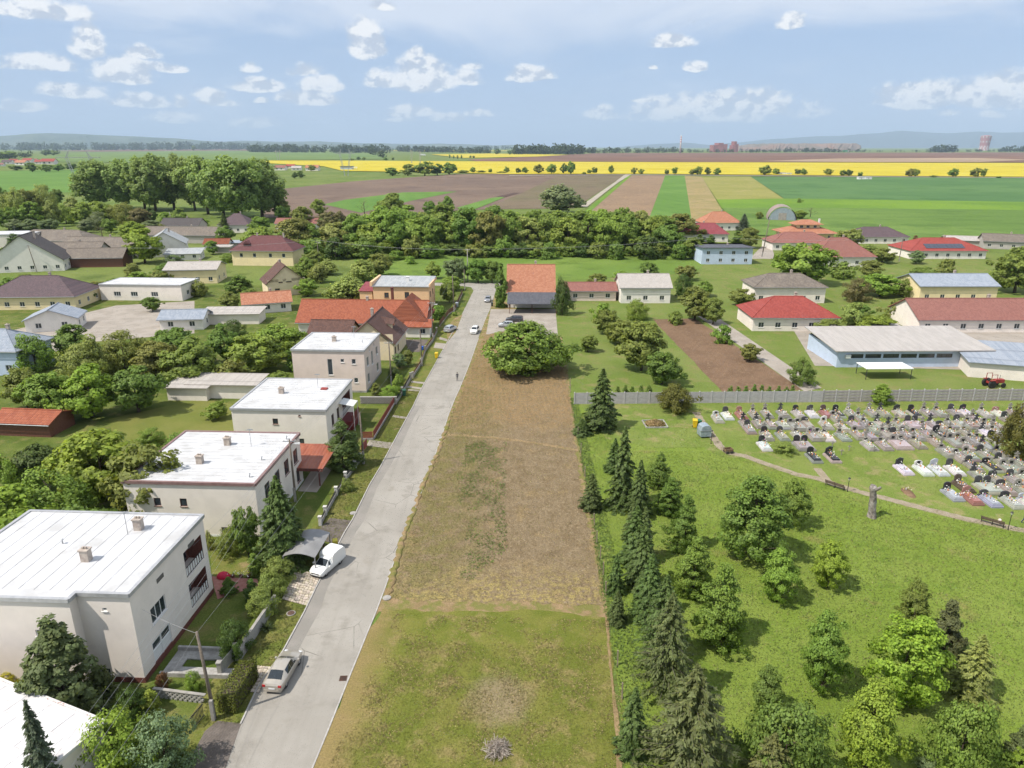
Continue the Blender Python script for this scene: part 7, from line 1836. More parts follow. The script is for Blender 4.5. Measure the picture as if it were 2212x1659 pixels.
# --- tractor behind the railed wall
tp = g('R', 1950, 1352)
tr_ = thing('tractor', 'red tractor with open roll frame behind the railed wall', 'tractor', tp, math.radians(8))
m_trr = mat('tractor_red', (.36, .05, .045), (.26, .035, .03), 4, .5)
MB().box(.2, 2.0, -.38, .38, .8, 1.45).box(1.9, 2.1, -.3, .3, .85, 1.35).build('bonnet', m_trr, tr_)
MB().box(-1.0, .25, -.5, .5, .75, 1.1).build('body', m_trr, tr_)
MB().box(-.9, -.4, -.28, .28, 1.1, 1.3).box(-.95, -.85, -.28, .28, 1.3, 1.75).build('seat', m_blackp, tr_)
for sy in (-.62, .62):
    MB().bar((-1.0, sy, 1.1), (-1.0, sy, 2.55), .09).bar((.2, sy, 1.1), (.1, sy, 2.5), .07).bar((-1.05, sy, 2.52), (.15, sy, 2.5), .08).build('roll_frame', m_trr, tr_)
    MB().box(-1.35, -.25, sy * 1.3 - .18, sy * 1.3 + .18, 1.45, 1.52).build('mudguard', m_trr, tr_)
big = MB().lathe([(.3, -.2), (.68, -.2), (.74, -.12), (.74, .12), (.68, .2), (.3, .2)], 20).mesh('wheel', m_tyre); rim_b = MB().lathe([(.03, -.1), (.36, -.16), (.36, .16), (.03, .1)], 14).mesh('rim', m_trr)
for sx, s in ((-.8, 1.0), (1.55, .62)):
    for sy in (-1, 1):
        w = link('wheel', big, tr_, (sx, sy * .78, .74 * s)); w.rotation_euler = (math.pi / 2, 0, 0); w.scale = (s, s, s); link('rim', rim_b, w)
MB().tube([(1.3, .1, 1.45), (1.3, .1, 2.2)], .04, 7).build('exhaust', m_blackp, tr_)

# --- utility poles
m_pole = mat('wood_pole', (.20, .165, .13), (.13, .105, .085), 3, .9, .01, 14)
m_cpole = mat('concrete_pole', (.34, .32, .29), (.26, .245, .225), 2, .9)
POLES = {}
def pole(key, k, x, y, h, label, lean=(0, 0), arm=True, lamp=None, base=True, conc=False, r=.13):
    b = g(k, x, y)
    t = thing('utility_pole', label, 'pole', b, 0, 'utility poles')
    top = Vector((lean[0], lean[1], h))
    MB().tube([(0, 0, -.05), top * .5, top], [r * 1.15, r, r * .75], 9).build('post', m_cpole if conc else m_pole, t, smooth=True)
    if base:
        MB().box(-.13, .13, -.34, -.12, 0, 1.9).build('footing', m_cpole, t)
    POLES[key] = b + top
    if arm:
        MB().bar(top + Vector((-.8, .02, -.25)), top + Vector((.8, .02, -.25)), .09).build('crossarm', m_steel, t)
        for i in range(4):
            MB().lathe([(.03, 0), (.055, .05), (.03, .1), (.05, .15), (.01, .2)], 7, (top.x - .7 + i * .467, top.y + .02, top.z - .2)).build('insulator', m_pvc, t)
    if lamp:
        e = top + Vector((lamp[0], lamp[1], -.5))
        MB().tube([top + Vector((0, 0, -.9)), top + Vector((lamp[0] * .5, lamp[1] * .5, -.55)), e], .03, 6).build('lamp_arm', m_steel, t)
        MB().box(e.x - .1, e.x + .55, e.y - .1, e.y + .1, e.z - .08, e.z + .06).build('lamp_head', m_pvc, t)
    return t
pole('p1', 'N', 485, 1362, 7.9, 'nearest wooden pole beside the clipped hedge', (-.35, .1), arm=False)
pole('p2', 'H', 985, 1030, 8.3, 'pole with crossarm and lamp rising behind the big dark fir', (0, 0), lamp=(.7, 0))
pole('p3', 'H', 1552, 718, 7.6, 'wooden pole by the near end of the red fence', (-.1, 0), arm=False)
pole('p4', 'M', 895, 978, 8.4, 'pole with crossarm beside the bright round shrub', (-.1, 0))
pole('p5', 'M', 1112, 836, 7.6, 'wooden pole on the verge beyond the pinkish house', (-.15, 0), arm=False)
pole('p6', 'M', 1190, 660, 9.0, 'pole with crossarm and lamp in front of the orange house', (-.1, 0), lamp=(.8, 0))
pole('p7', 'M', 1340, 455, 10.0, 'tall wooden pole on the verge before the crossing', (-.2, 0), arm=False)
pole('p8', 'M', 1416, 300, 6.5, 'wooden pole at the street corner by the crossing', (-.1, 0), arm=False)
tp9 = pole('p9', 'M', 1438, 235, 10.5, 'transformer pole at the crossing with a pale box', (0, 0), r=.16, conc=True)
MB().box(-.45, .45, -.75, -.17, 1.9, 3.3).build('transformer_box', m_pvc, tp9)
pole('p10', 'A', 240, 1045, 9.5, 'pole in front of the skylit dark-roofed house', (-1.2, 0))
pole('p11', 'A', 2068, 1005, 9.0, 'pole among the trees right of the maroon roof', (0, 0), lamp=(.6, 0))
pole('p12', 'A', 1122, 765, 9.0, 'white pole in the thicket below the poplars', (-.8, 0), conc=True, arm=False)
pole('p13', 'C', 512, 945, 15, 'tall double pole beside the pale blue house', (1.5, 0), r=.2)
pole('p14', 'C', 603, 892, 7.5, 'short pole by the villa drive', (.4, 0), arm=False)
pole('p15', 'C', 1400, 975, 9, 'pole in front of the solar-panelled house', (.2, 0))
m_wire = mat('wire_aluminium', (.30, .30, .30), None, rough=.5)
def wire(pts, r=.013, sag=.5, label='thin overhead wire strung along the street'):
    out = []
    for a, b in zip(pts[:-1], pts[1:]):
        n = 8
        for i in range(n + (1 if b is pts[-1] else 0)):
            f = i / n; q = a.lerp(b, f); out.append(q - Vector((0, 0, sag * 4 * f * (1 - f))))
    w = MB().tube(out, r, 4, cap=False).build('overhead_wire', m_wire)
    tag(w, label, 'wire', 'overhead wires along the street')
near = Vector((-25.5, 27.0, 8.6))
for i in range(4):
    o = Vector((-.7 + i * .467, 0, -.05))
    wire([near + o * 1.5, POLES['p1'] + Vector((-.05 + i * .03, 0, -.1 - i * .12)) if False else POLES['p2'] + o, POLES['p4'] + o, POLES['p6'] + o], .009, .7)
wire([near + Vector((1.6, 0, -.6)), POLES['p1'] + Vector((0, 0, -.08)), POLES['p3'] + Vector((0, 0, -.1)), POLES['p5'] + Vector((0, 0, -.1)), POLES['p7'] + Vector((0, 0, -.3))], .009, .5, 'lower overhead wire carried by the armless poles')
wire([POLES['p1'] + Vector((0, 0, -.15)), Vector((-30.2, 49.2, 6.2))], .012, .15, 'service wire from the nearest pole to the cream house')
wire([POLES['p2'] + Vector((0, 0, -.9)), Vector((-30.0, 58.6, 6.4))], .012, .2, 'service wire from the lamp pole to the cream house')
wire([POLES['p4'] + Vector((0, 0, -.9)), Vector((-26.9, 108.0, 5.5))], .012, .2, 'service wire to the grey house with the red hatch')
for i in range(3):
    o = Vector((0, -.7 + i * .7, -.05))
    wire([Vector((-130, 236, 10.5)) + o, POLES['p11'] + Vector((0, 0, .6)) + o, POLES['p9'] + o, Vector((70, 252, 12)) + o, POLES['p15'] + o], .012, 1.0, 'power line wire crossing behind the village')

# --- walls and fences in front of the houses
m_blk = mat('cement_block', (.40, .385, .36), (.30, .285, .265), 3, .9, .01, 16, c3=(.22, .21, .19), scale3=1)
blk = MB().box(-.2, .2, -.09, .09, 0, .188).mesh('block', m_blk)
def block_wall(label, a, b, rows_, z0=0.0, cap=True, perforated=False):
    L = (b - a).length; rz = math.atan2(b.y - a.y, b.x - a.x)
    t = thing('block_wall', label, 'wall', a, rz)
    n = int(L / .42)
    for j in range(rows_):
        for i in range(n):
            x = .21 + i * .42 + (.2 if j % 2 else 0)
            if x > L - .1: continue
            o = link('block', blk, t, (x, gr.uniform(-.008, .008), z0 + j * .2))
            if perforated:
                o.scale = (.66, 1, .92)
    if cap:
        MB().box(-.02, L + .05, -.13, .13, z0 + rows_ * .2 + .002, z0 + rows_ * .2 + .07).build('coping', m_cpole, t)
    return t
block_wall('cement block wall along the verge in front of the cream house', g('N', 632, 1022), g('N', 845, 700), 6)
block_wall('pierced cement block wall at the foot of the cream house', g('N', 130, 1235), g('N', 432, 1275), 4, perforated=True)
def pillar(t, x, y, h, s=.34, m=None):
    MB().box(x - s / 2, x + s / 2, y - s / 2, y + s / 2, 0, h).box(x - s / 2 - .05, x + s / 2 + .05, y - s / 2 - .05, y + s / 2 + .05, h, h + .09).build('pillar', m or m_pvc, t)
def rail_fence(label, pts, h, m, pil=None, pilh=1.4, picket=.14, pickw=.05, name='garden_fence', base=.3, solid=False):
    o0 = pts[0]
    t = thing(name, label, 'fence', o0)
    for a, b in zip(pts[:-1], pts[1:]):
        a = a - o0; b = b - o0; d = (b - a); L = d.length; d.normalize()
        if base:
            MB().bar(a + Vector((0, 0, base / 2)), b + Vector((0, 0, base / 2)), .2, base).build('base_wall', m_cpole, t)
        for z in (base + .12, h - .12):
            MB().bar(a + Vector((0, 0, z)), b + Vector((0, 0, z)), .05, .06).build('rail', m, t)
        pb = MB(); n = int(L / picket)
        for i in range(1, n):
            q = a + d * (i * L / n)
            pb.bar(q + Vector((0, 0, base + .05)), q + Vector((0, 0, h)), pickw if not solid else picket * .85, .025, up=Vector((-d.y, d.x, 0)))
        if n > 1:
            o = pb.build('pickets', m, t); o['kind'] = 'stuff'
    if pil:
        for q in pts:
            q = q - o0; pillar(t, q.x, q.y, pilh, m=pil)
    return t
m_redf = mat('red_fence_paint', pc(168, 84, 78), pc(150, 70, 66), 3, .6)
m_wpil = mat('pillar_white', (.58, .56, .53), (.48, .46, .43), 4, .8)
rail_fence('low dark fence between white pillars in front of the brown-edged house', px('H', (1190, 1235), (1232, 1150), (1322, 985), (1400, 858), (1478, 760), (1520, 700)), .85, m_darkm, m_wpil, 1.15, base=.4)
rail_fence('red picket fence on a low wall in front of the grey house', px('H', (1540, 525), (1630, 522), (1805, 225)), 1.35, m_redf, None, base=.3, picket=.16, pickw=.09, solid=True)
rail_fence('short red gate section at the near end of the red fence', px('H', (1530, 640), (1580, 575)), 1.3, m_redf, None, base=.0, picket=.16, pickw=.09, solid=True, name='red_gate')
rail_fence('grey metal gate between concrete pillars by the beige car', px('N', (520, 1112), (612, 1005)), 1.25, m_steel, m_cpole, 1.35, base=0, picket=.1, pickw=.095, name='metal_gate', solid=True)
rail_fence('dark picket gate at the bottom left beside the pole', px('N', (350, 1440), (425, 1350)), 1.3, m_darkm, None, base=0, picket=.13, name='picket_gate')
rail_fence('dark fence with stone base beyond the bright shrub', px('M', (925, 1110), (970, 1040), (1030, 935)), 1.1, m_darkm, m_cpole, 1.3, base=.5)
rail_fence('low wall and fence along the verge by the beige gabled house', px('M', (1045, 925), (1105, 830), (1135, 735), (1190, 660), (1215, 600)), 1.1, m_brownf, m_cpole, 1.2, base=.55)
rail_fence('brown plank fence along the verge by the orange house', px('M', (1235, 555), (1300, 470), (1345, 440), (1400, 320)), 1.3, m_brownf, None, base=.1, picket=.2, solid=True)
# rubble stone wall: each stone its own block
rw = thing('rubble_wall', 'rubble stone retaining wall below the pinkish house', 'wall', g('M', 672, 1108), math.atan2(0, 1))
Lr = (g('M', 910, 1112) - g('M', 672, 1108)).length
MB().box(0, Lr, .06, .36, 0, 1.15).build('core', m_cpole, rw)
m_rub = mat('rubble_stone', (.38, .36, .33), (.20, .19, .175), 2, .9, .03, 9)
rst = []
for s in range(6):
    r_ = random.Random(s); mb = MB(); n = 7
    pol = [(.19 * math.cos(2 * math.pi * i / n) * r_.uniform(.8, 1.1), .13 * math.sin(2 * math.pi * i / n) * r_.uniform(.8, 1.1)) for i in range(n)]
    mb.add([(x, 0, z) for x, z in pol] + [(x * .8, -.1, z * .8) for x, z in pol], [tuple(range(n, 2 * n)), *[(i, (i + 1) % n, n + (i + 1) % n, n + i) for i in range(n)]])
    rst.append(mb.mesh('stone', m_rub))
for j in range(5):
    for i in range(int(Lr / .42)):
        o = link('stone', rst[gr.randrange(6)], rw, (.2 + i * .42 + (.2 if j % 2 else 0), .065, .13 + j * .225)); o.rotation_euler = (0, gr.uniform(-.4, .4), 0)
MB().box(-.05, Lr + .05, .0, .42, 1.152, 1.24).build('coping', m_cpole, rw)

# --- driveways: irregular flagstones
m_flag = mat('flagstone', (.50, .44, .37), (.36, .31, .26), 1.5, .9, .01, 14, tint=True)
def crazy_paving(name, quad, nx, ny, seed, base_m):
    r_ = random.Random(seed)
    bo = sheet(name, quad, .03, base_m)
    q = [Vector((p.x, p.y, 0)) for p in quad]
    P = {}
    for i in range(nx + 1):
        for j in range(ny + 1):
            u = i / nx; v = j / ny
            if 0 < i < nx: u += r_.uniform(-.33, .33) / nx
            if 0 < j < ny: v += r_.uniform(-.33, .33) / ny
            P[i, j] = q[0].lerp(q[1], u).lerp(q[3].lerp(q[2], u), v)
    for i in range(nx):
        for j in range(ny):
            pol = [P[i, j], P[i + 1, j], P[i + 1, j + 1], P[i, j + 1]]
            c = sum(pol, Vector()) / 4
            pol = [c + (p - c) * .88 for p in pol]
            out = []
            for a in range(4):
                out.append(pol[a]); m_ = (pol[a] + pol[(a + 1) % 4]) / 2; out.append(c + (m_ - c) * r_.uniform(.95, 1.12))
            s = MB(); n = len(out)
            a2 = sum(out[t_].x * out[(t_ + 1) % n].y - out[(t_ + 1) % n].x * out[t_].y for t_ in range(n))
            if a2 < 0: out.reverse()
            s.prism([(p.x - c.x, p.y - c.y) for p in out], 0, .035)
            f = r_.uniform(.75, 1.2)
            s.build('paving_stone', m_flag, bo, loc=(c.x, c.y, .03), color=(f, f * r_.uniform(.95, 1.02), f * r_.uniform(.88, 1.0)))
m_joint = gmat('paving_joint', pc(120, 108, 92), pc(104, 94, 80), None, .5, 1, .2, 8)
crazy_paving('driveway_pavement', px('N', (625, 1205), (745, 1215), (815, 1060), (690, 1050)), 8, 8, 1, m_joint)
crazy_paving('carport_pavement', px('N', (880, 660), (1030, 700), (1110, 520), (965, 480)), 9, 13, 2, m_joint)
m_paver = gmat('brick_paver', pc(140, 130, 122), pc(122, 113, 106), None, .8, 1, .2, 12, stripes=(.4, .22, .35, pc(96, 88, 84)), bump=.01)
sheet('entry_pavement', px('N', (425, 1440), (500, 1380), (640, 1395), (540, 1680), (300, 1680)), .03, m_paver)
sheet('gate_pavement', px('H', (1110, 1330), (1270, 1175), (1458, 1195), (1390, 1310), (1330, 1400)), .03, m_paver)
sheet('garage_path', px('H', (1000, 950), (1140, 740), (1290, 760), (1160, 960)), .024, m_conc)
for i, (a, b, w) in enumerate([(((1585, 548), (1795, 575)), 0, 0), (((1790, 325), (1915, 345)), 0, 0)]):
    p_, q_ = g('H', *a[0]), g('H', *a[1])
    wv = 1.1 if i == 0 else .45
    sheet('walkway', [p_ + Vector((0, wv, 0)), q_ + Vector((0, wv, 0)), q_ - Vector((0, wv, 0)), p_ - Vector((0, wv, 0))], .028, m_conc)
for (a, b, wv) in (((990, 985), (1115, 1000), .5), ((1010, 1010), (1100, 1015), .4), ((1035, 950), (1140, 962), .5), ((1200, 690), (1290, 700), 2.2), ((1235, 640), (1290, 655), 1.0)):
    p_, q_ = g('M', *a), g('M', *b)
    sheet('walkway', [p_ + Vector((0, wv, 0)), q_ + Vector((0, wv, 0)), q_ - Vector((0, wv, 0)), p_ - Vector((0, wv, 0))], .028, m_conc)
sheet('dirt_layby', px('M', (1290, 560), (1340, 500), (1400, 470), (1350, 600), (1290, 670)), .016, m_bank)
sheet('yard_paving', px('M', (985, 650), (1160, 650), (1090, 740), (1020, 735)), .02, m_paver)
pt = sheet('patio', px('N', (465, 525), (735, 540), (745, 580), (500, 660), (480, 590)), .03, m_tile_red)
rst2 = thing('covered_heap', 'bright pink-red covered heap on the patio edge', 'heap', g('N', 537, 530))
mb = MB(); mb.lathe([(.62, 0), (.6, .25), (.42, .5), (.15, .66), (.02, .7)], 14); o = mb.build('cover', mat('pink_red_cloth', (.62, .03, .08), (.5, .02, .06), 5, .6), rst2, smooth=True); o.scale = (1.15, .8, 1)
for i, x in enumerate((592, 640, 685)):
    fp = thing('flower_pot', ('yellow', 'red', 'orange')[i] + ' flowers in a pot on the pink patio edge', 'flower pot', g('N', x, 530))
    MB().lathe([(.14, 0), (.2, .25), (.22, .28)], 10).build('pot', m_brickr, fp)
    link('flowers', FLOW[i], fp, (0, 0, .28)).scale = (.7, 1, 1)
# kerbs along the verge edge
m_kerb = mat('kerb_stone', (.42, .40, .37), (.33, .31, .29), 2, .9)
kb = thing('kerb', 'pale concrete kerb between verge and road', 'kerb', (0, 0, 0))
kpts = [q for q in ROAD_L[1:18]]
for a, b in zip(kpts[:-1], kpts[1:]):
    n = max(1, int((b - a).length / 1.0))
    for i in range(n):
        p_, q_ = a.lerp(b, i / n), a.lerp(b, (i + .985) / n)
        MB().bar(p_ + Vector((-.05, 0, .04)), q_ + Vector((-.05, 0, .04)), .12, .11).build('kerb_stone', m_kerb, kb)
kb2 = thing('edge_kerb', 'worn low kerb along the plot side of the road', 'kerb', (0, 0, 0))
kpts = [q for q in ROAD_R[1:15]]
for a, b in zip(kpts[:-1], kpts[1:]):
    n = max(1, int((b - a).length / 1.0))
    for i in range(n):
        p_, q_ = a.lerp(b, i / n), a.lerp(b, (i + .97) / n)
        MB().bar(p_ + Vector((.06, 0, .02)), q_ + Vector((.06, 0, .02)), .12, .06).build('kerb_stone', m_kerb, kb2)
# soil ridge along the street side of the plot
rg = [g('F', 232, 1455), g('F', 330, 1080), g('F', 470, 710), g('F', 570, 470), g('F', 600, 378), g('F', 660, 200)]
pts = []; rr_ = []
for a, b in zip(rg[:-1], rg[1:]):
    n = int((b - a).length / .6)
    for i in range(n):
        pts.append(a.lerp(b, i / n) + Vector((-.35 + gr.uniform(-.2, .2), 0, .0))); rr_.append(gr.uniform(.14, .42))
rdg = struct(MB().tube(pts, rr_, 7).build('soil_ridge', m_bank, smooth=True)); rdg.scale = (1, 1, .45)
# drain grate, manhole covers
dg = thing('drain_grate', 'rusty drain grate at the road edge by the near lawn', 'drain', g('P', 218, 826) + Vector((0, 0, .016)), .05)
MB().box(-.3, .3, -.3, -.26, 0, .03).box(-.3, .3, .26, .3, 0, .031).box(-.3, -.26, -.3, .3, 0, .032).box(.26, .3, -.3, .3, 0, .033).build('frame', mat('rust_iron', (.12, .06, .04), (.07, .045, .035), 8, .8), dg)
for i in range(6):
    MB().box(-.26, .26, -.24 + i * .085, -.2 + i * .085, 0, .024).build('bar', MATS['rust_iron'], dg)
MB().box(-.26, .26, -.26, .26, -.02, .004).build('pit', mat('pit_black', (.008, .008, .008), None), dg)
for k, x, y, lab in (('N', 935, 745, 'round rusty manhole in the verge by the cream house'), ('P', 508, 292, 'round concrete cover at the corner of the plot'), ('H', 1463, 1135, 'small pale cover in the verge by the white pillars')):
    mh = thing('manhole_cover', lab, 'manhole', g(k, x, y) + Vector((0, 0, .03)))
    MB().lathe([(.42, 0), (.42, .06), (.36, .065)], 18).build('ring', m_cpole, mh)
    MB().lathe([(.34, .0), (.34, .075), (.02, .08)], 16).build('lid', MATS['rust_iron'] if k == 'N' else m_cpole, mh)
# carports
oc_ = g('H', 1187, 905)
cpt = thing('orange_carport', 'carport with orange sheet roof on dark red posts', 'carport', oc_, ROW)
for x_, y_ in ((0, 0), (-5.6, 0), (.3, 5.6), (-5.6, 5.6)):
    MB().bar((x_, y_, 0), (x_, y_, 2.5), .16).build('post', mat('dark_red_wood', (.14, .045, .035), (.1, .035, .03), 4, .6), cpt)
MB().add([(-6.2, -.5, 2.5), (.7, -.5, 2.5), (.9, 6.2, 3.1), (-6.2, 6.2, 3.1), (-6.2, -.5, 2.66), (.7, -.5, 2.66), (.9, 6.2, 3.26), (-6.2, 6.2, 3.26)], [(3, 2, 1, 0), (4, 5, 6, 7), (0, 1, 5, 4), (1, 2, 6, 5), (2, 3, 7, 6), (3, 0, 4, 7)]).build('roof', rmat('orange', 'x', True), cpt)
MB().bar((-6.2, -.52, 2.5), (.7, -.52, 2.5), .06, .4).build('fascia', MATS['dark_red_wood'], cpt)
ac = thing('arched_carport', 'grey curved sheet carport roof beside the white van', 'carport', g('N', 985, 520), math.radians(-4))
arc = MB(); vs = []
nA = 9
for yy in (0, 5.0):
    for i in range(nA):
        f = i / (nA - 1); vs.append((-1.6 + 3.4 * f, yy, 2.0 + .62 * math.sin(math.pi * (f * .8 + .1))))
arc.add(vs + [(x, y, z - .04) for x, y, z in vs], [(i, i + 1, nA + i + 1, nA + i) for i in range(nA - 1)] + [(2 * nA + nA + i, 2 * nA + nA + i + 1, 2 * nA + i + 1, 2 * nA + i) for i in range(nA - 1)])
arc.build('roof', mat('smoked_sheet', (.26, .255, .25), (.21, .205, .2), .6, .35), ac, smooth=True)
for x_ in (-1.55, 1.75):
    for y_ in (.1, 4.9):
        MB().bar((x_, y_, 0), (x_, y_, 2.2), .09).build('post', m_steel, ac)
# concrete retaining box of the garage ramp
gr_ = thing('garage_ramp', 'concrete ramp with sunken pit in front of the garage door', 'ramp', g('N', 235, 1040), ROW)
for (x0, x1, y0, y1, z1) in ((-.3, 5.6, 1.55, 1.8, .45), (-.3, 5.6, -1.6, -1.35, .4), (-.3, 1.0, -1.35, 1.55, .1), (1.0, 5.6, .55, 1.55, .12), (1.0, 5.6, -1.35, -.45, .12)):
    MB().box(x0, x1, y0, y1, 0, z1).build('kerb_wall' if z1 > .2 else 'slab', m_blk, gr_)
hedge = thing('clipped_hedge', 'clipped rectangular hedge with yellowing side beside the near pole', 'hedge', g('N', 560, 1330), math.radians(-6))
rs = np.random.RandomState(9); nn = 5200
P0 = rs.uniform(-1, 1, (nn, 3)); ax_ = rs.randint(0, 3, nn); sg = np.where(rs.rand(nn) < .5, -1, 1)
for i in range(3):
    P0[ax_ == i, i] = sg[ax_ == i] * rs.uniform(.9, 1.03, (ax_ == i).sum())
Nn = np.zeros((nn, 3)); Nn[np.arange(nn), ax_] = sg
P0 = P0 * np.array([.75, 2.0, .85]) + np.array([0, 0, .88])
me = leaf_mesh('hedge_leaves', P0, Nn + rs.randn(nn, 3) * .5, np.full(nn, .15), np.full(nn, .1), rs)
link('foliage', me, hedge, (0, 1.9, 0), color=(.13, .15, .03))
MB().box(-.66, .66, -1.9, 1.9, 0, 1.6).build('twig_core', m_bark, hedge, loc=(0, 1.9, 0))
# yucca
yu = thing('yucca', 'spiky yucca outside the cement block wall', 'plant', g('N', 792, 840))
rs = np.random.RandomState(4); d = sph(rs, 70); d[:, 2] = np.abs(d[:, 2]) * .8 + .12
me = leaf_mesh('leaves', d * .42 + np.array([0, 0, .1]), np.cross(d, rs.randn(70, 3)), np.full(70, .95), np.full(70, .09), rs, d * 4)
link('leaves', me, yu, color=(.09, .12, .05))
# yellow bins by the street
for k, x, y, ty, lab, col in (('M', 1215, 782, 742, 'yellow waste bin on the verge', (.72, .48, .02)), ('H', 1315, 1420, 1352, 'yellow lidded bin behind the white van', (.6, .5, .05)), ('M', 1360, 420, 385, 'grey bin by the tall wooden pole', (.3, .34, .38)), ('M', 1115, 725, 698, 'blue barrel behind the street fence', (.02, .1, .5)), ('M', 1610, 412, 385, 'dark bin at the road edge far up the street', (.05, .06, .05)), ('M', 985, 1050, 1005, 'dark green bin by the stone-based fence', (.03, .1, .06))):
    wheelie(k, x, y, ty, col, lab)
# letter-box post
lb = thing('letterbox_post', 'rusty red letterbox post by the gate pavement', 'letterbox', g('H', 1218, 1420))
MB().bar((0, 0, 0), (0, 0, 1.9), .12).build('post', MATS['dark_red_wood'], lb); MB().box(-.5, .5, -.1, .1, 1.75, 1.92).build('box', MATS['dark_red_wood'], lb)
# fence posts along the spruces
m_fpost = mat('grey_fence_post', (.34, .27, .2), (.24, .19, .15), 4, .9)
fpp = [('P', 2042, 738), ('P', 2072, 960), ('F', 1572, 972), ('F', 1588, 1090), ('F', 1610, 1190), ('F', 1630, 1300), ('F', 1648, 1430), ('F', 1510, 655), ('F', 1483, 500), ('F', 1465, 390), ('F', 1415, 100), ('M', 2150, 880), ('M', 2165, 980)]
fpp = sorted([g(*q) for q in fpp], key=lambda v: v.y)
for i, q in enumerate(fpp):
    o = MB().bar((0, 0, 0), (gr.uniform(-.08, .08), 0, 1.55), .1).build('fence_post', m_fpost, loc=q)
    tag(o, 'weathered wooden fence post beside the spruces, ' + ORD[i] + ' from the camera', 'fence post', 'fence posts beside the spruces')
# brush pile on the near lawn
bp = thing('brush_pile', 'pile of cut grey branches on the near lawn', 'brush pile', g('P', 1240, 1310))
rbp = random.Random(6)
for grp in range(3):
    mb = MB()
    for i in range(70):
        a = rbp.uniform(0, 6.28); l = rbp.uniform(.5, 1.15); z = rbp.uniform(.05, .6); r0 = rbp.uniform(0, .55)
        a2 = rbp.uniform(0, 6.28); r0 = math.sqrt(rbp.random()) * .85
        c = Vector((math.cos(a2) * r0, math.sin(a2) * r0, .06 + rbp.random() * .75 * (1 - r0 * .8)))
        d = Vector((math.cos(a), math.sin(a), rbp.uniform(-.3, .3))) * l * .5
        mb.tube([c - d, c + Vector((rbp.uniform(-.08, .08), rbp.uniform(-.08, .08), .04)), c + d], [rbp.uniform(.015, .03), .018, .006], 4)
    o = mb.build('branches', mat('cut_branch_%d' % grp, ((.34, .29, .24), (.24, .19, .15), (.42, .37, .31))[grp], ((.24, .2, .16), (.15, .12, .1), (.3, .26, .22))[grp], 5, .9), bp); o['kind'] = 'stuff'

# --- people
def person(label, loc, h, rz, top, legs, hair=(.04, .03, .025), walk=.22):
    t = thing('person', label, 'person', loc, rz)
    bm = bmesh.new()
    V = {}
    pts = {'pelvis': (0, 0, .53), 'waist': (0, 0, .6), 'chest': (0, -.005, .72), 'neck': (0, 0, .83), 'headb': (0, -.008, .87), 'head': (0, -.012, .93), 'crown': (0, -.005, .985),
           'hipl': (-.05, 0, .51), 'kneel': (-.055, -walk * .35, .28), 'anl': (-.055, -walk * .25 + .02, .05), 'toel': (-.06, -walk * .25 - .09, .02),
           'hipr': (.05, 0, .51), 'kneer': (.055, walk * .1, .28), 'anr': (.055, walk * .55, .06), 'toer': (.06, walk * .55 - .08, .02),
           'shl': (-.105, 0, .80), 'ell': (-.135, walk * .12, .65), 'wrl': (-.13, walk * .05 - .03, .52), 'hal': (-.125, -.05, .475),
           'shr': (.105, 0, .80), 'elr': (.135, -walk * .08, .65), 'wrr': (.13, -walk * .35, .54), 'har': (.125, -walk * .45, .5)}
    rad = {'pelvis': .075, 'waist': .068, 'chest': .082, 'neck': .03, 'headb': .042, 'head': .052, 'crown': .03, 'hipl': .052, 'hipr': .052, 'kneel': .037, 'kneer': .037, 'anl': .026, 'anr': .026, 'toel': .02, 'toer': .02, 'shl': .04, 'shr': .04, 'ell': .028, 'elr': .028, 'wrl': .02, 'wrr': .02, 'hal': .018, 'har': .018}
    keys = list(pts)
    ed = [('pelvis', 'waist'), ('waist', 'chest'), ('chest', 'neck'), ('neck', 'headb'), ('headb', 'head'), ('head', 'crown')]
    for s in 'lr':
        ed += [('pelvis', 'hip' + s), ('hip' + s, 'knee' + s), ('knee' + s, 'an' + s), ('an' + s, 'toe' + s), ('chest', 'sh' + s), ('sh' + s, 'el' + s), ('el' + s, 'wr' + s), ('wr' + s, 'ha' + s)]
    me = bpy.data.meshes.new('body')
    me.from_pydata([tuple(c * h for c in pts[k]) for k in keys], [(keys.index(a), keys.index(b)) for a, b in ed], [])
    o = link('body', me, t)
    sk = o.modifiers.new('skin', 'SKIN')
    for i, k in enumerate(keys):
        me.skin_vertices[0].data[i].radius = (rad[k] * h, rad[k] * h * .8)
        me.skin_vertices[0].data[i].use_root = (k == 'pelvis')
    o.modifiers.new('sub', 'SUBSURF').levels = 1
    m, tt, b = newmat('clothes_' + label[:6])
    z = tt.sep(tt.new('ShaderNodeTexCoord').outputs['Object'])[2]
    col = tt.mix(tt.math('GREATER_THAN', z, .55 * h), legs, top)
    col = tt.mix(tt.math('GREATER_THAN', z, .835 * h), col, (.42, .26, .19))
    y = tt.sep(tt.new('ShaderNodeTexCoord').outputs['Object'])[1]
    tt.put(b.inputs['Base Color'], col); b.inputs['Roughness'].default_value = .8
    me.materials.append(m)
    hr = MB().lathe([(.05, -.02), (.057, .02), (.05, .05), (.02, .068)], 10, (0, .004, .93)); 
    ho = hr.build('hair', mat('hair_dark', hair, None, rough=.7), t, smooth=True); ho.scale = (h, h * 1.05, h)
    return t
person('person in dark clothes with white shirt front walking down the road', g('M', 1363, 945) + Vector((0, 0, .012)), 1.76, math.radians(8), (.05, .052, .06), (.035, .036, .045))
person('person in blue at the right edge beside the path', g('G', 2206, 1200), 1.72, math.radians(60), (.03, .05, .22), (.02, .03, .12))

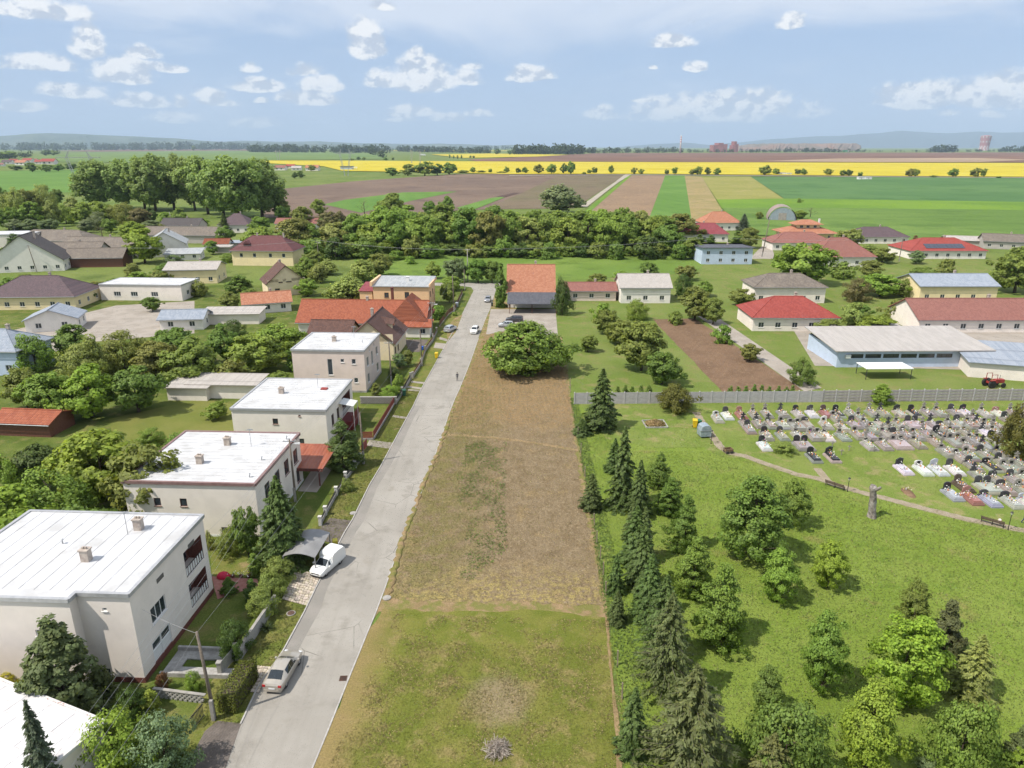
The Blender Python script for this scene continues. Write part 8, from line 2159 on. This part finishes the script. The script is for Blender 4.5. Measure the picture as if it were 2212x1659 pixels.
# --- far things
m_lattice = mat('pylon_steel', (.40, .41, .42), None, rough=.6, metal=.3)
def pylon(k, x, y, ty, label, r=.35, wid=1.0):
    b = g(k, x, y); h = hgt(k, x, ty, b)
    t = thing('power_pylon', label, 'pylon', b, .15, 'power pylons on the plain')
    hw = h * .2 * wid
    def lattice(a, c, w0, w1):
        mb = MB(); a = Vector(a); c = Vector(c); n = 7
        pr = None
        for i in range(n + 1):
            q = a.lerp(c, i / n); w = w0 + (w1 - w0) * i / n
            cur = [q + Vector((w, 0, 0)), q - Vector((w, 0, 0))]
            if pr:
                mb.bar(pr[0], cur[0], r); mb.bar(pr[1], cur[1], r); mb.bar(pr[0], cur[1], r * .6); mb.bar(pr[1], cur[0], r * .6)
            pr = cur
        return mb
    for s in (-1, 1):
        lattice((s * hw * .28, 0, 0), (s * hw * 1.05, 0, h * .84), h * .012, h * .035).build('leg', m_lattice, t)
        lattice((s * hw * 1.05, 0, h * .84), (s * hw * .8, 0, h), h * .03, h * .008).build('peak', m_lattice, t)
    cb = MB(); n = 14
    for z in (.84, .885):
        cb.bar((-hw * 2, 0, h * (.862 if z > .86 else .84)), (hw * 2, 0, h * (.862 if z > .86 else .84)), r)
    for i in range(n):
        x0 = -hw * 2 + 4 * hw * i / n; x1 = -hw * 2 + 4 * hw * (i + 1) / n
        cb.bar((x0, 0, h * (.84 if i % 2 else .862)), (x1, 0, h * (.862 if i % 2 else .84)), r * .6)
    cb.build('crossarm', m_lattice, t)
pylon('A', 548, 525, 262, 'lattice pylon half hidden behind the poplars', .32, 1.35)
pylon('B', 32, 422, 248, 'nearest full lattice pylon before the yellow field', .4, .95)
pylon('A', 1805, 322, 252, 'distant lattice pylon left of the yellow field', .5)
pylon('B', 455, 340, 255, 'thin distant pylon above the yellow field, first', .4, .3)
pylon('B', 510, 338, 258, 'thin distant pylon above the yellow field, second', .4, .3)
# factory, chimney, gasholder
def far(k, x, y, Y, label, name, cat):
    q = at_y(k, x, y, Y)
    return q, thing(name, label, cat, (q.x, q.y, 0))
q, t = far('Z', 727, 640, 5200, 'tall white chimney with red bands on the horizon', 'factory_chimney', 'chimney')
hh = at_y('Z', 727, 586, 5200).z
m_rw = newmat('red_white_bands'); 
MB().lathe([(7, 0), (5.5, hh * .5), (4.2, hh)], 16).build('shaft', mat('chimney_white', (.62, .58, .55), (.5, .46, .44), .02, .8), t, smooth=True)
for i in range(3):
    zz = hh * (.62 + i * .13); MB().lathe([(5.4 - i * .3, zz), (5.2 - i * .3, zz + hh * .06)], 16).build('red_band', mat('band_red', (.45, .14, .12), None), t)
q, t = far('C', 232, 245, 6000, 'red brick factory block on the horizon', 'factory_building', 'factory')
m_fac = mat('factory_red', (.36, .15, .14), (.28, .12, .12), .03, .9)
for (x0, x1, yt) in ((185, 220, 222), (215, 250, 208), (248, 275, 216)):
    a = at_y('C', x0, 245, 6000); b = at_y('C', x1, yt, 6000)
    MB().box(a.x - q.x, b.x - q.x, -40 - x0 * .1, 40 + x0 * .1, 0, b.z).build('block', m_fac, t)
q, t = far('C', 330, 240, 6000, 'red factory tower on the horizon beside the brick block', 'factory_tower', 'factory')
for (x0, x1, yt) in ((322, 340, 198), (312, 324, 222), (339, 350, 215)):
    a = at_y('C', x0, 240, 6000); b = at_y('C', x1, yt, 6000)
    MB().box(a.x - q.x, b.x - q.x, -30 - x0 * .05, 30 + x0 * .05, 0, b.z).build('block', m_fac, t)
q, t = far('C', 1953, 240, 8600, 'red and white chequered gasholder tower on the horizon', 'gasholder', 'tower')
top = at_y('C', 1953, 163, 8600).z; rad = (at_y('C', 1986, 160, 8600).x - at_y('C', 1922, 160, 8600).x) / 2
ms = [mat('gas_red', (.38, .17, .18), None), mat('gas_white', (.5, .46, .46), None)]
nr, ns = 9, 20
mbg = MB()
for r_ in range(nr):
    for s_ in range(ns):
        z0 = top * r_ / nr; z1 = top * (r_ + 1) / nr
        f0 = .86 + .14 * abs(r_ / nr - .35) * 1.6; f1 = .86 + .14 * abs((r_ + 1) / nr - .35) * 1.6
        a0 = 2 * math.pi * (s_ + .5 * (r_ % 2)) / ns; a1 = 2 * math.pi * (s_ + 1 + .5 * (r_ % 2)) / ns
        mbg.add([(rad * f0 * math.cos(a0), rad * f0 * math.sin(a0), z0), (rad * f0 * math.cos(a1), rad * f0 * math.sin(a1), z0), (rad * f1 * math.cos(a1), rad * f1 * math.sin(a1), z1), (rad * f1 * math.cos(a0), rad * f1 * math.sin(a0), z1)], [(0, 1, 2, 3)], 1 if (r_ % 3 == 2 and s_ % 2) or (r_ < 3 and (s_ + r_) % 2) else 0)
mbg.build('shell', ms, t)
MB().lathe([(rad * .99, top), (rad * .5, top + 6), (.5, top + 8)], 20).build('lid', ms[0], t)
# far villages
def far_house(k, x, y, wpx, c, label, wm=m_white, hp=.55):
    b = g(k, x, y); w = wpx * mpp(k, b)
    house('far_house', label, 'house', b, trng.uniform(-.15, .15), w, w * .7, w * .25, wm, 'gable', c, {'F': [(w * .2, w * .08, w * .14, w * .1, 0), (w * .6, w * .08, w * .14, w * .1, 0)]}, hp, w * .04, 'x', (), 'far village houses')
fv = [(20, 358, 44, 'dusty'), (75, 345, 60, 'mauve'), (160, 352, 70, 'salmon'), (110, 335, 50, 'red'), (200, 335, 60, 'red'), (235, 330, 44, 'dusty'), (285, 345, 60, 'red'), (350, 347, 80, 'red'), (330, 330, 40, 'salmon'), (790, 372, 50, 'silver'), (1845, 385, 70, 'dusty'), (1905, 372, 55, 'red'), (1950, 385, 60, 'pale'), (2060, 388, 80, 'salmon')]
fv.sort()
for i, (x, y, w, c) in enumerate(fv):
    far_house('A', x, y, w, c, '%s-roofed far village house, %s' % ({'dusty': 'dusty-red', 'mauve': 'mauve', 'salmon': 'salmon', 'red': 'red', 'silver': 'silver', 'pale': 'white'}[c], nth(i, 14)))
b = g('B', 60, 382)
fs_ = thing('roadside_hall', 'low blue and white roadside building with flat roofs near the pylon', 'building', b)
w = 95 * mpp('B', b)
MB().box(-w * .7, w * .1, 0, 14, 0, 6).build('wall', m_bluer, fs_); MB().box(-w * .75, w * .15, -1, 15, 6, 6.8).build('roof', MATS['roof_slate_x'], fs_)
MB().box(w * .1, w * .4, -2, 12, 4.2, 5).build('canopy', m_pvc, fs_)
for i in range(4):
    MB().bar((w * .12 + i * w * .09, -1.5, 0), (w * .12 + i * w * .09, -1.5, 4.2), .5).build('post', m_pvc, fs_)
for k, x, y, wp, hp_, lab in (('C', 1158, 446, 38, 16, 'white container in the wheat field, left of two'), ('C', 1205, 445, 40, 15, 'white container in the wheat field, right of two'), ('C', 640, 414, 50, 13, 'white mobile shed by the rapeseed field, left of two'), ('C', 690, 414, 34, 10, 'white mobile shed by the rapeseed field, right of two')):
    b = g(k, x, y); s = mpp(k, b)
    t = thing('container', lab, 'container', b, 0, 'white containers by the fields')
    MB().box(-wp * s / 2, wp * s / 2, 0, 6, .3, hp_ * s).build('body', m_pvc, t)
    MB().box(-wp * s / 2 - .2, wp * s / 2 + .2, -.2, 6.2, hp_ * s, hp_ * s + .3).build('roof', m_roofedge, t)
    MB().box(-wp * s * .1, wp * s * .05, -.06, 0, .35, hp_ * s * .8).build('door', m_grey, t)
def truck(k, x, y, wp, col, label):
    b = g(k, x, y); s = mpp(k, b); L = wp * s
    t = thing('lorry', label, 'lorry', b, 0, 'lorries on the far road')
    u = L / 10
    MB().box(-L / 2, L * .28, -1.3 * u, 1.3 * u, 1.1 * u, 3.6 * u).build('trailer', mat('lorry_' + label[:5], col, None, rough=.5), t)
    MB().box(L * .32, L / 2, -1.2 * u, 1.2 * u, .6 * u, 3.1 * u).build('cab', m_pvc, t)
    for xx in (-.4, -.3, .36):
        MB().tube([(xx * L, -1.3 * u, .5 * u), (xx * L, 1.3 * u, .5 * u)], .5 * u, 10).build('wheel', m_tyre, t)
truck('B', 527, 292, 34, (.7, .7, .7), 'white lorry on the far road above the yellow field')
truck('C', 1055, 268, 34, (.05, .3, .12), 'green lorry on the far road at the horizon')
truck('C', 1685, 268, 56, (.66, .68, .7), 'pale lorry on the far road near the gasholder')

# ================================================================ grass, weeds, clods: stuff
m_blade = leafmat('grass_blade', False)
for n_ in m_blade.node_tree.nodes:
    if n_.type in ('BSDF_PRINCIPLED', 'BSDF_TRANSLUCENT'):
        cn = m_blade.node_tree.nodes.new('ShaderNodeCombineXYZ'); cn.inputs[2].default_value = 1
        m_blade.node_tree.links.new(cn.outputs[0], n_.inputs['Normal'])
    if n_.type == 'MIX_SHADER': n_.inputs[0].default_value = .12
def tufts(name, poly, n, hgt_, wid, tint, seed, blades=3, clump=0., m=None, label=None):
    rs = np.random.RandomState(seed)
    P = np.array([[q[0], q[1]] for q in poly]); lo, hi = P.min(0), P.max(0)
    pts = np.zeros((0, 2))
    while len(pts) < n:
        c = rs.uniform(lo, hi, (n * 2, 2))
        x, y = c[:, 0], c[:, 1]; ins = np.zeros(len(c), bool); j = len(P) - 1
        for i in range(len(P)):
            cond = ((P[i, 1] > y) != (P[j, 1] > y)) & (x < (P[j, 0] - P[i, 0]) * (y - P[i, 1]) / (P[j, 1] - P[i, 1] + 1e-12) + P[i, 0])
            ins ^= cond; j = i
        c = c[ins]
        if clump:
            f = np.sin(c[:, 0] * 1.1 + 2 * np.sin(c[:, 1] * .37)) * np.sin(c[:, 1] * .9 + 1.7 * np.sin(c[:, 0] * .53)) + .35 * rs.randn(len(c))
            c = c[f > clump]
        pts = np.concatenate([pts, c])
    pts = pts[:n]
    pts = np.repeat(pts, blades, 0) + rs.randn(n * blades, 2) * wid * .5
    k = len(pts)
    h = hgt_ * rs.uniform(.5, 1.3, k); w = wid * rs.uniform(.5, 1.2, k) * .5; a = rs.uniform(0, 6.28, k); ln = rs.randn(k, 2) * .35
    V = np.zeros((k, 3, 3), np.float32)
    V[:, 0] = np.stack([pts[:, 0] - np.cos(a) * w, pts[:, 1] - np.sin(a) * w, np.full(k, .01)], 1)
    V[:, 1] = np.stack([pts[:, 0] + np.cos(a) * w, pts[:, 1] + np.sin(a) * w, np.full(k, .01)], 1)
    V[:, 2] = np.stack([pts[:, 0] + ln[:, 0] * h, pts[:, 1] + ln[:, 1] * h, h], 1)
    me = bpy.data.meshes.new(name)
    me.vertices.add(3 * k); me.vertices.foreach_set('co', V.ravel()); me.loops.add(3 * k); me.loops.foreach_set('vertex_index', np.arange(3 * k, dtype=np.int32))
    me.polygons.add(k); me.polygons.foreach_set('loop_start', np.arange(0, 3 * k, 3, dtype=np.int32)); me.update(calc_edges=True)
    me.materials.append(m or m_blade)
    o = struct(link(name, me, color=tint), 'stuff')
    o['label'] = label or name.replace('_', ' ') + ' growing in loose tufts'
    return o
tufts('meadow_grass', [(9.6, 30), (72, 30), (74, 68), (50, 76), (38, 88), (30, 95), (16, 95), (11, 112)], 64000, .10, .07, (.195, .26, .065), 1)
tufts('tall_grass', [(9.6, 30), (72, 30), (74, 68), (50, 74), (36, 86), (28, 93), (16, 93), (11, 112)], 6000, .15, .08, (.165, .24, .06), 2, clump=.3)
tufts('dry_stems', [(9.6, 30), (72, 30), (74, 66), (38, 84), (16, 90)], 6000, .26, .04, (.34, .32, .15), 3)
tufts('mown_tufts', [(12, 95), (28, 96), (40, 90), (60, 77), (80, 72), (95, 115), (12, 115)], 14000, .07, .12, (.15, .215, .05), 4)
tufts('lawn_tufts', [(-12, 30), (8.8, 30), (8.9, 52), (-9, 53), (-13, 40)], 20000, .045, .11, (.20, .205, .06), 5)
tufts('dry_tufts', [(-12, 30), (8.8, 30), (8.9, 56), (-11, 57), (-13, 40)], 12000, .08, .10, (.36, .29, .15), 6, clump=.1)
tufts('verge_tufts', [(q.x - .1, q.y) for q in ROAD_L[1:14]] + [(q.x - 3.6, q.y) for q in reversed(ROAD_L[1:14])], 12000, .08, .11, (.155, .17, .042), 7)
tufts('boundary_grass', [(8.9, 30), (10.6, 30), (11.2, 60), (11.4, 118), (10.2, 118), (9.5, 80), (8.8, 58)], 5000, .15, .12, (.16, .24, .06), 8)
tufts('plot_weeds', [g('F', 740, 420), g('F', 1000, 420), g('F', 990, 900), g('F', 1000, 1130), g('F', 800, 1330), g('F', 680, 1320), g('F', 760, 900), g('F', 640, 780)], 2600, .12, .14, (.13, .21, .045), 9, clump=-.15, blades=4)
tufts('plot_grass', PLOT, 13000, .08, .13, (.28, .245, .11), 10, clump=.05)
tufts('plot_grass_green', [PLOT[0], PLOT[2], PLOT[4], PLOT[6], g('F', 900, 100), g('F', 900, 700), g('F', 650, 1300)], 7000, .08, .12, (.185, .19, .065), 11, clump=.0)
def clods(name, poly, n, s, m, seed):
    rs = np.random.RandomState(seed); P = np.array([[q[0], q[1]] for q in poly]); lo, hi = P.min(0), P.max(0)
    c = rs.uniform(lo, hi, (n * 2, 2)); x, y = c[:, 0], c[:, 1]; ins = np.zeros(len(c), bool); j = len(P) - 1
    for i in range(len(P)):
        ins ^= ((P[i, 1] > y) != (P[j, 1] > y)) & (x < (P[j, 0] - P[i, 0]) * (y - P[i, 1]) / (P[j, 1] - P[i, 1] + 1e-12) + P[i, 0]); j = i
    c = c[ins][:n]; k = len(c)
    r = s * rs.uniform(.4, 1.3, k); a = rs.uniform(0, 6.28, k)
    V = np.zeros((k, 5, 3), np.float32)
    for q in range(4):
        aa = a + q * np.pi / 2 + rs.uniform(-.4, .4, k)
        V[:, q] = np.stack([c[:, 0] + np.cos(aa) * r, c[:, 1] + np.sin(aa) * r, np.full(k, .015)], 1)
    V[:, 4] = np.stack([c[:, 0] + rs.randn(k) * r * .3, c[:, 1] + rs.randn(k) * r * .3, r * rs.uniform(.5, 1.0, k)], 1)
    idx = (np.arange(k) * 5)[:, None, None] + np.array([[0, 1, 4], [1, 2, 4], [2, 3, 4], [3, 0, 4]])[None]
    me = bpy.data.meshes.new(name)
    me.vertices.add(5 * k); me.vertices.foreach_set('co', V.ravel()); me.loops.add(12 * k); me.loops.foreach_set('vertex_index', idx.ravel().astype(np.int32))
    me.polygons.add(4 * k); me.polygons.foreach_set('loop_start', np.arange(0, 12 * k, 3, dtype=np.int32)); me.update(calc_edges=True)
    me.materials.append(m)
    o = struct(link(name, me), 'stuff'); o['label'] = 'loose earth clods scattered over the plot'
clods('soil_clods', PLOT, 26000, .13, m_soil, 1)
HAZE_DENSITY = 4.2e-5
# ================================================================ haze
hz = MB().box(-42000, 42000, -600, 40000, -12, 1100)
m_hz, t_hz, b_hz = newmat('haze_air')
t_hz.n.remove(b_hz)
pv = t_hz.new('ShaderNodeVolumePrincipled')
pv.inputs['Color'].default_value = (.64, .82, 1.0, 1)
pv.inputs['Density'].default_value = HAZE_DENSITY
pv.inputs['Anisotropy'].default_value = 0.0
t_hz.l.new(pv.outputs[0], t_hz.n['Material Output'].inputs['Volume'])
struct(hz.build('haze', m_hz), 'stuff')
